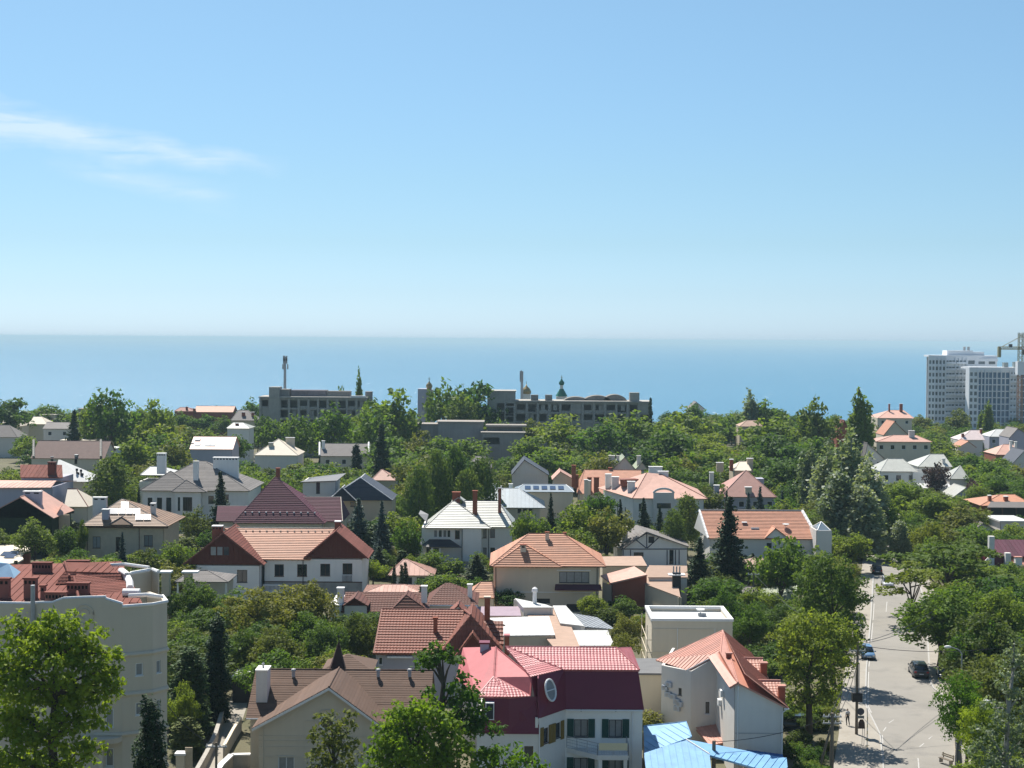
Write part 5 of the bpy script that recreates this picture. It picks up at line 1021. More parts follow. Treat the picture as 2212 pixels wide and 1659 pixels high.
# --- slate gable house centre
h = house('slate_gable_house', 'grey house with dark slate gable roofs and long flat upper storey', 760, 310)
bd = body(h, 736, 846, 1080, 11, m_beige, [(757, 768, 1084, 1094, 'd')]); ze = bd['z']; a = h.L(777, 1034, -.5)
hipy(h, h.x(706), h.x(849), -.6, 11, ze, 1.5, 11, a.x, a.z, r_slate, cm=m_capw, row=.5); slope(h, [(h.x(706), -.6, ze), (h.x(850), -.6, ze), (a.x, 1.5, a.z)], r_slate, row=.5)
a2 = h.L(738, 1056, -2); hipy(h, h.x(708, -2), h.x(770, -2), -2, 4, ze, -1, 4, a2.x, h.z(1054, -2, 738), r_slate, cm=m_capw); slope(h, [(h.x(708, -2), -2, ze), (h.x(770, -2), -2, ze), (a2.x, -1, h.z(1054, -2, 738))], r_slate)
body(h, 654, 724, 1040, 9, m_greyw, [(683, 691, 1042, 1066, 'd0')], y=6.); p = [h.L(648, 1041, 5.5), h.L(728, 1038, 5.5), h.L(748, 1022, 12), h.L(680, 1030, 12)]; slope(h, [p[0], p[1], p[2], p[3]], r_slate)
# --- cottage pavilion etc
h = house('pink_pavilion', 'square garden pavilion with pale pink pyramid roof', 889, 243, cat='pavilion')
bd = body(h, 850, 934, 1242, 6, m_white, [(872, 890, 1247, 1262, 'v'), (900, 918, 1247, 1262, 'v')]); a = h.L(872, 1208, 3.4); hip(h, h.x(840), h.x(940), -.6, 6.6, bd['z'], a.x, a.x + .6, 3.2, a.z, r_salmonp, seam=.8)
h = house('pink_roof_cottage', 'low cottage with ribbed pale pink hip roof behind the brown roofs', 850, 222, cat='cottage')
bd = body(h, 790, 912, 1281, 6, m_cream); hip(h, h.x(784), h.x(916), -.5, 7, bd['z'], h.x(830, 3), h.x(875, 3), 3, h.z(1263, 3, 850), r_salmonp, seam=.6)
h = house('orange_tile_cottage', 'small cottage with orange tile roof at the corner of the beige house', 1042, 213, cat='cottage')
bd = body(h, 1018, 1066, 1290, 6, m_cream); hip(h, h.x(1012), h.x(1069), -.5, 7, bd['z'], h.x(1040, 3), h.x(1064, 3), 3, h.z(1257, 3, 1050), r_orange, cm=r_dkbrown, row=.42)
h = house('garden_pavilion', 'open garden pavilion with grey tent shaped roof', 440, 212, cat='pavilion')
a = h.L(447, 1233, 3); ze = h.z(1256, 0, 440); hip(h, h.x(379), h.x(494), -.4, 6.6, ze, h.x(415, 3), h.x(450, 3), 3., a.z, r_grey, row=.4, lift=.03)
for u in (384, 436, 488): boxp(h, 'post', h.x(u) - .12, h.x(u) + .12, 0, .24, 0, ze - .05, m_white)
boxp(h, 'wall', h.x(384), h.x(488), 5.6, 5.8, 0, ze - .1, m_greyw); foot(h, h.x(379), h.x(494), 0, 6)
for i, (u, Y) in enumerate(((357, 196), (405, 200))):
    t = Thing('gate_pillar', ['brown brick gate pillar with white cap beside the apartment block', 'brown gate pillar with long white cap by the garden pavilion'][i], 'pillar', (P(u, 1200, Y).x, Y, 0)); zt = t.z(1238); boxp(t, 'shaft', -.5, .5, 0, 1., 0, zt, m_stone); boxp(t, 'cap', -.75, .75 + i * .6, -.2, 1.2, zt + .003, zt + .22, m_capw)
# ================================================================== farther houses
def simple(name, label, u0, u1, ve, vr, Y, wm_, rm, kind='x', d=9., r=None, wins=0, cat='house', ov=.5, chs=(), frame='w', ridge_y=.5, cm=None, winrows=None):
    h = house(name, label, (u0 + u1) / 2, Y, cat=cat)
    ops = []
    if wins:
        hh = VB((u0 + u1) / 2, Y) - ve; n = wins
        for i in range(n):
            c = u0 + (u1 - u0) * (i + .5) / n; w = min(.2 * (u1 - u0) / n, 1.2 * F / Y / 2); ops.append((c - w, c + w, ve + 1.0 * F / Y, ve + 2.3 * F / Y, frame))
    bd = body(h, u0 + 2, u1 - 2, ve, d, wm_, ops); ze = bd['z']; X0, X1 = h.x(u0, -ov), h.x(u1, -ov)
    if kind == 'x' or kind == 'hip' or kind == 'pyr':
        ry = d * ridge_y; zr = h.z(vr, ry, (u0 + u1) / 2)
        if r is None: r = (u0, u1) if kind == 'x' else ((u0 * .7 + u1 * .3, u0 * .3 + u1 * .7) if kind == 'hip' else ((u0 + u1) / 2, (u0 + u1) / 2 + .1))
        a, b = (X0, X1) if kind == 'x' and r == (u0, u1) else (h.x(r[0], ry), h.x(r[1], ry))
        hip(h, X0, X1, -ov, d + ov, ze, a, b, ry, zr, rm, cm=cm, gm=wm_)
    elif kind == 'y':
        ua = r if r else (u0 + u1) / 2; hipy(h, X0, X1, -ov, d + ov, ze, -ov, d + ov, h.x(ua, -ov), h.z(vr, -ov, ua), rm, cm=cm, gm=wm_)
    elif kind == 'flat':
        boxp(h, 'roof', X0, X1, -ov, d + ov, ze + .003, ze + .3, rm)
    for c in chs: chimp(h, c[0], c[1], c[2], c[3], c[4] if len(c) > 4 else d * .4, c[5] if len(c) > 5 else m_white, d=.9)
    return h
h = simple('brown_roof_hall', 'long cream house with brown roof and pale raised verges', 66, 226, 990, 952, 414, m_cream, roofm('grey brown shingle', (.16, .105, .09), .8), d=13, wins=0, chs=((110, 115, 986, 996, 0, m_conc), (161, 167, 982, 996, 0, m_conc)))
for u in (73, 218): z0, z1 = h.z(988, 0, u), h.z(953, 6.5, u); cap(h, (h.x(u, -.3), -.4, z0 + .2), (h.x(u, 6.5), 6.5, z1 + .3), m_conc, .35)
simple('white_parapet_house', 'white walled block showing behind the long brown roof', 128, 205, 953, 950, 470, m_capw, r_cream, 'flat', d=8)
simple('white_block', 'bright white box extension at the right end of the brown roof', 226, 252, 970, 962, 425, m_capw, r_whitem, 'flat', d=6)
simple('grey_roof_house', 'small house with flat grey roof among the left trees', 92, 155, 926, 912, 520, m_greyw, r_grey, wins=2, d=9)
simple('dark_roof_house', 'house with dark brown hipped roof below the tall left tree', 176, 230, 950, 924, 480, m_beige, r_grey, 'hip', d=12)
simple('cream_terrace', 'far cream house with pale flat roof at the left skyline', 84, 122, 897, 890, 585, m_cream, r_cream, 'flat', d=8, wins=2)
simple('cream_terrace', 'far cream house with tan roof at the extreme left', 2, 48, 920, 897, 560, m_cream, r_cream, 'hip', d=10)
simple('pale_gable_house', 'pale grey gable roof at the left edge of the trees', -20, 38, 944, 918, 500, m_greyw, r_grey, 'hip', d=10)
simple('cream_terrace', 'far pale house with balcony below the left skyline trees', 60, 104, 916, 900, 548, m_cream, r_cream, 'hip', d=8)
simple('grey_hall_far', 'grey flat roofed building peeking out beside the tall left tree', 168, 214, 884, 880, 640, m_conc, m_conc, 'flat', d=8, cat='building')
h = simple('orange_skylight_house', 'house with plain orange roof and white skylights', 409, 503, 970, 943, 430, m_lilac, r_salmon, d=11, chs=((413, 418, 957, 966, 2, m_brick),))
k_ = (h.z(943, 5.5, 455) - h.z(970, 0, 455)) / 5.5
for u, v in ((427, 951), (427, 962), (449, 962), (459, 962)):
    y = 1.4 if v > 955 else 3.8; p = h.L(u, v, y); zz = h.z(970, 0, 455) + k_ * (y + .3); B().prism([(p.x - .75, y - .5, zz - .2), (p.x + .75, y - .5, zz - .2), (p.x + .75, y + .6, zz + .42), (p.x - .75, y + .6, zz + .42)], (0, 0, .12)).mk('skylight', m_capw, h.o)
simple('cream_hip_house', 'grey house with cream hip roof and square chimney', 548, 644, 983, 948, 420, m_greyw, r_cream, 'pyr', d=13, r=(601, 602), wins=0, chs=((617, 636, 945, 972, 8, m_beige), (580, 590, 956, 972, 3, m_beige)))
h = simple('brown_gable_house', 'house with brown roof, white verges and cypress in front', 690, 796, 985, 958, 430, m_cream, r_grey, d=12, wins=3, chs=((695, 701, 952, 970, 3, m_white),))
for u in (690, 796): cap(h, (h.x(u, -.3), -.4, h.z(985, 0, u) + .2), (h.x(u, 6), 6, h.z(958, 6, u) + .3), m_capw, .3)
simple('white_hip_house', 'white house with pale hip roof between the dark trees', 489, 540, 925, 913, 480, m_white, r_pale, 'hip', d=9, chs=((508, 515, 914, 928, 2, m_brick),))
simple('brown_mosaic_house', 'far house with brown hip roof and two dark chimneys left of the ruin', 498, 552, 908, 886, 560, m_beige, r_grey, 'hip', d=12, chs=((522, 529, 890, 902, 2, m_brick), (543, 549, 890, 904, 2, m_brick)))
simple('far_orange_house', 'far orange roof on the skyline left of the ruin', 418, 503, 890, 877, 625, m_terra, r_orange, d=10, chs=((417, 422, 882, 894, 0, m_brick),))
simple('far_brown_house', 'far low brown roof on the skyline beside the orange one', 376, 420, 888, 880, 640, m_brick, r_brtile, 'hip', d=10, chs=((401, 405, 878, 892, 1, m_brick),))
simple('dark_gable_house', 'house with dark slate gable end and pale grey side roof', 1104, 1186, 1026, 993, 372, m_greyw, r_slate, 'y', d=12, r=1132)
simple('pink_tent_cottage', 'cottage with pale pink flared roof among the birches', 801, 856, 1037, 1014, 370, m_beige, r_salmonp, 'pyr', d=7, r=(824, 826), chs=((853, 858, 1026, 1040, 1, m_capw),))
simple('brown_ridge_house', 'brown roof glimpsed between the birches and the concrete hall', 1010, 1062, 1010, 985, 410, m_beige, r_grey, 'hip', d=9)
h = simple('pink_pyramid_house', 'house with dusty pink pyramid roof and grey chimneys', 1556, 1678, 1073, 1016, 334, m_lilac, roofm('dusty pink tile', (.36, .20, .165), .7), 'pyr', d=15, r=(1610, 1611), wins=4, chs=((1583 - 50, 1542, 1020, 1056, 4, m_greyw), (1543, 1554, 1048, 1062, 1, m_lilac), (1610, 1624, 1052, 1070, .5, m_beige)))
boxp(h, 'dormer', h.x(1622, 5), h.x(1650, 5), 5, 8, h.z(1046, 5, 1636), h.z(1034, 5, 1636), m_lilac)
simple('yellow_tower_house', 'house with cream rounded roof and chimneys behind the pink pyramid', 1585, 1622, 1016, 997, 356, m_stone, r_cream, 'hip', d=9, chs=((1548, 1563, 999, 1012, 2, m_stone), (1577, 1584, 992, 1010, 2, m_brick), (1614, 1627, 990, 1014, 3, m_stone)))
simple('peeking_roof_house', 'pale stone house glimpsed deep in the right woods', 1596, 1646, 921, 908, 520, m_stone, r_tan, 'hip', d=9)
simple('white_skyline_house', 'white gabled house on the skyline right of the ruined block', 1486, 1522, 884, 868, 640, m_white, r_grey, 'y', d=9, r=1502)
simple('grey_hidden_roof', 'grey roof half hidden in the right hand woods', 1622, 1672, 916, 903, 585, m_greyw, r_grey, 'hip', d=9)
# right hand slope
h = simple('terraced_pink_house', 'large house with pink brown roof and roof terrace left of the towers', 1894, 1972, 903, 886, 600, m_cream, r_salmonp, 'hip', d=16, wins=3, chs=((1920, 1923, 872, 888, 6, m_brick), (1944, 1950, 872, 886, 6, m_brick)))
simple('orange_aframe_house', 'tall orange gable house below the roof terrace', 1906, 1962, 940, 910, 500, m_cream, r_orange2, 'y', d=10, r=1930)
simple('pale_orange_row', 'long row house with pale orange roofs among the trees', 1892, 2012, 954, 940, 450, m_cream, r_salmonp, 'hip', d=10, wins=5, chs=((1964, 1976, 930, 944, 3, m_greyw),))
simple('grey_end_house', 'grey gable end with two small windows beside the tall poplar', 1866, 1910, 990, 957, 420, m_greyw, r_grey, 'y', d=10, r=1872, wins=2, frame='d')
h = simple('white_box_villa', 'white villa with grey hip roof and flat white side wing', 1900, 1982, 1018, 991, 387, m_white, r_pale, 'hip', d=11, r=(1916, 1948), wins=3, frame='d'); body(h, 1972, 2019, 1020, 8, m_white, y=-1.)
simple('angular_roof_house', 'house with angular grey metal roofs and dark gable opening', 1982, 2056, 1008, 981, 402, m_greyw, r_pale, 'hip', d=12, r=(2008, 2036), chs=((2036, 2042, 990, 1006, 1, m_greyw),))
simple('white_long_shed', 'long low white shed with bright metal roof', 1990, 2060, 1054, 1044, 372, m_white, r_whitem, 'x', d=9, cat='shed')
simple('dark_gable_cottage', 'small cottage with pale roof slope and dark gable front', 2058, 2132, 1074, 1053, 356, m_slatew if 'm_slatew' in globals() else m_lilac, r_pale, 'y', d=9, r=2086)
simple('triangular_annexe', 'pale pointed roof below the purple leaved bush', 2050, 2092, 1034, 1006, 388, m_greyw, r_pale, 'pyr', d=8, r=(2072, 2073))
h = simple('orange_veranda_house', 'brick house with orange upper roof and grey veranda roof at right edge', 2118, 2235, 1092, 1068, 328, m_brick, r_orange, 'hip', d=12, r=(2160, 2190), wins=0, chs=((2136, 2142, 1070, 1084, 2, m_brick), (2170, 2178, 1072, 1082, 2, m_brick)))
z0, z1 = h.z(1096, -3, 2170), h.z(1084, -.5, 2170); slope(h, [(h.x(2132, -3.2), -3.2, z0), (h.x(2240, -3.2), -3.2, z0), (h.x(2240, -.4), -.4, z1), (h.x(2140, -.4), -.4, z1)], r_grey)
for u in (2136, 2166, 2196, 2226): boxp(h, 'post', h.x(u, -3) - .12, h.x(u, -3) + .12, -3., -2.76, 0, z0 - .1, m_fb)
boxp(h, 'veranda_wall', h.x(2140), h.x(2235), -.5, -.3, 0, z0 - .2, m_fd)
simple('grey_cottage_low', 'low grey gable cottage with white edged roof above the yellow green tree', 2096, 2166, 1150, 1130, 300, m_greyw, r_grey, 'y', d=9, r=2124)
simple('grey_render_block', 'grey rendered block with white roof edge at right edge', 2160, 2225, 1128, 1126, 304, m_greyw, r_whitem, 'flat', d=9, wins=1, frame='d', cat='block')
simple('pale_roof_house', 'house with pale pink roof just below the towers', 2070, 2125, 950, 929, 520, m_greyw, roofm('blush metal sheet', (.58, .48, .46), .5), 'hip', d=10, r=(2094, 2112), chs=((2078, 2083, 936, 950, 1, m_brick), (2118, 2122, 926, 940, 3, m_brick)))
simple('white_sheet_house', 'house under bright white crooked roof near the crane foot', 2136, 2180, 943, 927, 530, m_lilac, r_whitem, 'hip', d=10, wins=2)
simple('tan_roof_house', 'house with tan orange roof and brick chimney under the right edge trees', 2150, 2200, 982, 960, 470, m_brick, r_salmonp, 'hip', d=12, chs=((2182, 2187, 952, 970, 2, m_white), (2192, 2197, 954, 972, 2, m_white)))
simple('slate_edge_house', 'dark slate gable at the right edge with white side', 2186, 2240, 1000, 972, 440, m_greyw, r_slate, 'y', d=10, r=2212)
simple('grey_edge_house', 'tall grey house at the right edge below the crane', 2178, 2230, 945, 925, 490, m_lilac, r_grey, 'y', d=10, r=2196, wins=2)
simple('small_orange_roof', 'small orange roof behind the pale pink roofed house', 2068, 2108, 966, 953, 495, m_greyw, r_orange2, 'y', d=8, r=2090)
simple('red_gable_peek', 'dark red gable half hidden behind the tall dark pine', 1806, 1836, 935, 908, 470, m_brick, r_rust, 'y', d=8, r=1822)
# maroon house at the right edge
h = house('plum_roof_house', 'plum roofed house with maroon walls and white buttress posts at right edge', 2180, 256)
bd = body(h, 2142, 2178, 1201, 12, m_maroon); ze = bd['z']; slope(h, [(h.x(2140), -.4, ze), (h.x(2250), -.4, ze), (h.x(2250, 6), 6, h.z(1166, 6, 2190)), (h.x(2147, 6), 6, h.z(1166, 6, 2160))], r_plum, seam=.7)
for u, v0, v1, y in ((2142, 1158, 1205, .0), (2178, 1194, 1245, -.6)):
    p = h.x(u, y); B().box(p - .45, p + .45, y - .5, y + .4, 0, h.z(v0, y, u)).mk('post', m_white2, h.o)
    B().tube([(p - 2.4, y, .2), (p - 1.2, y, h.z(v1, y, u) - 1.), (p - .3, y, h.z(v1, y, u))], [.35, .25, .2], 6).mk('buttress', m_white2, h.o)
a = h.L(2190, 1190, -3); slope(h, [(h.x(2176, -3), -3, h.z(1232, -3, 2185)), (h.x(2250, -3), -3, h.z(1232, -3, 2185)), (h.x(2250, .5), .5, h.z(1203, .5, 2210)), (h.x(2190, .5), .5, h.z(1203, .5, 2210))], r_salmon, **TILE)
boxp(h, 'wall', h.x(2186, -2.5), h.x(2250, -2.5), -2.6, .2, 0, h.z(1232, -3, 2185) - .1, m_white); chimp(h, 2194, 2208, 1203, 1232, -2., m_white, r_salmon, d=.9)
# garage, small sheds by the street
h = house('garage', 'garage with ribbed grey green roof and pale roller door behind the street trees', 1676, 221, cat='garage')
bd = body(h, 1644, 1718, 1298, 7, m_conc, [(1657, 1703, 1302, 1320, '')]); boxp(h, 'roller_door', h.x(1657), h.x(1703), .15, .2, 0, h.z(1302, 0, 1680), m_capw)
p = [h.L(1637, 1299, -.5), h.L(1722, 1292, -.5), h.L(1722, 1264, 7), h.L(1645, 1276, 7)]; slope(h, p, r_greenm, seam=.7)
simple('brown_shed', 'small brown roofed shed beside the garage', 1608, 1642, 1284, 1267, 226, m_beige, r_grey, 'x', d=5, cat='shed')
simple('tan_cottage', 'small tan roofed cottage in the shade of the big spruce', 1612, 1662, 1224, 1205, 245, m_cream, r_tan, 'hip', d=6, cat='cottage')
simple('street_wall_house', 'pale low house behind the shade tree beside the street', 1704, 1748, 1590, 1560, 164, m_capw, r_tan, 'flat', d=5)
# ================================================================== ruined concrete blocks
def ruin_wall(h, u0, u1, vt, y, d, n, rows, m=m_conc, Yb=0, fl=3.3, seed=1):
    x0, x1 = h.x(u0, y), h.x(u1, y); zt = h.z(vt, y, (u0 + u1) / 2); rr = random.Random(seed); ops = []; bay = (x1 - x0) / n
    for i in range(n):
        for r_ in range(rows):
            z1 = zt - .8 - r_ * fl; c = bay * (i + .5); w = bay * rr.choice((.33, .38, .42)); off = rr.uniform(-.06, .06) * bay
            if z1 - 2 < .2 or rr.random() < .1: continue
            ops.append((c - w + off, c + w + off, z1 - rr.choice((1.9, 2.1, 2.5)), z1, ''))
    wall(h, (x0, y), (x1, y), 0, zt, m, ops, th=.5); wall(h, (x1, y + .003), (x1, y + d), 0, zt, m); wall(h, (x0, y + d), (x0, y + .003), 0, zt, m); wall(h, (x1, y + d), (x0, y + d), 0, zt, m)
    for i in range(0, n + 1):
        c = x0 + bay * i; boxp(h, 'column', c - .35, c + .35, y - .45, y - .003, 0, zt - .1, m)
    for r_ in range(rows + 1): boxp(h, 'floor_slab', x0, x1, y - .2, y - .004, zt - .45 - r_ * fl, zt - .12 - r_ * fl, m)
    boxp(h, 'roof', x0 - .5, x1 + .5, y - .8, y + d + .3, zt + .003, zt + .45, m)
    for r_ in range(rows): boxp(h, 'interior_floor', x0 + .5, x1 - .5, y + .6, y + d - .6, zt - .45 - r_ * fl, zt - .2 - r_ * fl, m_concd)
    for i in range(n):
        if rr.random() < .55: c = x0 + bay * (i + .5) + rr.uniform(-.2, .2) * bay; zz = zt - 1.0 - rr.randrange(rows) * fl; boxp(h, 'infill_panel', c - bay * .18, c + bay * .18, y + .3, y + .45, zz - 1.8, zz, m_conc)
    foot(h, x0, x1, y, y + d); return x0, x1, zt
h = house('ruined_hotel', 'derelict concrete hotel block with slim mast, left of the skyline trees', 675, 518, cat='ruin')
x0, x1, zt = ruin_wall(h, 562, 790, 860, 0, 13, 11, 3, seed=4)
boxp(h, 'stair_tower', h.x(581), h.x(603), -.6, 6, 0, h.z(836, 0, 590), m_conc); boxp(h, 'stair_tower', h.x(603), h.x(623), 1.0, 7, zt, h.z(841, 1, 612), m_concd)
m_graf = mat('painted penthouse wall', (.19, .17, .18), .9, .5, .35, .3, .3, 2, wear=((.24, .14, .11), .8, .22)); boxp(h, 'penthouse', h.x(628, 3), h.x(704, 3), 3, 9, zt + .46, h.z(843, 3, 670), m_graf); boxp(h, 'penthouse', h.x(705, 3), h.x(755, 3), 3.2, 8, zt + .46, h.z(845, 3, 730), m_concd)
b = B()
for i, c_ in enumerate('MHGMA'): pass
boxp(h, 'roof_box', h.x(786), h.x(800), 3, 7, zt - 3, h.z(846, 3, 793), m_concd); boxp(h, 'parapet', h.x(757), h.x(790), -.9, -.4, zt + .3, zt + .9, m_capw)
t = Thing('radio_mast', 'tall pale steel mast behind the left ruined block', 'mast', (P(615.5, 800, 535).x, 535, 0)); zt_ = t.z(770); B().lathe(0, 0, [(.75, 0), (.42, zt_ - 2), (.42, zt_)], 8).mk('pole', m_steel, t.o)
for z_, r_ in ((t.z(792), 1.0), (t.z(780), .65), (t.z(774), .65)):
    for k in range(3): a = k * 2.1 + .4; boxp(t, 'antenna', math.cos(a) * r_ - .2, math.cos(a) * r_ + .2, math.sin(a) * r_ - .2, math.sin(a) * r_ + .2, z_ - .9, z_ + .9, m_gutter)
h = house('ruined_hotel', 'derelict concrete hotel block with blank corner tower, right of the skyline trees', 1225, 518, cat='ruin')
x0, x1, zt = ruin_wall(h, 1112, 1402, 869, 2, 12, 12, 2, seed=9)
bx0, bx1, bz = h.x(1051), h.x(1112), h.z(846, 0, 1080)
wall(h, (bx0, 0), (bx1, 0), 0, bz, m_conc, [(h.x(a_) - bx0, h.x(b_) - bx0, h.z(v1, 0, 1090), h.z(v0, 0, 1090), '') for a_, b_, v0, v1 in ((1072, 1088, 871, 886), (1092, 1108, 871, 877), (1092, 1108, 880, 898), (1072, 1088, 890, 910), (1092, 1108, 900, 911))], th=.6)
wall(h, (bx1, .003), (bx1, 12), 0, bz, m_conc); wall(h, (bx0, 12), (bx0, .003), 0, bz, m_conc); wall(h, (bx1, 12), (bx0, 12), 0, bz, m_conc); boxp(h, 'roof', bx0 - .2, bx1 + .2, -.2, 12.2, bz + .003, bz + .3, m_conc); foot(h, bx0, bx1, 0, 12)
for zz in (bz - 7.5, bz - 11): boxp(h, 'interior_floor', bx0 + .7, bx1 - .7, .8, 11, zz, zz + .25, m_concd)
p = h.L(1068, 862, 0); B().lathe(0, 0, [(1.0, 0), (1.0, .02)], 14)
for u0, u1, v0 in ((1145, 1161, 853), (1176, 1191, 853), (1358, 1379, 848)): boxp(h, 'roof_box', h.x(u0, 3), h.x(u1, 3), 3, 6, zt + .46, h.z(v0, 3, u0), m_concd if u0 < 1300 else m_conc)
m_vault = mat('weathered vault roofing', (.20, .185, .165), .9, .3, .3, .25, .3, 2)
for u0, u1, vt_ in ((1216, 1268, 857), (1258, 1318, 854), (1300, 1352, 852)):
    a, b2 = h.x(u0, 8), h.x(u1, 8); zt2 = h.z(vt_, 8, u0); b = B(); b.prism([(a + (b2 - a) * i / 10, 6, zt + .46 + (zt2 - zt - .4) * math.sin(math.pi * i / 10) ** .6) for i in range(11)], (0, 7, 0)); b.mk('vault_roof', m_vault, h.o)
for i, (u, hh) in enumerate(((1126, 800), (1129, 802))):
    t = Thing('antenna_mast', ['slim twin antenna mast, taller pole, behind the right ruin', 'slim twin antenna mast, shorter pole, behind the right ruin'][i], 'mast', (P(u, 830, 540 + i * 3).x, 540 + i * 3, 0)); B().lathe(0, 0, [(.3, 0), (.22, t.z(hh))], 6).mk('pole', m_steel, t.o)
    for v in (806, 813, 820): boxp(t, 'antenna', -.55, -.2, -.2, .2, t.z(v) - .8, t.z(v) + .7, m_gutter)
# churches behind
m_gold = mat('gilded dome', (.30, .23, .11), .5, .1, 2, .05, metal=.6); m_green = mat('green copper spire', (.02, .14, .10), .5, .1, 2, .06)
t = Thing('church_tower', 'grey brick tower slab with small gilded dome and cross', 'tower', (P(917, 860, 560).x, 560, 0)); zb = t.z(840); boxp(t, 'tower_wall', t.x(901), t.x(920), 0, 7, 0, zb, m_lilac); boxp(t, 'tower_wall', t.x(920), t.x(934), -.5, 5, 0, zb - .3, m_conc)
for v in (876, 893): boxp(t, 'window', t.x(925), t.x(928), -.56, -.505, t.z(v + 4), t.z(v - 4), m_black)
cx = t.x(925); zd = t.z(843); B().lathe(cx, 2, [(.9, zd - .3), (.9, zd + .6), (1.15, zd + 1.2), (1.2, zd + 1.7), (.8, zd + 2.4), (.3, zd + 2.9), (.12, zd + 3.4), (.05, zd + 3.9)], 14).mk('dome', m_gold, t.o, True); b = B(); b.tube([(cx, 2, zd + 3.6), (cx, 2, t.z(815))], .1, 5); b.tube([(cx - .5, 2, t.z(819)), (cx + .5, 2, t.z(819))], .09, 5); b.mk('cross', m_gold, t.o)
t = Thing('church_spire', 'green tent shaped church spire with small dome behind the right ruin', 'spire', (P(1213, 850, 575).x, 575, 0)); zc = t.z(856); zc2 = t.z(840); boxp(t, 'tower_wall', -2, 2, -2, 2, 0, zc, m_white2); B().lathe(0, 0, [(2.3, zc), (.75, zc2), (.7, zc2 + .05)], 8).mk('tent_roof', m_green, t.o); z2 = t.z(832); B().lathe(0, 0, [(.6, zc2), (.6, z2)], 10).mk('drum', m_white2, t.o); B().lathe(0, 0, [(.7, z2), (1.05, z2 + .6), (1.0, z2 + 1.1), (.4, z2 + 1.9), (.08, z2 + 2.8)], 12).mk('dome', m_green, t.o, True); b = B(); b.tube([(0, 0, z2 + 2.5), (0, 0, t.z(811))], .1, 5); b.tube([(-.45, 0, t.z(815)), (.45, 0, t.z(815))], .08, 5); b.mk('cross', m_gold, t.o)
t = Thing('chapel_dome', 'small gilded chapel dome and cross beside the twin antenna', 'dome', (P(1137, 840, 580).x, 580, 0)); zc = t.z(838); B().lathe(0, 0, [(1.6, 0), (1.6, zc - 2.2)], 10).mk('drum', m_white2, t.o); B().lathe(0, 0, [(1.7, zc - 2.2), (1.9, zc - 1.4), (1.3, zc - .2), (.4, zc + .6), (.1, zc + 1.4)], 12).mk('dome', m_gold, t.o, True); B().tube([(0, 0, zc + 1), (0, 0, t.z(824))], .09, 5).mk('cross', m_gold, t.o)
# mid concrete hall
h = house('concrete_hall', 'low derelict concrete hall with blank walls and flat roofs in the trees', 1020, 470, cat='building')
for u0, u1, vt_, y, d in ((945, 1042, 913, 6, 9), (1040, 1131, 936, 0, 9), (896, 946, 918, 8, 8)):
    x0, x1 = h.x(u0, y), h.x(u1, y); zt = h.z(vt_, y, (u0 + u1) / 2)
    ops = [] if u0 != 1040 else [(.5, h.x(1078) - x0, h.z(960, 0, 1060), h.z(945, 0, 1060), '')]
    wall(h, (x0, y), (x1, y), 0, zt, mat('mauve grey concrete', (.32, .295, .28), .95, .2, .2, .15, .3, 3, streak=.4), ops); wall(h, (x1, y + .003), (x1, y + d), 0, zt, m_conc); wall(h, (x0, y + d), (x0, y + .003), 0, zt, m_conc); wall(h, (x1, y + d), (x0, y + d), 0, zt, m_conc); boxp(h, 'roof', x0 - .4, x1 + .4, y - .4, y + d + .4, zt + .003, zt + .35, roofm('dusty flat roofing', (.30, .27, .24), .95)); foot(h, x0, x1, y, y + d)
boxp(h, 'roof_canopy', h.x(1048, 6), h.x(1136, 6), 5, 12, h.z(922, 6, 1090), h.z(918, 6, 1090), roofm('dusty flat roofing', (.30, .27, .24), .95)); boxp(h, 'clerestory', h.x(1052, 7), h.x(1128, 7), 7, 11, h.z(932, 7, 1090), h.z(922, 7, 1090) - .01, m_concd)
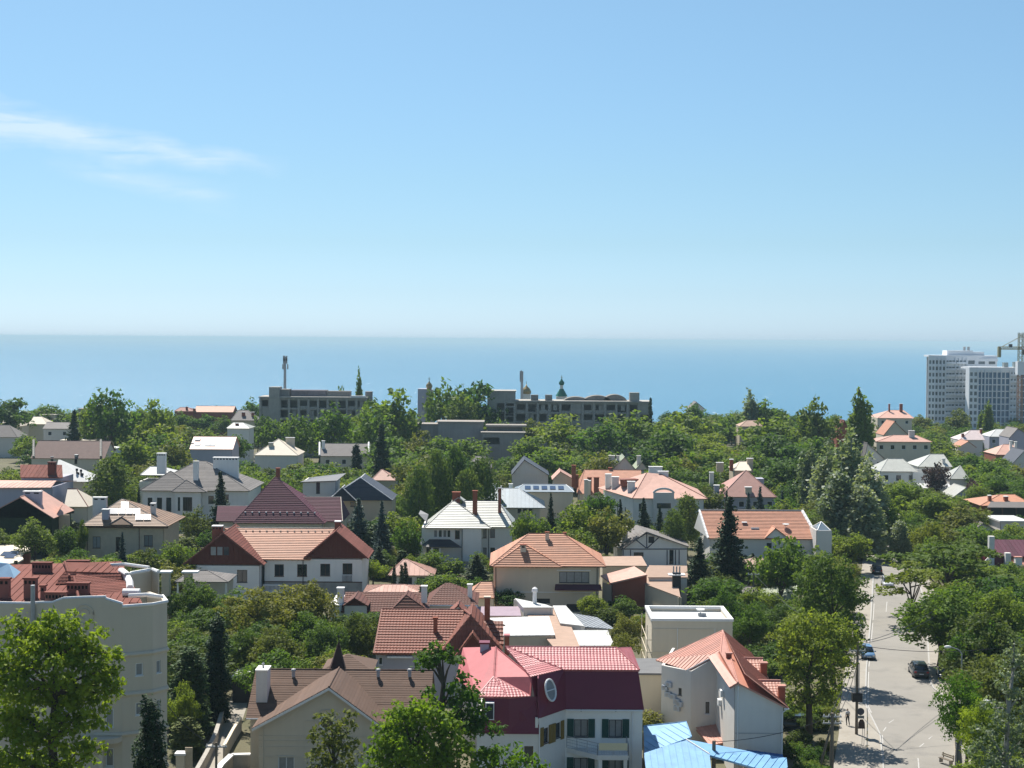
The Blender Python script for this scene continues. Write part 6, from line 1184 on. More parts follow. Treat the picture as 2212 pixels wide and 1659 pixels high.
# ================================================================== towers and crane
m_tower = mat('pale tower cladding', (.74, .76, .78), .8, .06, .1, .04); m_towerg = mat('blue curtain glass', (.07, .15, .25), .12, .15, .3, .03, spec=.7); m_towert = mat('teal balcony glass', (.22, .26, .26), .2, .2, .3, .05, spec=.6, objvar=.3)
m_towern = mat('grey tower window glass', (.13, .155, .17), .15, .15, .3, .03, spec=.6, objvar=.5)
def tower(h, poly, zt, cols, fl, style, base=0):
    """facets with a grid of window openings; every window is a piece of its own"""
    shared = {}
    for fi, ((x0, y0), (x1, y1)) in enumerate(zip(poly, poly[1:])):
        ln = math.hypot(x1 - x0, y1 - y0); n, kind = cols[fi]; ops = []
        a = Vector(((x1 - x0) / ln, (y1 - y0) / ln, 0)); out = Vector((a.y, -a.x, 0))
        if n:
            bay = ln / n; nf = int((zt - 1.2) / fl)
            for i in range(n):
                for k in range(nf):
                    zc = zt - 1.6 - k * fl; wf = {'n': .32, 'w': .40, 'b': .46}[kind]
                    if zc - 1.6 < .5: continue
                    ops.append((bay * (i + .5) - bay * wf, bay * (i + .5) + bay * wf, zc - {'n': 1.7, 'w': 2.5, 'b': 1.4}[kind], zc, ''))
        wall(h, (x0, y0), (x1, y1), 0, zt, m_tower, ops, th=.45)
        for o in ops:
            key = (round(o[1] - o[0], 2), round(o[3] - o[2], 2), kind)
            if key not in shared:
                w2, h2 = key[0] / 2, key[1] / 2; b = B(); b.box(-w2, w2, 0, .06, -h2, h2); me = bpy.data.meshes.new('window'); me.from_pydata(b.v, [], b.f); me.materials.append(m_towern if kind == 'n' else (m_towerg if kind == 'w' else m_towert)); shared[key] = me
            w = obj('window', shared[key], h.o); c = Vector((x0, y0, 0)) + a * ((o[0] + o[1]) / 2) - out * .3; w.location = (c.x, c.y, (o[2] + o[3]) / 2); w.rotation_euler = (0, 0, math.atan2(a.y, a.x))
        if n:
            for i in range(n + 1): p = Vector((x0, y0, 0)) + a * (ln * i / n); boxp(h, 'pilaster', p.x - .22, p.x + .22, p.y - .5, p.y - .0 + .05, 0, zt - .4, m_tower) if fi % 2 == 0 else None
            if kind == 'b':
                for k in range(int((zt - 1.2) / fl)):
                    z_ = zt - 3.3 - k * fl
                    if z_ < 1: continue
                    b = B(); p, q = Vector((x0, y0, z_)) + out * .02, Vector((x1, y1, z_)) + out * .02; b.prism([p, q, q + out * .9 - a * .3, (p + q) / 2 + out * 1.2, p + out * .9 + a * .3], (0, 0, 1.0)); b.mk('balcony', m_tower, h.o)
    cz = B(); cz.prism([(x, y, zt + .004) for x, y in poly] + [(poly[-1][0], poly[-1][1] + 8, zt + .004), (poly[0][0], poly[0][1] + 8, zt + .004)], (0, 0, .8)); cz.mk('roof', m_tower, h.o)
h = house('apartment_tower', 'taller pale apartment tower with curved facade and stepped roof top', 2060, 716, cat='tower')
zt = h.z(771, 0, 2030); xs_ = lambda u, y=0.: h.x(u, y)
poly = [(xs_(2000.5, 8), 8.), (xs_(2002, 2), 3.), (xs_(2016), .6), (xs_(2038), 0.), (xs_(2060), 1.), (xs_(2084, 1), 2.0), (xs_(2151, 3), 4.5)]
tower(h, poly, zt, [(0, 'n'), (2, 'n'), (3, 'n'), (3, 'b'), (3, 'b'), (3, 'n')], 2.95, 0)
boxp(h, 'roof_storey', xs_(2042, 3), xs_(2098, 3), 4, 12, zt + .81, h.z(757, 4, 2070), m_tower); boxp(h, 'roof_storey', xs_(2098, 4) + .01, xs_(2122, 4), 5, 12, zt + .81, h.z(760, 4, 2110), m_tower); boxp(h, 'roof_storey', xs_(2084, 2), xs_(2152, 2), 3, 13, zt - 2, h.z(774, 3, 2120), m_tower)
for u in (2079, 2088): B().lathe(xs_(u, 7), 8, [(.6, h.z(757, 4, 2070)), (.6, h.z(749, 7, u) - .3), (.9, h.z(749, 7, u))], 8).mk('roof_vent', m_steel, h.o)
boxp(h, 'wall', xs_(2002, 8), xs_(2150, 8), 12, 12.3, 0, zt, m_tower)
h = house('apartment_tower', 'lower apartment tower with blue glass strips beside the crane', 2150, 700, cat='tower')
zt = h.z(797, 0, 2140); poly = [(xs_(2084, 3), 5.), (xs_(2090), .5), (xs_(2108), 0.), (xs_(2124), .6), (xs_(2140), .6), (xs_(2158), 0.), (xs_(2178), .8), (xs_(2198), .2), (xs_(2240), 1.)]
tower(h, poly, zt, [(0, 'n'), (2, 'n'), (2, 'w'), (2, 'w'), (2, 'w'), (2, 'w'), (3, 'b'), (2, 'w')] + [(3, 'n')], 2.95, 0)
for u, v in ((2168, 783), (2190, 782)): boxp(h, 'roof_box', xs_(u - 4, 4), xs_(u + 5, 4), 4, 7, zt + .8, h.z(v, 4, u), m_towert)
boxp(h, 'wall', xs_(2086, 8), xs_(2240, 8), 10, 10.3, 0, zt, m_tower)
t = Thing('tower_crane', 'faded orange tower crane with counter jib standing before the right tower', 'crane', (P(2203, 850, 690).x, 690, 0)); m_crane = mat('faded orange crane paint', (.36, .19, .11), .7, .2, 1, .1); m_craneg = mat('faded yellow crane steel', (.30, .27, .15), .6, .2, 1, .1)
zj = t.z(752)
def lattice(p, q, w, n, m, name):
    b = B(); p, q = Vector(p), Vector(q); d = (q - p).normalized(); s = d.cross(Vector((0, 1, 0)) if abs(d.y) < .9 else Vector((1, 0, 0))).normalized() * w; r_ = d.cross(s).normalized() * w; c = [s + r_, s - r_, -s - r_, -s + r_]
    for k in c: b.tube([p + k, q + k], .16, 4)
    for i in range(n):
        a0, a1 = p.lerp(q, i / n), p.lerp(q, (i + 1) / n)
        for j in range(4): b.tube([a0 + c[j], a1 + c[(j + 1) % 4]], .1, 3, False); b.tube([a0 + c[j], a0 + c[(j + 1) % 4]], .1, 3, False)
    return b.mk(name, m, t.o)
lattice((0, 0, 0), (0, 0, zj - 6), 1.0, 14, m_crane, 'mast'); lattice((0, 0, zj - 6), (0, 0, zj + 7), .9, 6, m_craneg, 'tower_head'); lattice((t.x(2151), 0, zj), (0, 0, zj), .55, 10, m_craneg, 'counter_jib'); lattice((0, 0, zj), (22, 3, zj), .6, 14, m_crane, 'jib')
boxp(t, 'counterweight', t.x(2150), t.x(2156), -.8, .8, zj - 4.2, zj + .5, m_craneg); boxp(t, 'winch', t.x(2174), t.x(2180), -.7, .7, zj + .3, zj + 1.8, m_fd); boxp(t, 'cab', .8, 2.6, -1, 1, zj - 3, zj - .8, m_fd)
b = B(); b.tube([(t.x(2158), 0, zj + .5), (0, 0, t.z(727))], .14, 4); b.tube([(0, 0, t.z(727)), (20, 3, zj + .5)], .14, 4); b.tube([(0, 0, zj + 6), (0, 0, t.z(726))], .3, 4); b.mk('tie_bar', m_craneg, t.o)
boxp(t, 'climbing_cage', -1.7, 1.7, -1.7, 1.7, zj - 12, zj - 6, m_tower)
# ================================================================== trees
def leafmat(name, c0, c1, trans=.32, rough=.6, spec=.12, ov=.28):
    m = bpy.data.materials.new(name); m.use_nodes = True; nt = m.node_tree; L = nt.links; b = nt.nodes['Principled BSDF']; out = nt.nodes['Material Output']
    at = N(nt, 'ShaderNodeAttribute', attribute_name='tint'); mx = N(nt, 'ShaderNodeMixRGB'); mx.inputs[1].default_value = (*c0, 1); mx.inputs[2].default_value = (*c1, 1); L.new(at.outputs['Fac'], mx.inputs[0])
    oi = N(nt, 'ShaderNodeObjectInfo'); hs_ = N(nt, 'ShaderNodeHueSaturation'); L.new(mx.outputs[0], hs_.inputs['Color'])
    ma = N(nt, 'ShaderNodeMath', operation='MULTIPLY_ADD'); L.new(oi.outputs['Random'], ma.inputs[0]); ma.inputs[1].default_value = 2 * ov; ma.inputs[2].default_value = 1 - ov; L.new(ma.outputs[0], hs_.inputs['Value'])
    m2 = N(nt, 'ShaderNodeMath', operation='MULTIPLY_ADD'); L.new(oi.outputs['Random'], m2.inputs[0]); m2.inputs[1].default_value = -.06; m2.inputs[2].default_value = .53; L.new(m2.outputs[0], hs_.inputs['Hue'])
    L.new(hs_.outputs[0], b.inputs['Base Color']); b.inputs['Roughness'].default_value = rough; b.inputs['Specular IOR Level'].default_value = spec
    t = N(nt, 'ShaderNodeBsdfTranslucent'); tm = N(nt, 'ShaderNodeMixRGB', blend_type='MULTIPLY'); tm.inputs[0].default_value = 1; tm.inputs[2].default_value = (1.25, 1.25, .55, 1); L.new(hs_.outputs[0], tm.inputs[1]); L.new(tm.outputs[0], t.inputs[0])
    ms_ = N(nt, 'ShaderNodeMixShader'); ms_.inputs[0].default_value = trans; L.new(b.outputs[0], ms_.inputs[1]); L.new(t.outputs[0], ms_.inputs[2]); L.new(ms_.outputs[0], out.inputs[0]); return m
LM = dict(mid=leafmat('broad leaves', (.082, .14, .022), (.155, .225, .038), .48), bright=leafmat('fresh acacia leaves', (.105, .185, .014), (.18, .265, .026), .48),
          dark=leafmat('dark leaves', (.052, .098, .022), (.098, .16, .034), .45), olive=leafmat('olive leaves', (.09, .115, .026), (.155, .18, .042), .4),
          silver=leafmat('silver poplar leaves', (.12, .165, .075), (.27, .32, .22), .42, .5, .25), birch=leafmat('hanging birch leaves', (0.075, 0.125, 0.033), (0.138, 0.188, 0.050), .4),
          con=leafmat('dark needles', (.020, .042, .017), (.042, .072, .026), .1), blue=leafmat('blue green needles', (0.033, 0.062, 0.056), (0.056, 0.094, 0.085), .1),
          thuja=leafmat('thuja sprays', (0.050, 0.088, 0.022), (0.106, 0.138, 0.035), .15), yel=leafmat('yellow green leaves', (.12, .16, .02), (.16, .20, .03), .4), purple=leafmat('purple plum leaves', (.05, .03, .036), (.09, .055, .06)))
m_bark = mat('tree bark', (.075, .058, .042), .95, .25, 3, .25, .5, 12); m_barkl = mat('pale bark', (.26, .25, .22), .9, .25, 3, .3, .3, 8)
def leafmesh(name, C, Nn, S, tint, m, rs, asp=.6):
    n = len(C); Nn = Nn / (np.linalg.norm(Nn, axis=1, keepdims=True) + 1e-9); t = rs.normal(size=(n, 3)); t -= Nn * (t * Nn).sum(1, keepdims=True); t /= (np.linalg.norm(t, axis=1, keepdims=True) + 1e-9); b = np.cross(Nn, t); S = S[:, None]
    V = np.empty((n, 4, 3)); V[:, 0] = C - t * S; V[:, 1] = C + b * S * asp; V[:, 2] = C + t * S; V[:, 3] = C - b * S * asp
    V[:, 1] -= Nn * S * .18; V[:, 3] -= Nn * S * .18
    me = bpy.data.meshes.new(name); me.vertices.add(4 * n); me.loops.add(4 * n); me.polygons.add(n)
    me.vertices.foreach_set('co', V.ravel()); me.loops.foreach_set('vertex_index', np.arange(4 * n, dtype=np.int32)); me.polygons.foreach_set('loop_start', np.arange(0, 4 * n, 4, dtype=np.int32)); me.polygons.foreach_set('loop_total', np.full(n, 4, dtype=np.int32))
    a = me.attributes.new('tint', 'FLOAT', 'POINT'); a.data.foreach_set('value', np.repeat(np.clip(tint, 0, 1), 4)); me.update(); me.materials.append(m); return me
def blobs_crown(name, blobs, m, leaf, dens, seed, crad=.9, flat=.75, upb=.45):
    """leaf sprays gathered in clumps; blobs are ellipsoids (x,y,z,rx,ry,rz) that the clumps fill"""
    rs = np.random.RandomState(seed); Cs, Ns, Ss, Ts = [], [], [], []
    for (x, y, z, rx, ry, rz) in blobs:
        ar = (rx * ry + rx * rz + ry * rz) / 3 * 4 * math.pi; nc = max(4, int(ar / (crad * crad * 2.4)))
        d = rs.normal(size=(nc, 3)); d /= np.linalg.norm(d, axis=1, keepdims=True); rr = (.45 + .55 * rs.rand(nc, 1) ** .45) * (1 + .16 * rs.normal(size=(nc, 1)))
        c = np.array([x, y, z]) + d * rr * np.array([rx, ry, rz])
        for k in range(nc):
            rc = crad * rs.uniform(.6, 1.25); n = max(6, int(dens * rc * rc / (leaf * leaf))); q = rs.normal(size=(n, 3)); q /= np.linalg.norm(q, axis=1, keepdims=True)
            Cs.append(c[k] + q * (rc * (.45 + .6 * rs.rand(n, 1))) * np.array([1, 1, flat])); Ns.append(q * .7 + np.array([0, 0, upb]) + rs.normal(size=(n, 3)) * .55); Ss.append(leaf * rs.uniform(.6, 1.3, n)); Ts.append(np.clip(rs.normal(.5, .3) + rs.normal(size=n) * .16, 0, 1))
    return leafmesh(name, np.concatenate(Cs), np.concatenate(Ns), np.concatenate(Ss), np.concatenate(Ts), m, rs)
def trunk_mesh(H, r, limbs, seed, m, lean=.3, top=.8):
    rs = random.Random(seed); b = B(); pts = [(0, 0, -.3)]; x = y = 0
    for i in range(1, 7): x += rs.uniform(-lean, lean) * .5; y += rs.uniform(-lean, lean) * .5; pts.append((x, y, H * top * i / 6))
    b.tube(pts, [r * (1.35 if i == 0 else 1 - .14 * i) for i in range(7)], 7)
    for (lx, ly, lz) in limbs:
        k = rs.randint(2, 5); p = Vector(pts[k]); q = Vector((lx, ly, lz)); mm = p.lerp(q, .5) + Vector((rs.uniform(-.3, .3), rs.uniform(-.3, .3), (q - p).length * .12)); b.tube([p, mm, q], [r * .42, r * .28, r * .08], 5, False)
    me = bpy.data.meshes.new('trunk'); me.from_pydata(b.v, [], b.f); me.materials.append(m); me.polygons.foreach_set('use_smooth', [True] * len(me.polygons)); return me
PROTO = {}
def proto(sp, lod, var):
    k = (sp, lod, var)
    if k in PROTO: return PROTO[k]
    seed = (sum(map(ord, sp)) * 37 + lod * 11 + var * 101) % 9973; rs = random.Random(seed); leaf = (.17, .25, .33)[lod]; H = 10.; cr = (.75, .9, 1.05)[lod]; dn = (1.7, 1.6, 1.5)[lod]
    ms, bark, Wd = LM['mid'], m_bark, 8.; limbs = []
    if sp in ('mid', 'bright', 'dark', 'olive', 'yel', 'purple'):
        Rr = 4.; bl = []; nb = rs.randint(6, 9)
        for i in range(nb):
            a = 2 * math.pi * i / nb + rs.uniform(-.4, .4); q = rs.uniform(.35, .68); zz = rs.uniform(4.2, 7.6); r = rs.uniform(1.25, 1.9); bl.append((math.cos(a) * Rr * q, math.sin(a) * Rr * q, zz, r * 1.15, r * 1.15, r * .95))
        bl += [(rs.uniform(-.5, .5), rs.uniform(-.5, .5), 8.2, 1.6, 1.6, 1.5), (rs.uniform(-1, 1), rs.uniform(-1, 1), 5.4, 2.1, 2.1, 2.0)]
        limbs = [(b_[0], b_[1], b_[2]) for b_ in bl]; ms = LM[sp]; cm = blobs_crown('crown', bl, ms, leaf * (1.1 if sp != 'bright' else .9), dn * (.95 if sp == 'bright' else 1.1), seed, cr)
    elif sp == 'flat':
        bl = []
        for i in range(9):
            a = rs.uniform(0, 6.28); q = rs.uniform(.2, 1) * 3.6; bl.append((math.cos(a) * q, math.sin(a) * q, 9.2 - q * .45 - rs.uniform(0, 2.8), rs.uniform(1.5, 2.3), rs.uniform(1.5, 2.3), .38))
        limbs = [(b_[0], b_[1], b_[2]) for b_ in bl]; cm = blobs_crown('crown', bl, LM['yel'], leaf, dn, seed, .55, .45, 1.1)
    elif sp in ('con', 'blue'):
        Wd = 5.; r_ = np.random.RandomState(seed); Cs, Ns, Ss, Ts = [], [], [], []; z = .6
        while z < 9.95:
            rad = 2.5 * (1 - z / 10.) ** .85 * r_.uniform(.8, 1.12) + .06; nb = max(5, int(6 + rad * 5))
            for i in range(nb):
                a = r_.uniform(0, 6.28); ln = rad * r_.uniform(.65, 1.12); n = max(3, int(ln / (leaf * .42))); t = np.linspace(.12, 1, n); dr = r_.uniform(.1, .38)
                p = np.stack([np.cos(a) * ln * t, np.sin(a) * ln * t, z - dr * ln * t + .16 * ln * t * t], 1) + r_.normal(size=(n, 3)) * leaf * .3; Cs.append(p); Ns.append(np.array([0, 0, .8]) + r_.normal(size=(n, 3)) * .5); Ss.append(leaf * (1.25 - .5 * t) * r_.uniform(.8, 1.3, n)); Ts.append(np.clip(r_.normal(.45, .2) + .35 * t - .15 + r_.normal(size=n) * .12, 0, 1))
            z += (.2, .27, .36)[lod]
        cm = leafmesh('crown', np.concatenate(Cs), np.concatenate(Ns), np.concatenate(Ss), np.concatenate(Ts), LM[sp], r_, .5)
    elif sp in ('thuja', 'cyp'):
        Wd = 3.; bl = [(rs.uniform(-.12, .12), rs.uniform(-.12, .12), z, (1.25 if sp == 'thuja' else 1.0) * max(.16, (1 - ((z - 3.2) / 7.2) ** 2)) ** .75, 1.2 * max(.16, (1 - ((z - 3.2) / 7.2) ** 2)) ** .75, 1.0) for z in (.9, 1.9, 2.9, 4., 5., 6., 7., 8., 8.9, 9.4)]
        cm = blobs_crown('crown', bl, LM['thuja'] if sp == 'thuja' else LM['con'], leaf * .85, dn * 3.2, seed, .42, 1.4, .9)
    elif sp in ('poplar', 'pop2'):
        Wd = 5.; bl = []
        for i in range(7):
            a = 2 * math.pi * i / 7 + rs.uniform(-.4, .4); q = rs.uniform(.6, 1.5); hh = rs.uniform(6.5, 9.6); z = 1.6
            if i == 0: q, hh = 0, 10
            while z < hh: w = 1.0 * (1 - (z / hh) ** 4) + .3; bl.append((math.cos(a) * q * (1 - .35 * z / hh), math.sin(a) * q * (1 - .35 * z / hh), z, w, w, .9)); z += 1.15
        cm = blobs_crown('crown', bl, LM['silver'] if sp == 'poplar' else LM['mid'], leaf * .9, dn * 1.0, seed, .5, 1.2, .3); bark = m_barkl
    elif sp in ('birch', 'willow'):
        Wd = 6.; r_ = np.random.RandomState(seed); Cs, Ns, Ss, Ts = [], [], [], []; ns = (420, 300, 210)[lod]
        for i in range(ns):
            a = r_.uniform(0, 6.28); u_ = r_.rand(); z0 = 3.2 + 6.6 * u_; rad = 2.6 * math.sqrt(max(.03, 1 - ((z0 - 4.6) / 5.4) ** 2)) * r_.uniform(.25, 1.05); ln = r_.uniform(1.0, 2.6); n = max(4, int(ln / (leaf * .5))); t = np.linspace(0, 1, n); sp_ = .35
            tt = np.clip(r_.normal(.5, .25), 0, 1); p = np.stack([np.cos(a) * (rad + sp_ * np.sqrt(t)), np.sin(a) * (rad + sp_ * np.sqrt(t)), z0 - ln * t ** 1.25], 1) + r_.normal(size=(n, 3)) * leaf * .75; Cs.append(p); Ns.append(np.array([math.cos(a), math.sin(a), .3]) + r_.normal(size=(n, 3)) * .6); Ss.append(leaf * r_.uniform(.55, 1.15, n)); Ts.append(tt + r_.normal(size=n) * .15)
        cm = leafmesh('crown', np.concatenate(Cs), np.concatenate(Ns), np.concatenate(Ss), np.concatenate(Ts), LM['birch'], r_, .5); bark = m_barkl; limbs = [(1.2, .3, 6), (-1, .8, 7), (.2, -1.2, 6.5)]
    elif sp == 'bush':
        Wd = 10.; bl = [(rs.uniform(-2.4, 2.4), rs.uniform(-2.4, 2.4), rs.uniform(3., 6.2), rs.uniform(1.8, 2.8), rs.uniform(1.8, 2.8), rs.uniform(2.2, 3.6)) for _ in range(8)] + [(0, 0, 3.2, 3.6, 3.6, 3.4)]
        cm = blobs_crown('crown', bl, LM[('mid', 'olive', 'dark')[var % 3]], leaf * 2.1, dn * 1.1, seed, 1.35)
    tm = trunk_mesh(H, {'con': .2, 'blue': .2, 'poplar': .26, 'pop2': .26, 'birch': .16, 'thuja': .12, 'cyp': .12, 'bush': .3}.get(sp, .24), limbs[:9], seed, bark, top=.62 if sp not in ('con', 'blue', 'poplar', 'pop2', 'thuja', 'cyp') else .93)
    PROTO[k] = (cm, tm, H, Wd); return PROTO[k]
TN = dict(mid='broadleaf_tree', bright='acacia_tree', dark='walnut_tree', olive='olive_green_tree', yel='young_tree', purple='plum_tree', flat='sumac_tree', con='spruce_tree', blue='blue_spruce', thuja='thuja_tree', cyp='cypress_tree', poplar='poplar_tree', pop2='poplar_tree', birch='birch_tree', willow='willow_tree', bush='garden_shrub')
PLANTED = []; TREES = []; tr = random.Random(21)
def plant(sp, x, y, Hh, Ww, label, group=None, var=None):
    lod = 0 if y < 205 else (1 if y < 370 else 2); var = tr.randrange(3 if sp not in ('mid', 'dark', 'olive') else 4) if var is None else var
    cm, tm, H0, W0 = proto(sp, lod, var); o = bpy.data.objects.new(TN[sp], None); COL.objects.link(o); o.location = (x, y, 0); o.rotation_euler = (0, 0, tr.uniform(0, 6.28)); o.scale = (Ww * 1.12 / W0, Ww * 1.12 / W0, Hh / H0)
    tag(o, label, 'shrub' if sp == 'bush' else 'tree', group); k1, k2 = obj('crown', cm, o), obj('trunk', tm, o); PLANTED.append((sp, Ww * Hh / y ** 2, o, k1, k2, cm)); TREES.append((x, y, Ww / 2)); return o
def T(sp, u, vt, Y, wpx, label, group=None, var=None):
    p = P(u, vt, Y); Hh = p.z
    if Hh < 1: print('TREE TOO LOW', label, Hh); return
    plant(sp, p.x, Y, Hh, wpx * Y / F, label, group, var)
def own_tree(name, label, Y, tpts, blobs, m, leaf, dens, seed, crad=.7, r0=.3, depth=.8, bark=None, limbs=True):
    """a single tree surveyed limb by limb: trunk points and crown lobes (u,v,ru,rv,dy)"""
    b0 = P(tpts[0][0], tpts[0][1], Y); t = Thing(name, label, 'tree', (b0.x, Y, 0)); k = Y / F
    b = B(); tp = [(0, 0, -.2)] + [tuple(t.L(u, v, 0)) for u, v in tpts[1:]]; n = len(tp); b.tube(tp, [r0 * (1 - .8 * i / n) for i in range(n)], 8); bl = []
    for (u, v, ru, rv, dy) in blobs:
        p = t.L(u, v, dy); bl.append((p.x, dy, p.z, ru * k, ru * k * depth, rv * k))
        if limbs: q = min(tp[1:], key=lambda s: (Vector(s) - Vector((p.x, dy, p.z - 1.5))).length); b.tube([q, Vector(q).lerp(Vector((p.x, dy, p.z)), .5) + Vector((0, 0, .25)), (p.x, dy, p.z)], [r0 * .4, r0 * .25, r0 * .06], 5, False)
    b.mk('trunk', bark or m_bark, t.o, True); obj('crown', blobs_crown('crown', bl, m, leaf, dens, seed, crad), t.o); TREES.append((b0.x, Y, 3)); return t
# --- foreground individuals
own_tree('acacia_tree', 'large bright green acacia in front of the apartment block', 104, [(125, 1900), (120, 1700), (112, 1600), (120, 1500), (118, 1430)],
         [(112, 1352, 48, 30, 0), (60, 1385, 50, 34, -.5), (165, 1390, 52, 32, .4), (105, 1420, 60, 36, -1.2), (205, 1425, 42, 26, .6), (15, 1440, 48, 36, 0), (160, 1460, 52, 34, -1.2), (232, 1410, 30, 16, .2), (70, 1490, 58, 38, -.8), (215, 1480, 42, 26, 0), (10, 1530, 50, 40, .3), (150, 1540, 48, 34, -1.), (60, 1580, 60, 36, -.2), (232, 1500, 28, 18, .5), (190, 1570, 30, 24, .2), (10, 1620, 56, 38, -.4), (110, 1640, 54, 32, .4), (165, 1625, 38, 26, -.5), (60, 1690, 60, 40, 0), (30, 1350, 34, 22, .5), (140, 1340, 40, 24, .3), (190, 1380, 40, 24, -.4), (100, 1385, 60, 34, .8), (40, 1420, 54, 34, .8), (130, 1500, 60, 36, .8), (40, 1540, 60, 40, .9), (110, 1590, 60, 36, -1.2), (200, 1530, 38, 24, .6), (215, 1450, 44, 22, -.5), (245, 1470, 24, 14, .3), (165, 1500, 50, 30, .4), (20, 1480, 50, 36, -1.2), (30, 1660, 60, 36, .8), (140, 1680, 56, 34, -.4), (200, 1620, 24, 22, .3)], LM['bright'], .19, 2.1, 5, .55, .42)
own_tree('foreground_tree', 'tall forked tree with bare dark trunk before the crimson house', 112, [(962, 1830), (962, 1659), (958, 1590), (952, 1530), (958, 1480), (948, 1430), (945, 1400)],
         [(940, 1408, 36, 20, 0), (918, 1432, 22, 14, .3), (975, 1430, 22, 14, -.3), (985, 1478, 30, 22, .2), (1008, 1516, 34, 22, 0), (935, 1505, 16, 16, .4), (1000, 1560, 44, 24, .2), (1050, 1575, 36, 18, -.4), (955, 1412, 30, 20, .2), (930, 1420, 26, 18, -.4), (995, 1500, 34, 22, -.4), (1020, 1545, 40, 24, .4), (970, 1540, 26, 20, -.3)], LM['mid'], .19, 1.9, 15, .5, .30)
own_tree('broadleaf_tree', 'bright green rounded tree in front of the gabled brown roof', 108, [(900, 1900), (895, 1700), (890, 1620)],
         [(900, 1535, 56, 28, 0), (850, 1565, 44, 28, .4), (940, 1570, 50, 32, -.4), (890, 1605, 64, 34, -.8), (985, 1620, 50, 30, 0), (830, 1620, 40, 32, .4), (920, 1660, 70, 32, 0), (850, 1675, 40, 28, 0), (870, 1550, 40, 24, -.5), (925, 1545, 44, 26, .6), (960, 1595, 50, 30, .5), (860, 1590, 50, 30, .6), (905, 1630, 66, 32, .6), (815, 1650, 40, 26, -.3), (980, 1655, 50, 28, .4)], LM['bright'], .19, 1.9, 25, .55, .3)
own_tree('broadleaf_tree', 'leafy crown at the foot of the crimson house balcony', 110, [(1100, 1880), (1095, 1700), (1090, 1650)], [(1085, 1635, 46, 26, 0), (1045, 1640, 36, 22, .4), (1130, 1650, 40, 22, -.3), (1090, 1680, 60, 26, 0)], LM['bright'], .19, 1.9, 29, .5, .25)
own_tree('olive_green_tree', 'small dense olive green tree in front of the round window', 122, [(725, 1790), (722, 1650), (718, 1600)], [(716, 1560, 30, 22, 0), (750, 1556, 20, 26, .2), (700, 1600, 32, 26, 0), (745, 1600, 32, 28, -.4), (690, 1640, 28, 22, 0), (735, 1645, 44, 26, -.2), (720, 1690, 46, 26, 0)], LM['olive'], .19, 1.9, 35, .45, .22)
own_tree('silver_poplar', 'silver leaved poplar at the bottom right corner', 122, [(2175, 1800), (2172, 1650), (2178, 1540), (2188, 1450)],
         [(2192, 1385, 16, 26, 0), (2180, 1420, 22, 24, .2), (2205, 1440, 26, 30, -.3), (2170, 1470, 28, 26, .2), (2200, 1510, 34, 30, 0), (2150, 1530, 26, 22, .4), (2180, 1560, 40, 30, -.6), (2130, 1575, 26, 18, .2), (2150, 1610, 44, 28, 0), (2205, 1600, 34, 34, .3), (2115, 1620, 24, 20, .2), (2160, 1660, 54, 30, -.3), (2210, 1680, 40, 30, 0)], LM['silver'], .16, 1.3, 45, .5, .3, bark=m_barkl)
own_tree('walnut_tree', 'dark roadside tree with broad crown and thick trunk beside the salmon house', 152, [(1748, 1592), (1748, 1520), (1745, 1470), (1752, 1430)],
         [(1762, 1348, 58, 26, 0), (1715, 1368, 40, 26, .4), (1815, 1366, 40, 26, -.3), (1760, 1395, 62, 30, -.8), (1830, 1395, 24, 22, 0), (1710, 1415, 34, 30, .6), (1790, 1430, 42, 32, .2), (1740, 1460, 40, 26, -1.), (1790, 1480, 34, 24, .4), (1715, 1490, 24, 24, 1.2), (1722, 1520, 26, 22, 1.0), (1790, 1516, 26, 22, .6), (1765, 1500, 36, 22, -.6), (1830, 1440, 20, 22, .3), (1700, 1450, 28, 26, .8)], LM['mid'], .19, 1.9, 55, .65, .38)
own_tree('walnut_tree', 'big dark tree on the left pavement overhanging the street', 177, [(1800, 1478), (1798, 1420), (1795, 1380), (1800, 1330)],
         [(1795, 1220, 36, 24, 0), (1760, 1245, 40, 26, .4), (1835, 1250, 34, 26, 0), (1795, 1280, 58, 30, -.8), (1745, 1290, 30, 26, .6), (1845, 1295, 26, 26, -.4), (1800, 1325, 56, 30, 0), (1850, 1345, 22, 22, .4), (1770, 1355, 34, 26, -.8), (1835, 1380, 34, 26, .2), (1860, 1400, 14, 14, 0)], LM['dark'], .19, 1.9, 65, .75, .36)
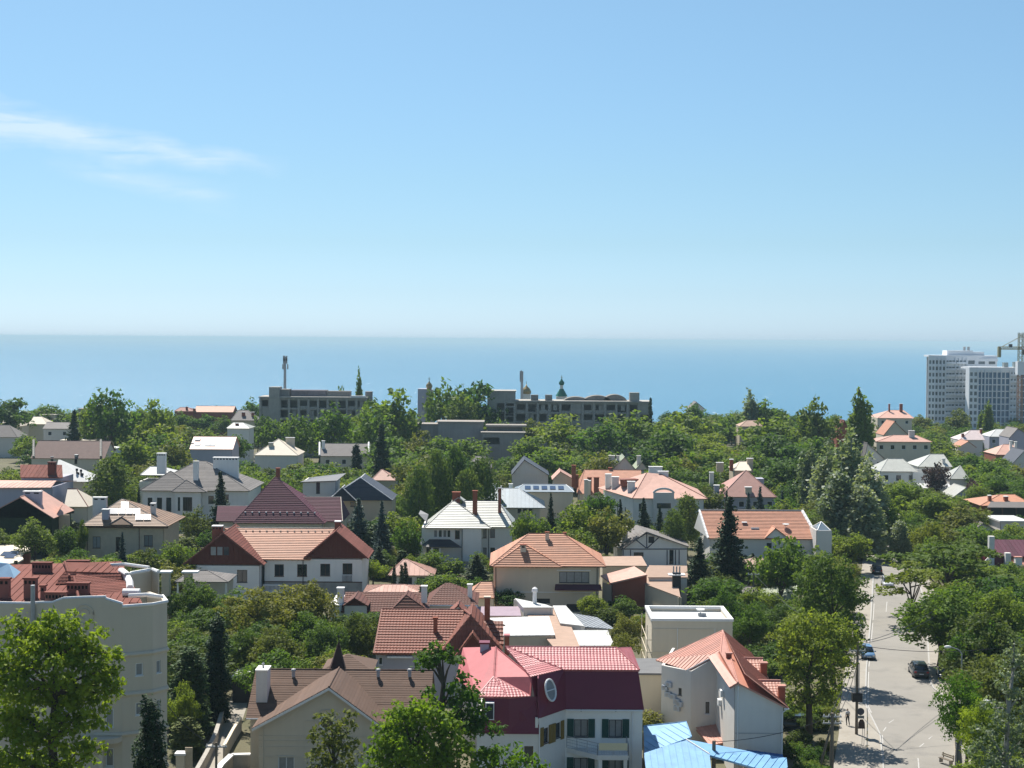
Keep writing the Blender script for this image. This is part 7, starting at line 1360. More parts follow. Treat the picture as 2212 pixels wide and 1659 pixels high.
# --- surveyed individuals
for a in (
 ('cyp', 325, 1528, 112, 96, 'dark thuja against the apartment block bay'), ('cyp', 468, 1335, 158, 60, 'tall dark cypress at the alley'), ('thuja', 408, 1400, 150, 88, 'broad conifer with brownish base beside the alley'), ('dark', 420, 1243, 196, 108, 'dark walnut right of the apartment block'),
 ('mid', 395, 1470, 146, 70, 'leafy tree below the conifers by the alley'), ('olive', 560, 1262, 186, 150, 'wide olive green tree below the twin gable house'), ('mid', 500, 1268, 200, 110, 'round tree left of the wide olive tree'), ('olive', 655, 1252, 192, 130, 'tall airy tree in front of the white balcony door'), ('olive', 600, 1345, 170, 120, 'rounded olive tree behind the shingle roof'), ('dark', 705, 1335, 172, 100, 'dark tree behind the brown spire'), ('olive', 775, 1320, 176, 84, 'dense dark tree beside the brown tile roof'), ('dark', 520, 1350, 172, 110, 'shaded tree above the shingle roof left end'), ('mid', 660, 1318, 184, 100, 'green tree in the middle of the garden grove'),
 ('bright', 806, 1205, 246, 62, 'small bright green tree right of the timber gable'), ('con', 1577, 1072, 236, 110, 'tall dark spruce in front of the long orange roof'), ('con', 1512, 1160, 232, 84, 'shorter dark spruce left of the tall one'), ('mid', 1572, 1264, 196, 96, 'bright leaved tree behind the flat white roof'), ('mid', 1622, 1300, 190, 80, 'leafy tree right of the flat white roof'), ('olive', 1352, 1318, 190, 70, 'shrubby tree left of the flat white box'), ('olive', 1345, 1362, 176, 66, 'golden green shrub before the white sheds'),
 ('mid', 1690, 1148, 222, 118, 'broad tree hiding the corner of the orange roof'), ('dark', 1720, 1175, 232, 100, 'dark tree behind the garage'), ('mid', 1838, 1148, 262, 90, 'small crown where the street bends'), ('dark', 1770, 1185, 205, 90, 'dark tree between garage and street'),
 ('flat', 2040, 1152, 226, 190, 'spreading yellow green sumac beside the street bend'), ('flat', 1975, 1196, 216, 130, 'low yellow green sumac at the right kerb'), ('flat', 2110, 1172, 232, 110, 'yellow green sumac beside the plum roof'),
 ('mid', 2032, 1258, 186, 190, 'leafy tree reaching over the street from the right'), ('mid', 2065, 1248, 192, 130, 'dense tree behind the street lamp'), ('mid', 2150, 1262, 188, 140, 'dense tree below the plum roofed house'), ('mid', 2118, 1330, 166, 130, 'broad tree over the right pavement'), ('olive', 2130, 1318, 166, 170, 'wide olive tree at the right edge'), ('bright', 2090, 1440, 142, 120, 'fresh green tree at the right kerb above the railing'), ('olive', 2170, 1400, 148, 150, 'olive tree behind the silver poplar'), ('bright', 2120, 1505, 134, 110, 'bright tree before the silver poplar'),
 ('poplar', 1835, 932, 300, 116, 'tallest of the silver poplars'), ('poplar', 1876, 985, 292, 96, 'silver poplar right of the tallest'), ('poplar', 1790, 958, 308, 96, 'silver poplar left of the tallest'), ('poplar', 1862, 1040, 280, 104, 'lower silver poplar above the street end'), ('poplar', 1815, 1010, 284, 110, 'wide silver poplar below the silver poplars'), ('poplar', 1752, 962, 330, 60, 'slim silver poplar at the edge of the woods'), ('pop2', 1858, 846, 430, 66, 'tall grey green poplar on the skyline'), ('dark', 1768, 858, 465, 92, 'dark pine crown on the right skyline'),
 ('birch', 945, 968, 300, 70, 'birch left of the birch group'), ('birch', 985, 958, 306, 70, 'tallest birch above the white villa'), ('birch', 1042, 984, 298, 84, 'birch right of the group above the white villa'), ('birch', 905, 1000, 290, 72, 'drooping birch above the porch roof'), ('birch', 1010, 1010, 290, 70, 'birch behind the brick chimneys'), ('willow', 1485, 1066, 282, 66, 'drooping birch in front of the salmon villa'), ('willow', 1455, 1098, 272, 56, 'weeping tree left of the orange roof'),
 ('con', 825, 912, 396, 66, 'tall dark conifer in front of the ruins'), ('mid', 845, 832, 478, 126, 'big light green tree between the two ruins'), ('mid', 800, 880, 450, 90, 'green tree left of the big light tree'), ('mid', 958, 822, 520, 84, 'tall skyline tree right of the church tower'), ('dark', 1022, 816, 516, 112, 'dark broad skyline tree left of the corner tower'), ('dark', 1000, 850, 500, 90, 'dark tree before the skyline pair'), ('mid', 240, 832, 470, 104, 'tallest tree on the left skyline'), ('mid', 338, 856, 470, 76, 'rounded tree on the left skyline'), ('dark', 24, 855, 540, 90, 'dark pine at the left skyline'), ('mid', 205, 872, 480, 80, 'tree left of the tallest skyline tree'), ('pop2', 776, 806, 552, 22, 'slim skyline poplar beside the ruin'), ('mid', 735, 828, 556, 34, 'small tree growing on the ruin skyline'), ('mid', 722, 872, 460, 96, 'round tree hiding the ruined facade'), ('mid', 650, 890, 452, 80, 'light tree below the ruined facade'), ('con', 160, 884, 470, 52, 'dark spruce beside the grey roof'), ('mid', 110, 870, 590, 80, 'far tree above the cream houses'), ('mid', 545, 860, 590, 60, 'skyline tree left of the ruin'),
 ('con', 476, 1018, 292, 64, 'dark spruce in front of the mansion'), ('olive', 425, 1092, 288, 62, 'small round tree before the mansion'), ('blue', 264, 1148, 248, 34, 'slim blue spruce before the limestone house'), ('olive', 320, 1180, 236, 70, 'shrubby tree right of the blue spruce'), ('mid', 375, 1165, 240, 70, 'leafy tree left of the timber gable'), ('willow', 240, 985, 322, 110, 'broad drooping tree left of the mansion'), ('con', 300, 1052, 300, 26, 'thin conifer at the mansion corner'), ('dark', 75, 1120, 258, 90, 'dark tree before the ivy wall'), ('dark', 145, 1130, 262, 60, 'dark tree between ivy house and limestone house'), ('yel', 178, 1118, 262, 20, 'small yellow green tree at the limestone house'),
 ('blue', 775, 1075, 276, 70, 'blue green spruce right of the plum roof'), ('blue', 825, 1082, 268, 56, 'second blue green spruce right of the plum roof'), ('mid', 880, 1118, 262, 60, 'golden green tree left of the white villa'), ('mid', 1142, 1100, 258, 76, 'fresh tree at the right end of the white villa'), ('mid', 1255, 1075, 270, 110, 'garden tree behind the orange hip roof'), ('olive', 1310, 1095, 266, 90, 'garden tree left of the half timbered house'), ('con', 1190, 1065, 288, 36, 'dark spruce beside the blue grey roof'), ('con', 1340, 1078, 284, 34, 'first dark conifer before the salmon villa'), ('con', 1390, 1075, 286, 46, 'second dark conifer before the salmon villa'), ('con', 1425, 1090, 280, 40, 'third dark conifer before the salmon villa'), ('mid', 1290, 1060, 300, 80, 'tree between brick chimneys and salmon villa'),
 ('blue', 1617, 1062, 305, 30, 'small blue spruce before the pink pyramid roof'), ('blue', 1642, 1050, 308, 36, 'blue spruce right of the small one'), ('blue', 1690, 1060, 308, 44, 'dark blue spruce at the edge of the poplars'), ('con', 1570, 1060, 312, 30, 'thin conifer left of the small blue spruce'), ('mid', 1655, 900, 470, 130, 'broad tree in the right woods'), ('poplar', 1620, 848, 560, 60, 'feathery pale tree on the right skyline'), ('mid', 1660, 862, 560, 80, 'skyline tree right of the feathery one'), ('mid', 1480, 880, 505, 120, 'light round tree at the right end of the ruin'), ('mid', 1370, 890, 480, 110, 'tree in front of the ruin right end'), ('mid', 1220, 890, 470, 130, 'broad light tree in front of the ruined body'), ('mid', 1300, 905, 455, 120, 'light tree lower right of the ruined body'), ('dark', 1680, 930, 420, 110, 'dark broad tree above the pink pyramid roof'),
 ('pop2', 2135, 868, 600, 26, 'slim dark poplar before the right tower'), ('pop2', 2120, 888, 605, 18, 'shorter slim poplar before the right tower'), ('olive', 2068, 878, 600, 60, 'pale tree before the taller tower'), ('purple', 2022, 998, 372, 50, 'purple leaved plum beside the white villa'), ('purple', 2105, 1032, 360, 44, 'purple leaved bush behind the grey cottage'), ('mid', 1962, 1036, 330, 96, 'round tree in front of the white villa'), ('mid', 2020, 1062, 318, 110, 'broad tree in the right gardens'), ('olive', 2080, 1085, 305, 100, 'olive tree before the veranda house'), ('mid', 1925, 1085, 290, 70, 'tree beside the poplars at the street end'), ('mid', 2110, 1040, 345, 70, 'tree behind the veranda house'), ('poplar', 1945, 1120, 275, 56, 'grey green tree above the street end'), ('yel', 2010, 1122, 266, 70, 'yellow green crown above the sumacs'),
 ('mid', 590, 902, 500, 70, 'tree at the foot of the left ruin corner'), ('dark', 556, 893, 505, 50, 'dark tree at the left end of the left ruin'), ('mid', 690, 905, 488, 70, 'tree below the left ruin middle'), ('mid', 768, 893, 490, 80, 'tree below the right end of the left ruin'), ('mid', 1085, 905, 498, 60, 'tree below the blank corner tower'), ('olive', 1140, 898, 492, 76, 'tree below the twin antenna'), ('mid', 1335, 893, 492, 90, 'tree under the long ruined body'), ('mid', 1010, 944, 452, 90, 'spreading tree before the concrete hall'), ('mid', 950, 940, 448, 90, 'tree left of the spreading tree before the hall'), ('olive', 905, 930, 455, 70, 'tree at the left wing of the concrete hall'), ('mid', 1150, 940, 452, 90, 'tree right of the concrete hall'), ('mid', 440, 893, 600, 60, 'tree before the far orange roof'), ('dark', 484, 897, 590, 50, 'dark tree right before the far orange roof'), ('mid', 392, 890, 600, 60, 'tree before the far brown roof'), ('dark', 300, 880, 520, 90, 'dark tree between the left skyline trees'), ('mid', 510, 935, 455, 70, 'tree before the white hip house'), ('mid', 1500, 868, 600, 50, 'tree below the white skyline house'),
 ('cyp', 852, 1224, 233, 13, 'slim cypress before the pink pavilion'), ('cyp', 868, 1222, 232, 14, 'second slim cypress before the pink pavilion'), ('cyp', 876, 1216, 234, 14, 'tallest slim cypress before the pink pavilion'), ('cyp', 770, 960, 412, 26, 'dark cypress before the brown gable house'), ('cyp', 1405, 865, 500, 16, 'slim cypress right of the ruin')): T(*a)
# --- belts of trees and shrubs that fill the gardens; each is a tree of its own
def inpoly(u, v, poly):
    c = False; j = len(poly) - 1
    for i in range(len(poly)):
        (x0, y0), (x1, y1) = poly[i], poly[j]
        if (y0 > v) != (y1 > v) and u < (x1 - x0) * (v - y0) / (y1 - y0) + x0: c = not c
        j = i
    return c
def on_road(p, w):
    if 118 < p.y < 172 and p.x < 0:
        v = VB(480, p.y); return G(interp(AL, v), v).x - w * .8 < p.x < G(interp(AR, v), v).x + w
    if not 140 < p.y < 360: return False
    v = VB(1900, p.y); return G(interp(PL, v), v).x - w < p.x < G(interp(PR, v), v).x + w * .3
USED = {}
TONE = dict(mid='green', bright='bright green', dark='dark green', olive='olive green', yel='yellow green', purple='purple', flat='yellow green', con='dark', blue='blue green', thuja='green', cyp='dark', poplar='silver', pop2='grey green', birch='green', willow='drooping', bush='green')
def describe(sp, x, y, hh):
    nm = [n for n, _, _ in LMK]; c = sorted((math.hypot((x - a) * 1.2, y - b), n, x - a, y - b) for n, a, b in LMK if nm.count(n) == 1)
    size = 'tall' if hh > 9.5 else ('middling' if hh > 6 else ('small' if hh > 2.4 else 'tiny')); kind = 'shrub' if sp == 'bush' else TN[sp].replace('_', ' ').replace('olive green tree', 'tree').replace('young tree', 'tree')
    def rel(e): d = e[0]; return ('far ' if d > 24 else '') + (('right of' if e[2] > 0 else 'left of') if abs(e[2]) > abs(e[3]) else ('behind' if e[3] > 0 else 'in front of'))
    for lab in [f'{size} {TONE[sp]} {kind} {rel(c[0])} the {c[0][1]}'] + [f'{size} {TONE[sp]} {kind} {rel(c[0])} the {c[0][1]} towards the {c[k][1]}' for k in (1, 2, 3)]:
        if lab not in USED and len(lab.split()) <= 16: break
    else: lab = f'{size} {TONE[sp]} {kind} {rel(c[0])} the {c[0][1]}'
    USED[lab] = 1; return lab
def pix(p):
    d = RC.transposed() @ (Vector(p) - CAM); return CU + d.x / -d.z * F, CV - d.y / -d.z * F
FB = []
for f in FOOT:
    q = [pix((x, f[2], 4.6)) for x in (f[0], f[1])]; FB.append((q[0][0], q[1][0], q[0][1], f[2]))
def hides(u, v, y, w):
    wu = w * .5 * F / y
    for a, b, ve, fy in FB:
        if y < fy < y + 160 and v < ve - 6 and min(b, u + wu) - max(a, u - wu) > .3 * min(b - a, 2 * wu) and v > ve - 150: return True
    return False
def fill(poly, n, sps, h0, h1, wr, label, group, sep=.75, seed=1):
    r_ = random.Random(seed); us = [p[0] for p in poly]; vs_ = [p[1] for p in poly]; k = 0
    for _ in range(n * 60):
        if k >= n: break
        u, v = r_.uniform(min(us), max(us)), r_.uniform(min(vs_), max(vs_))
        if not inpoly(u, v, poly): continue
        hh = r_.uniform(h0, h1); p = G(u, v, hh); w = hh * r_.uniform(*wr)
        if p.y > coast(p.x) - 4 or p.y < 90: continue
        if any(f[0] - w * .25 < p.x < f[1] + w * .25 and f[2] - w * .25 < p.y < f[3] + w * .25 for f in FOOT) or on_road(p, w * .45) or hides(u, v, p.y, w): continue
        if any(abs(p.x - t[0]) < (t[2] + w / 2) * sep and abs(p.y - t[1]) < (t[2] + w / 2) * sep * 1.3 for t in TREES): continue
        s_ = r_.choice(sps); plant(s_, p.x, p.y, hh, w, describe(s_, p.x, p.y, hh), 'shrubs of the gardens' if s_ == 'bush' else 'trees of the gardens and woods'); k += 1
BR = ('mid', 'mid', 'dark', 'olive', 'mid')
fill([(0, 876), (560, 872), (560, 905), (640, 920), (560, 950), (0, 950)], 54, BR, 8, 15, (.8, 1.15), 'broadleaf tree in the belt along the left skyline', 'trees of the left skyline belt', .6, 3)
fill([(600, 905), (900, 905), (900, 950), (1140, 985), (1140, 1000), (860, 1000), (700, 950), (600, 940)], 42, BR, 7, 14, (.85, 1.15), 'broadleaf tree in the grove below the ruins', 'trees of the grove below the ruins', .6, 4)
fill([(1120, 905), (1460, 900), (1620, 880), (1880, 895), (1880, 930), (1760, 950), (1700, 1000), (1520, 1010), (1420, 985), (1300, 985), (1200, 990), (1120, 965)], 74, BR, 9, 16, (.8, 1.15), 'broadleaf tree in the dense woods right of the ruins', 'trees of the woods right of the ruins', .55, 5)
fill([(1880, 905), (2212, 910), (2212, 1040), (2130, 1040), (2040, 970), (1880, 985)], 50, BR, 6, 11, (.9, 1.2), 'broadleaf tree among the houses below the towers', 'trees below the towers', .6, 6)
fill([(250, 955), (420, 975), (420, 1010), (300, 1060), (190, 1060), (190, 985)], 10, BR, 7, 11, (.8, 1.1), 'broadleaf tree in the gardens left of the mansion', 'garden trees left of the mansion', .6, 7)
fill([(515, 1005), (700, 990), (800, 1020), (870, 1060), (860, 1110), (760, 1060), (640, 1030), (540, 1060)], 34, BR, 6, 10, (.9, 1.3), 'broadleaf tree in the gardens behind the plum roof', 'garden trees behind the plum roof', .6, 8)
fill([(0, 1000), (60, 1000), (60, 1030), (0, 1030)], 3, BR, 7, 9, (.8, 1.1), 'leafy tree at the left edge above the rusty roof', 'left edge trees', .6, 9)
fill([(1060, 1000), (1100, 1000), (1100, 1060), (1060, 1060)], 4, BR, 6, 9, (.8, 1.1), 'tree beside the dark slate gable', 'trees beside the slate gable', .6, 10)
fill([(1180, 1090), (1330, 1085), (1330, 1180), (1210, 1145), (1180, 1130)], 14, BR, 4, 8, (.8, 1.1), 'garden tree behind the orange hip roof', 'garden trees behind the orange hip roof', .55, 11)
fill([(1540, 985), (1560, 1000), (1540, 1060), (1420, 1010), (1430, 985)], 10, BR, 6, 10, (.8, 1.1), 'tree behind the salmon villa', 'trees behind the salmon villa', .6, 12)
fill([(1655, 1000), (1880, 1080), (1880, 1150), (1790, 1170), (1700, 1095), (1655, 1070)], 22, ('mid', 'dark', 'pop2', 'olive'), 6, 10, (.7, 1.), 'tree in the thicket under the poplars', 'thicket under the poplars', .5, 13)
fill([(1905, 1090), (2110, 1110), (2130, 1150), (1960, 1180), (1905, 1150)], 18, BR, 4, 8, (.8, 1.2), 'leafy tree in the gardens right of the street end', 'gardens right of the street end', .5, 14)
fill([(1960, 1240), (2200, 1240), (2212, 1420), (2060, 1420), (2030, 1330)], 26, BR, 5, 9, (.9, 1.3), 'leafy tree in the thick row right of the street', 'thick tree row right of the street', .45, 15)
fill([(2070, 1420), (2212, 1420), (2212, 1640), (2120, 1640)], 12, ('mid', 'olive'), 4, 7, (.9, 1.3), 'low tree along the right pavement', 'low trees along the right pavement', .45, 16)
fill([(370, 1280), (800, 1300), (800, 1420), (540, 1430), (500, 1430), (370, 1400)], 26, BR, 5, 8, (.9, 1.2), 'garden tree in the grove behind the shingle roof', 'garden grove behind the shingle roof', .45, 17)
fill([(365, 1420), (470, 1440), (470, 1640), (365, 1640)], 9, ('mid', 'thuja', 'olive'), 3.5, 6, (.7, 1.), 'low leafy tree along the alley', 'low trees along the alley', .5, 18)
fill([(130, 1170), (180, 1180), (400, 1190), (400, 1225), (160, 1235), (70, 1230), (70, 1170)], 34, BR, 3, 6.5, (.9, 1.3), 'low tree in the gardens before the limestone house', 'garden trees before the limestone house', .5, 19)
fill([(0, 1125), (60, 1125), (60, 1180), (0, 1180)], 5, ('dark', 'mid'), 4, 6, (.8, 1.1), 'dark low tree before the ivy house', 'low trees before the ivy house', .5, 20)
fill([(800, 1100), (905, 1130), (905, 1215), (830, 1200), (800, 1180)], 16, ('dark', 'mid', 'thuja', 'blue'), 4, 7, (.6, 1.), 'garden tree left of the white villa', 'garden trees left of the white villa', .5, 22)
fill([(1490, 1190), (1900, 1190), (1870, 1300), (1700, 1330), (1600, 1310), (1490, 1290)], 26, BR, 4, 7, (.8, 1.2), 'garden tree between the spruces and the street', 'garden trees between spruces and street', .5, 23)
fill([(1690, 1470), (1806, 1470), (1796, 1659), (1690, 1659)], 22, ('bush', 'mid'), 1.6, 3.2, (.9, 1.3), 'shaded shrub under the roadside tree', 'shaded shrubs under the roadside tree', .5, 24)
fill([(0, 1030), (1900, 1030), (1900, 1290), (1000, 1290), (560, 1180), (0, 1240)], 150, BR + ('thuja', 'con'), 3.2, 6, (.8, 1.2), '', '', .5, 71)
fill([(0, 890), (2212, 895), (2212, 1060), (0, 1060)], 150, BR, 4.5, 9, (.85, 1.2), '', '', .55, 72)
fill([(1880, 1040), (2212, 1040), (2212, 1240), (1960, 1240)], 40, BR, 3.5, 7, (.9, 1.2), '', '', .5, 73)
SH = ('bush',)
for i, (poly, n, lab) in enumerate((
    ([(0, 1060), (560, 1060), (560, 1240), (0, 1240)], 34, 'low shrub between the houses on the left'), ([(560, 1040), (1100, 1040), (1100, 1270), (820, 1290), (560, 1160)], 40, 'low shrub in the gardens of the middle houses'),
    ([(1100, 1060), (1540, 1060), (1540, 1330), (1300, 1330), (1290, 1200), (1100, 1160)], 34, 'low shrub in the gardens right of the middle'), ([(1540, 1080), (1880, 1180), (1840, 1420), (1600, 1420)], 30, 'low shrub left of the street'),
    ([(1880, 1060), (2212, 1060), (2212, 1620), (2090, 1620), (2020, 1330), (1960, 1250)], 40, 'low shrub right of the street'), ([(360, 1290), (820, 1330), (530, 1470), (480, 1520), (360, 1560)], 30, 'low shrub in the grove by the alley'),
    ([(0, 930), (2212, 930), (2212, 1060), (0, 1060)], 60, 'low shrub in the far gardens'), ([(1370, 1440), (1440, 1440), (1440, 1600), (1380, 1600)], 6, 'shrub squeezed beside the crimson house'))):
    fill(poly, n, SH, 2., 3.8, (1.1, 1.8), lab, lab.replace('low shrub', 'low shrubs'), .55, 40 + i)
fill([(0, 868), (1500, 868), (1700, 890), (2212, 900), (2212, 930), (0, 930)], 120, ('mid', 'dark'), 5, 9, (.9, 1.3), 'far tree along the cliff edge', 'far trees along the cliff edge', .6, 60)

# the smallest of the broadleaf crowns, too many to tell apart, are one mass of woodland
rest = sorted([a for a in PLANTED if a[0] == 'mid'], key=lambda a: -a[1])[285:]
wc = bpy.data.collections.new('woodland_crowns'); ms_ = []
for a in rest:
    if a[5] not in ms_: ms_.append(a[5])
for i, me in enumerate(ms_): wc.objects.link(bpy.data.objects.new('woodland_crown_%02d' % i, me))
PT = [(tuple(a[2].location), ms_.index(a[5]), tuple(a[2].rotation_euler), tuple(a[2].scale)) for a in rest]; r_ = random.Random(5)
while len(PT) < len(rest) + 190:                        # the same woodland goes on beyond both edges of the view
    y = r_.uniform(150, 660); x = r_.choice((-1, 1)) * (.345 * y + r_.uniform(4, 60)); k = r_.uniform(.6, 1.1)
    if any(f[0] - 2 < x < f[1] + 2 and f[2] - 2 < y < f[3] + 2 for f in FOOT): continue
    PT.append(((x, y, 0), r_.randrange(len(ms_)), (0, 0, r_.uniform(0, 6.3)), (k * 1.1, k * 1.1, k)))
wme = bpy.data.meshes.new('woodland'); wme.from_pydata([q[0] for q in PT], [], [])
for nm, ty, val in (('cidx', 'INT', [q[1] for q in PT]), ('crot', 'FLOAT_VECTOR', [c for q in PT for c in q[2]]), ('cscl', 'FLOAT_VECTOR', [c for q in PT for c in q[3]])):
    at = wme.attributes.new(nm, ty, 'POINT'); at.data.foreach_set('value' if ty == 'INT' else 'vector', val)
bpy.data.batch_remove([o for a in rest for o in (a[3], a[4], a[2])])
ng = bpy.data.node_groups.new('woodland', 'GeometryNodeTree'); ng.interface.new_socket('Geometry', in_out='INPUT', socket_type='NodeSocketGeometry'); ng.interface.new_socket('Geometry', in_out='OUTPUT', socket_type='NodeSocketGeometry')
gi, go, ip, ci = (ng.nodes.new(k) for k in ('NodeGroupInput', 'NodeGroupOutput', 'GeometryNodeInstanceOnPoints', 'GeometryNodeCollectionInfo'))
ci.inputs['Collection'].default_value = wc; ci.inputs['Separate Children'].default_value = True; ci.inputs['Reset Children'].default_value = True; ip.inputs['Pick Instance'].default_value = True
ng.links.new(gi.outputs[0], ip.inputs['Points']); ng.links.new(ci.outputs[0], ip.inputs['Instance']); ng.links.new(ip.outputs[0], go.inputs[0])
for nm, ty, sk in (('cidx', 'INT', 'Instance Index'), ('crot', 'FLOAT_VECTOR', 'Rotation'), ('cscl', 'FLOAT_VECTOR', 'Scale')):
    na = ng.nodes.new('GeometryNodeInputNamedAttribute'); na.data_type = ty; na.inputs['Name'].default_value = nm; ng.links.new([o for o in na.outputs if o.enabled][0], ip.inputs[sk])
wo_ = obj('woodland', wme); wo_.modifiers.new('crowns', 'NODES').node_group = ng; tag(wo_, 'mass of small green broadleaf crowns filling the far gardens and woods', None, kind='stuff')
# ================================================================== street things
m_tyre = mat('tyre rubber', (.02, .02, .021), .9, .1, 5, .05); m_rim = mat('alloy rim', (.35, .35, .36), .35, .05, 5, .02, metal=.7); m_cglass = mat('car glass', (.012, .015, .018), .06, .05, 2, .0, spec=.8)
m_red = mat('red lamp lens', (.35, .02, .02), .3, .05, 3, .0); m_lens = mat('clear lamp lens', (.6, .6, .6), .15, .05, 3, .0, spec=.8); m_plate = mat('number plate', (.65, .65, .63), .5, .02, 3, .0)
def car(label, u, v, rz, col, hatch=True, S=1., Hc=1.5):
    p = G(u, v); t = Thing('car', label, 'car', (p.x, p.y, .015), rz); pm = mat('car paint ' + str(col), col, .28, .03, 1, .02, spec=.6, coat=.6)
    L_, Wd, hb = 4.3 * S, 1.78 * S, .92 * Hc / 1.5; w = Wd / 2
    def loft(st, m, name, parent=None):
        b = B(); n = len(st[0][1])
        for y, ring in st:
            for x, z in ring: b.v.append((x, y, z))
        for i in range(len(st) - 1):
            for j in range(n): a = i * n + j; c = i * n + (j + 1) % n; b.f.append((a, c, c + n, a + n))
        b.f.append(tuple(range(n - 1, -1, -1))); b.f.append(tuple((len(st) - 1) * n + j for j in range(n))); return b.mk(name, m, parent or t.o, True)
    def ring(wb, zb, zt): return [(-wb * .9, zb), (wb * .9, zb), (wb, zb + .18), (wb, (zb + zt) / 2 + .05), (wb * .93, zt - .06), (wb * .8, zt), (-wb * .8, zt), (-wb * .93, zt - .06), (-wb, (zb + zt) / 2 + .05), (-wb, zb + .18)]
    h0 = L_ / 2; st = [(-h0, ring(w * .84, .34, hb * .80)), (-h0 + .08, ring(w * .93, .25, hb * .95)), (-h0 + .5, ring(w, .2, hb)), (0, ring(w, .2, hb)), (h0 * .45, ring(w, .2, hb * .98)), (h0 * .8, ring(w * .97, .2, hb * .88)), (h0 - .1, ring(w * .88, .26, hb * .74)), (h0, ring(w * .76, .34, hb * .6))]
    body_ = loft(st, pm, 'body')
    def gr(ww, z0, z1, wt): return [(-ww, z0), (ww, z0), (wt, z1), (-wt, z1)]
    yr = -h0 + (.12 if hatch else .7); cb = [(yr, gr(w * .86, hb - .03, hb + .02, w * .84)), (yr + .38, gr(w * .9, hb - .03, Hc - .08, w * .70)), (-.2, gr(w * .9, hb - .03, Hc - .045, w * .74)), (h0 * .22, gr(w * .9, hb - .03, Hc - .10, w * .70)), (h0 * .56, gr(w * .86, hb - .04, hb + .0, w * .82))]
    loft(cb, m_cglass, 'cabin_glass'); b = B(); b.add([(-w * .71, yr + .36, Hc - .075), (w * .71, yr + .36, Hc - .075), (w * .745, -.2, Hc - .035), (w * .71, h0 * .24, Hc - .095), (-w * .71, h0 * .24, Hc - .095), (-w * .745, -.2, Hc - .035)] + [(-w * .68, yr + .42, Hc - .03), (w * .68, yr + .42, Hc - .03), (w * .70, -.2, Hc), (w * .66, h0 * .2, Hc - .05), (-w * .66, h0 * .2, Hc - .05), (-w * .70, -.2, Hc)], [(6, 7, 8, 9, 10, 11), (0, 1, 7, 6), (1, 2, 8, 7), (2, 3, 9, 8), (3, 4, 10, 9), (4, 5, 11, 10), (5, 0, 6, 11)]); b.mk('roof', pm, t.o)
    for s in (-1, 1):
        b = B()
        for yy in (-h0 * .28,): b.tube([(s * w * .9, yy, hb - .02), (s * w * .74, yy, Hc - .06)], .035, 4)
        b.tube([(s * w * .88, h0 * .54, hb), (s * w * .71, h0 * .24, Hc - .08)], .035, 4); b.tube([(s * w * .86, yr + .05, hb), (s * w * .70, yr + .38, Hc - .06)], .05, 4); b.mk('pillar', pm, t.o)
        b = B(); b.box(s * w - .02 if s > 0 else s * w - .16, s * w + .16 if s > 0 else s * w + .02, h0 * .42, h0 * .42 + .1, hb - .03, hb + .11); b.mk('wing_mirror', pm, t.o)
        for yy in (-h0 * .60, h0 * .62):
            b = B(); k0 = len(b.v); n = 14
            for xx, rr in ((s * w * .80, .31), (s * w * .80, .32), (s * (w + .01), .32), (s * (w + .01), .2)):
                for j in range(n): a = 2 * math.pi * j / n; b.v.append((xx, yy + rr * math.cos(a), .32 + rr * math.sin(a)))
            for i in range(3):
                for j in range(n): a = i * n + j; c = i * n + (j + 1) % n; b.f.append((a, c, c + n, a + n))
            b.f.append(tuple(range(n))); o = b.mk('wheel', m_tyre, t.o); B().prism([(s * (w + .012), yy + .2 * math.cos(2 * math.pi * j / 10), .32 + .2 * math.sin(2 * math.pi * j / 10)) for j in range(10)], (s * .012, 0, 0)).mk('rim', m_rim, o)
        boxp(t, 'tail_light', min(s * w * .6, s * w * .88), max(s * w * .6, s * w * .88), -h0 - .015, -h0 + .1, hb * .68, hb * .86, m_red); boxp(t, 'headlight', min(s * w * .5, s * w * .8), max(s * w * .5, s * w * .8), h0 - .1, h0 + .01, hb * .56, hb * .68, m_lens)
    boxp(t, 'number_plate', -.26, .26, -h0 - .02, -h0 + .02, .5, .62, m_plate); boxp(t, 'number_plate', -.26, .26, h0 - .02, h0 + .015, .4, .52, m_plate); boxp(t, 'bumper', -w * .82, w * .82, -h0 - .03, -h0 + .1, .3, .44, m_fd); boxp(t, 'bumper', -w * .72, w * .72, h0 - .1, h0 + .02, .28, .38, m_fd); return t
car('black hatchback driving away near the street bend', 1893, 1238, -8, (.012, .014, .017))
car('silver hatchback coming up the street', 1917, 1266, 172, (.50, .51, .53))
car('blue hatchback parked beside the left kerb behind the utility pole', 1872, 1420, 176, (.10, .20, .34), S=.95)
car('dark grey SUV driving down the street at the right kerb', 1984, 1458, -6, (.05, .052, .058), S=1.08, Hc=1.68)
car('black car parked on the right pavement in tree shade', 2041, 1464, 168, (.010, .011, .013), S=1.02)
car('dark blue car parked under the roadside tree left of the pavement', 1718, 1574, 80, (.02, .035, .06))
# utility poles, wires, lamps
def pole(name, label, u, v, vt, r=.16, m=m_wood, arms=2, strut=False):
    p = G(u, v); t = Thing(name, label, 'pole', (p.x, p.y, 0)); zt = t.L(u, vt, 0).z; B().lathe(0, 0, [(r, 0), (r * .72, zt)], 9).mk('shaft', m, t.o)
    for k in range(arms):
        z = zt - .35 - .6 * k; o = B().box(-.85, .85, -.05, .05, z - .06, z + .06).mk('crossarm', m_steel, t.o)
        for x in (-.75, -.3, .3, .75): B().lathe(x, 0, [(.045, z + .06), (.06, z + .1), (.03, z + .16), (.055, z + .2), (.01, z + .26)], 7).mk('insulator', m_capw, o)
    if strut: B().tube([(-1.3, .4, 0), (-.1, .05, zt * .8)], [.13, .1], 7).mk('strut', m, t.o)
    return t, zt
PA, za = pole('utility_pole', 'tall dark utility pole at the left pavement edge', 1850, 1588, 1386)
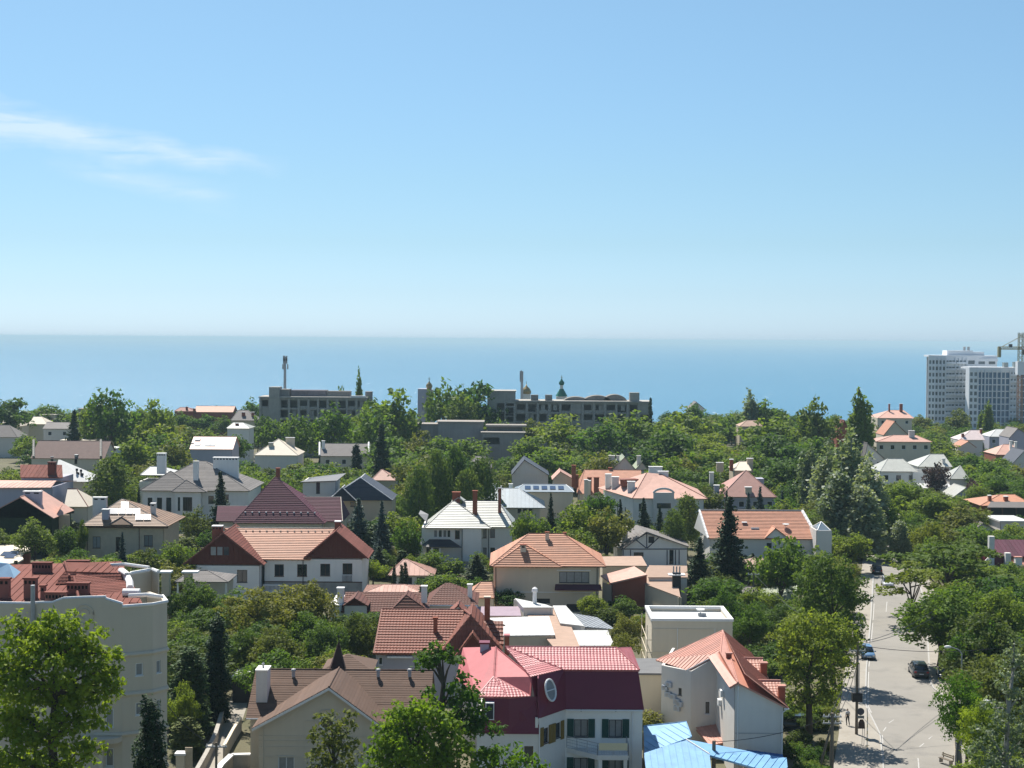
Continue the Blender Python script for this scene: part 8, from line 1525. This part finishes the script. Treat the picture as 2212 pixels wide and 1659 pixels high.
PB, zb_ = pole('utility_pole', 'weathered utility pole with strut at the bottom edge of the pavement', 1796, 1690, 1540, .2, strut=True)
PC, zc_ = pole('utility_pole', 'slim utility pole with white lamp in front of the big spruce', 1627, 1332, 1236, .13, arms=1)
PD, zd_ = pole('utility_pole', 'bundled wooden pole behind the light blue shed', 1541, 1720, 1600, .22, arms=0)
PE, ze_ = pole('utility_pole', 'grey utility pole above the yellow green sumac', 2078, 1270, 1203, .14, m_steel, arms=1)
PG, zg_ = pole('utility_pole', 'slim pole with lamp left of the sumac trees', 2076 - 2, 1258, 1206, .12, m_steel, arms=0) if False else pole('utility_pole', 'slim grey pole at the street end beside the sumac', 2008, 1208, 1130, .12, m_steel, arms=1)
PF, zf_ = pole('utility_pole', 'dark pole with bracket lamp in the alley', 467, 1790, 1604, .13, arms=1)
B().box(-.5, .5, -.3, .3, za - 6.1, za - 5.2).mk('transformer_box', m_fd, PA.o)
for i in range(6): B().tube([(-.2 + .08 * i, -.1, za - 5.2), (-.25 + .1 * i, .15, za - 3.2 + .2 * i)], .03, 4).mk('cable_guard', m_gutter, PA.o)
nw = 0
def wire(p, q, label, sag=.5, r=.028):
    p, q = Vector(p), Vector(q); b = B(); pts = [(p.lerp(q, i / 12) - Vector((0, 0, sag * 4 * (i / 12) * (1 - i / 12)))) - p for i in range(13)]; b.tube(pts, r, 4); o = b.mk('overhead_wire', m_fd); o.location = p; tag(o, label, 'wire', 'overhead wires by the street')
A = PA.o.location
for k, (dx, dy, lb) in enumerate(((14, 23, 'upper overhead wire from the tall pole to the right hand trees'), (13.2, 20, 'lower overhead wire from the tall pole to the right hand trees'), (15, 3.5, 'overhead wire from the tall pole straight over the street'))): wire((A.x, A.y, za - .15 - .1 * k), (A.x + dx, A.y + dy, za - .9 - .2 * k), lb)
wire((A.x, A.y, za - .2), tuple(PC.o.location + Vector((0, 0, zc_ - .1))), 'long wire from the tall pole to the pole at the spruce', 1.2)
for k in range(3): wire((A.x - .3 + .3 * k, A.y, za - .3 - .3 * k), tuple(PB.o.location + Vector((-.3 + .3 * k, 0, zb_ - .2 - .2 * k))), ['highest', 'middle', 'lowest'][k] + ' wire between the two street poles', .9)
wire(tuple(PC.o.location + Vector((0, 0, zc_ - .2))), G(1560, 1345, 4.5), 'thin wire sloping down from the pole at the spruce', .3, .022)
wire(tuple(PE.o.location + Vector((.1, 0, ze_ - .1))), G(2105, 1330, 6.5), 'service wire hanging from the ivy pole', .3)
wire(tuple(PE.o.location + Vector((-.1, 0, ze_ - .1))), G(2088, 1345, 6.), 'second service wire hanging from the ivy pole', .4)
wire(tuple(PF.o.location + Vector((0, 0, zf_ - .2))), (P(362, 1524, 121).x, 121, P(362, 1524, 121).z), 'wire from the alley pole to the apartment block', .5)
wire(tuple(PB.o.location + Vector((0, 0, zb_ - .3))), (PD.o.location.x, PD.o.location.y, zd_ - .1), 'wire over the blue shed roofs', .5)
# ivy mass on the pole beside the sumac
def lamp(label, u, v, hu, hv, Y):
    p = P(hu, hv, Y); b0 = P(u, 1400, Y); t = Thing('street_lamp', label, 'lamp', (b0.x, Y, 0)); z = p.z; x = p.x - b0.x; B().tube([(0, 0, 0), (0, 0, z * .7), (0, 0, z - .7), (x * .25, 0, z - .25), (x * .8, 0, z)], [.11, .09, .07, .05, .045], 8).mk('pole', m_steel, t.o); B().lathe(0, 0, [(.14, 0), (.14, .6), (.1, .7)], 8).mk('base', m_steel, t.o)
    b = B(); k = [(-.5, 0, .0, .05), (-.42, 0, .05, .13), (-.1, 0, .07, .17), (.18, 0, .05, .11), (.25, 0, .02, .05)]; b.tube([(x + a[0], 0, z + a[2] * .4) for a in k], [a[3] for a in k], 8); b.mk('lamp_head', m_capw, t.o, True)
lamp('street lamp with white head hanging over the right kerb', 2078, 0, 2050, 1398, 160); lamp('street lamp with white head among the silver poplar leaves', 2158, 0, 2134, 1516, 134)
# parking board
p = G(2054, 1476); t = Thing('parking_sign', 'tall white parking board with blue circle in the right tree shade', 'sign', (p.x, p.y + 3, 0)); za_, zb2 = t.z(1443), t.z(1414); x0, x1 = t.x(2044), t.x(2063); boxp(t, 'panel', x0, x1, -.03, .03, za_, zb2, m_capw); m_bl = mat('blue sign paint', (.02, .06, .22), .5, .05, 2, .02); cxs = (x0 + x1) / 2
B().prism([(cxs + .3 * math.cos(2 * math.pi * j / 16), -.034, zb2 - .42 + .3 * math.sin(2 * math.pi * j / 16)) for j in range(16)], (0, -.006, 0)).mk('pictogram', m_bl, t.o); B().prism([(cxs + .13 * math.cos(2 * math.pi * j / 12), -.042, zb2 - .42 + .13 * math.sin(2 * math.pi * j / 12)) for j in range(12)], (0, -.004, 0)).mk('pictogram', m_capw, t.o)
for k in range(3): boxp(t, 'text_line', x0 + .14, x1 - .14, -.037, -.032, za_ + .15 + .17 * k, za_ + .21 + .17 * k, m_gutter)
for x in (x0 + .1, x1 - .1): B().tube([(x, .05, 0), (x, .05, zb2)], .035, 6).mk('post', m_steel, t.o)
# sign post seen from behind
p = G(1873, 1616); t = Thing('sign_post', 'striped sign post carrying a round sign and a brown board seen from behind', 'sign', (p.x, p.y, 0)); zz = lambda v: t.z(v)
for k in range(9): B().lathe(0, 0, [(.045, zz(1616) + k * .34), (.045, zz(1616) + k * .34 + .34)], 8).mk('post_band', m_capw if k % 2 else mat('yellow post paint', (.45, .36, .08), .6, .1, 3, .05), t.o)
B().tube([(0, 0, 3.), (-.05, 0, zz(1530))], .04, 7).mk('post', m_steel, t.o); xr = t.x(1865); B().prism([(xr + .36 * math.cos(2 * math.pi * j / 18), -.06, zz(1537) + .36 * math.sin(2 * math.pi * j / 18)) for j in range(18)], (0, .03, 0)).mk('round_sign', mat('sign back grey', (.10, .09, .10), .6, .08, 3, .03), t.o)
x0, x1 = t.x(1860), t.x(1875); z0, z1 = zz(1574), zz(1554); B().prism([(x0, -.05, z0), (x1, -.05, z0), (x1 - .04, -.05, z0 + .6), (x1 - .2, -.05, z1), (x0 + .2, -.05, z1), (x0 + .02, -.05, z0 + .6)], (0, .05, 0)).mk('board', mat('brown sign board', (.11, .06, .045), .7, .1, 3, .05), t.o); boxp(t, 'small_plate', x0 - .1, x1 - .1, -.04, 0, zz(1552), zz(1546), m_pave)
for x in (-.5, -.3): B().tube([(x, .1, 0), (x * .9, .05, z0)], .025, 5).mk('leg', m_gutter, t.o)
# person walking on the pavement
def person(u, v, rz):
    p = G(u, v); o = None; K = 1.72 / 1.75
    J = {'pel': (0, 0, .95), 'wai': (0, .02, 1.08), 'che': (0, .03, 1.32), 'nec': (0, .02, 1.50), 'hea': (0, .04, 1.58), 'hd2': (0, .05, 1.68), 'hd3': (0, .04, 1.74), 'nose': (0, .14, 1.64),
         'hl': (-.1, 0, .92), 'kl': (-.11, .10, .50), 'al': (-.11, -.04, .09), 'tl': (-.12, .12, .03), 'hr': (.1, 0, .92), 'kr': (.11, -.02, .49), 'ar': (.11, -.20, .11), 'tr': (.12, -.06, .03),
         'sl': (-.19, .02, 1.42), 'el': (-.25, -.06, 1.14), 'wl': (-.25, .06, .92), 'pl': (-.25, .09, .84), 'sr': (.19, .02, 1.42), 'er': (.25, .02, 1.14), 'wr': (.25, .16, .95), 'pr': (.25, .20, .87)}
    RD = dict(pel=.14, wai=.125, che=.15, nec=.055, hea=.075, hd2=.095, hd3=.06, nose=.02, hl=.09, kl=.058, al=.04, tl=.035, hr=.09, kr=.058, ar=.04, tr=.035, sl=.06, el=.042, wl=.028, pl=.032, sr=.06, er=.042, wr=.028, pr=.032)
    E = [('pel', 'wai'), ('wai', 'che'), ('che', 'nec'), ('nec', 'hea'), ('hea', 'hd2'), ('hd2', 'hd3'), ('hd2', 'nose'), ('pel', 'hl'), ('hl', 'kl'), ('kl', 'al'), ('al', 'tl'), ('pel', 'hr'), ('hr', 'kr'), ('kr', 'ar'), ('ar', 'tr'), ('che', 'sl'), ('sl', 'el'), ('el', 'wl'), ('wl', 'pl'), ('che', 'sr'), ('sr', 'er'), ('er', 'wr'), ('wr', 'pr')]
    for s in 'lr':
        bx, by, bz = J['p' + s]
        for i, dx in enumerate((-.028, -.01, .01, .028)): k = f'f{s}{i}'; J[k] = (bx + dx, by + .02, bz - (.085, .1, .095, .075)[i]); RD[k] = .009; E.append(('p' + s, k))
        k = f't{s}h'; J[k] = (bx, by + .06, bz - .02); RD[k] = .01; E.append(('p' + s, k))
    def skin(name, es, m, grow, parent, sub=1):
        ks = sorted({a for e in es for a in e}); me = bpy.data.meshes.new(name); me.from_pydata([J[k] for k in ks], [(ks.index(a), ks.index(b)) for a, b in es], []); o = obj(name, me, parent); md = o.modifiers.new('skin', 'SKIN'); me.materials.append(m); md.use_smooth_shade = True
        for i, k in enumerate(ks): me.skin_vertices[0].data[i].radius = (RD[k] * grow, RD[k] * grow)
        me.skin_vertices[0].data[0].use_root = True; o.modifiers.new('sub', 'SUBSURF').levels = sub; o.modifiers['sub'].render_levels = sub; return o
    ob = skin('person', E, mat('skin', (.45, .28, .2), .6, .05, 5, .02), 1., None); ob.location = (p.x, p.y, .1); ob.rotation_euler = (0, 0, R(rz)); tag(ob, 'person in pale top, grey waistcoat and dark trousers walking on the pavement', 'person')
    skin('shirt', [e for e in E if e in (('wai', 'che'), ('che', 'sl'), ('sl', 'el'), ('che', 'sr'), ('sr', 'er'), ('che', 'nec'))], mat('pale shirt', (.55, .55, .56), .9, .05, 5, .03), 1.14, ob)
    skin('waistcoat', [('pel', 'wai'), ('wai', 'che')], mat('grey waistcoat', (.16, .15, .13), .9, .1, 5, .05), 1.2, ob); skin('trousers', [('pel', 'hl'), ('hl', 'kl'), ('kl', 'al'), ('pel', 'hr'), ('hr', 'kr'), ('kr', 'ar')], mat('dark trousers', (.03, .03, .035), .9, .1, 5, .04), 1.22, ob)
    skin('hair', [('hd2', 'hd3')], mat('dark hair', (.03, .022, .018), .8, .1, 8, .05), 1.1, ob); skin('shoe', [('al', 'tl')], m_fd, 1.25, ob); skin('shoe', [('ar', 'tr')], m_fd, 1.25, ob)
person(1831, 1569, 15)
# bench and railing at the right kerb
p = G(2043, 1652); t = Thing('bench', 'wooden bench with slatted back at the right kerb', 'bench', (p.x, p.y, .1), -62)
for k in range(3): boxp(t, 'seat_slat', -.8, .8, -.2 + .14 * k, -.08 + .14 * k, .42, .46, m_wood)
for k in range(2): boxp(t, 'back_slat', -.8, .8, .25 + .03 * k, .28 + .03 * k, .58 + .17 * k, .71 + .17 * k, m_stone)
for x in (-.65, .65): boxp(t, 'leg', x - .05, x + .05, -.18, .22, 0, .42, m_conc); boxp(t, 'back_post', x - .04, x + .04, .29, .34, .3, .92, m_fd)
q = [G(2062, 1668), G(2064, 1640), G(2062, 1612), G(2072, 1598)]; t = Thing('garden_railing', 'low pale wall with dark panel fence along the right pavement corner', 'fence', tuple(q[0]))
for a, b2 in zip(q, q[1:]):
    a, b2 = a - q[0], b2 - q[0]; n_ = Vector((b2.y - a.y, a.x - b2.x, 0)).normalized() * .1; B().prism([a, b2, b2 + n_, a + n_], (0, 0, .5)).mk('base_wall', m_stone, t.o); m_ = max(1, int((b2 - a).length / .9))
    for i in range(m_): c, d_ = a.lerp(b2, (i + .05) / m_), a.lerp(b2, (i + .95) / m_); B().prism([c + n_ * .4, d_ + n_ * .4, d_ + n_ * .6, c + n_ * .6], (0, 0, 1.3)).mk('panel', m_fd, t.o); B().prism([c, c + n_, c + n_ * 1.0 + (d_ - c) * .06, c + (d_ - c) * .06], (0, 0, 1.4)).mk('post', m_gutter, t.o)
# alley: walls, gate pillar, garage, white cabinet
def gwall(name, label, pts, zt, m, cm, th=.3):
    q = [G(*a) for a in pts]; t = Thing(name, label, 'wall', tuple(q[0]))
    for a, b2 in zip(q, q[1:]):
        a, b2 = a - q[0], b2 - q[0]; d_ = (b2 - a).normalized(); n_ = Vector((d_.y, -d_.x, 0)) * th / 2; B().prism([a - n_, b2 - n_, b2 + n_, a + n_], (0, 0, zt)).mk('wall_panel', m, t.o); k = Vector((0, 0, zt + .003)); B().prism([a - n_ * 1.35 + k, b2 - n_ * 1.35 + k, b2 + n_ * 1.35 + k, a + n_ * 1.35 + k], (0, 0, .14)).mk('coping', cm, t.o)
gwall('garden_wall', 'garden wall with cream coping running up the alley', [(484, 1642), (503, 1606), (520, 1578)], 1.3, m_conc, m_cream, .22); gwall('garden_wall', 'white topped terrace wall beside the gabled house', [(455, 1720), (478, 1684), (500, 1662), (541, 1661)], 1.3, m_conc, m_capw, .4)
gwall('garden_wall', 'shaded wall on the left of the alley', [(424, 1690), (446, 1650), (466, 1606), (480, 1560)], 1.0, m_conc, m_conc)
p = G(392, 1720); t = Thing('gate_pillar', 'beige gate pillar with pale cap beside the alley', 'pillar', (p.x, p.y, 0)); boxp(t, 'shaft', -.5, .25, 0, .8, 0, t.z(1632), m_cream); boxp(t, 'cap', -.6, .35, -.1, .9, t.z(1632) + .003, t.z(1632) + .18, m_capw); boxp(t, 'fence_panel', .26, .9, .2, .3, 0, t.z(1616), m_stone)
simple('alley_garage', 'dark walled garage with white roof corner at the end of the alley', 500, 540, 1466, 1462, 166, m_fd, r_whitem, 'flat', d=6, cat='garage')
# ================================================================== haze
if True:
    mh = bpy.data.materials.new('sea haze'); mh.use_nodes = True; nt = mh.node_tree
    for n in list(nt.nodes): nt.nodes.remove(n)
    vo = N(nt, 'ShaderNodeVolumePrincipled'); vo.inputs['Color'].default_value = (.58, .80, .90, 1); vo.inputs['Density'].default_value = .0001; vo.inputs['Anisotropy'].default_value = .0
    ou = N(nt, 'ShaderNodeOutputMaterial'); nt.links.new(vo.outputs[0], ou.inputs['Volume'])
    b = B(); b.box(-61000, 61000, -300, 60500, -47, 46); o = b.mk('haze', mh); tag(o, 'thin sea haze over the town and the water', None, kind='stuff')
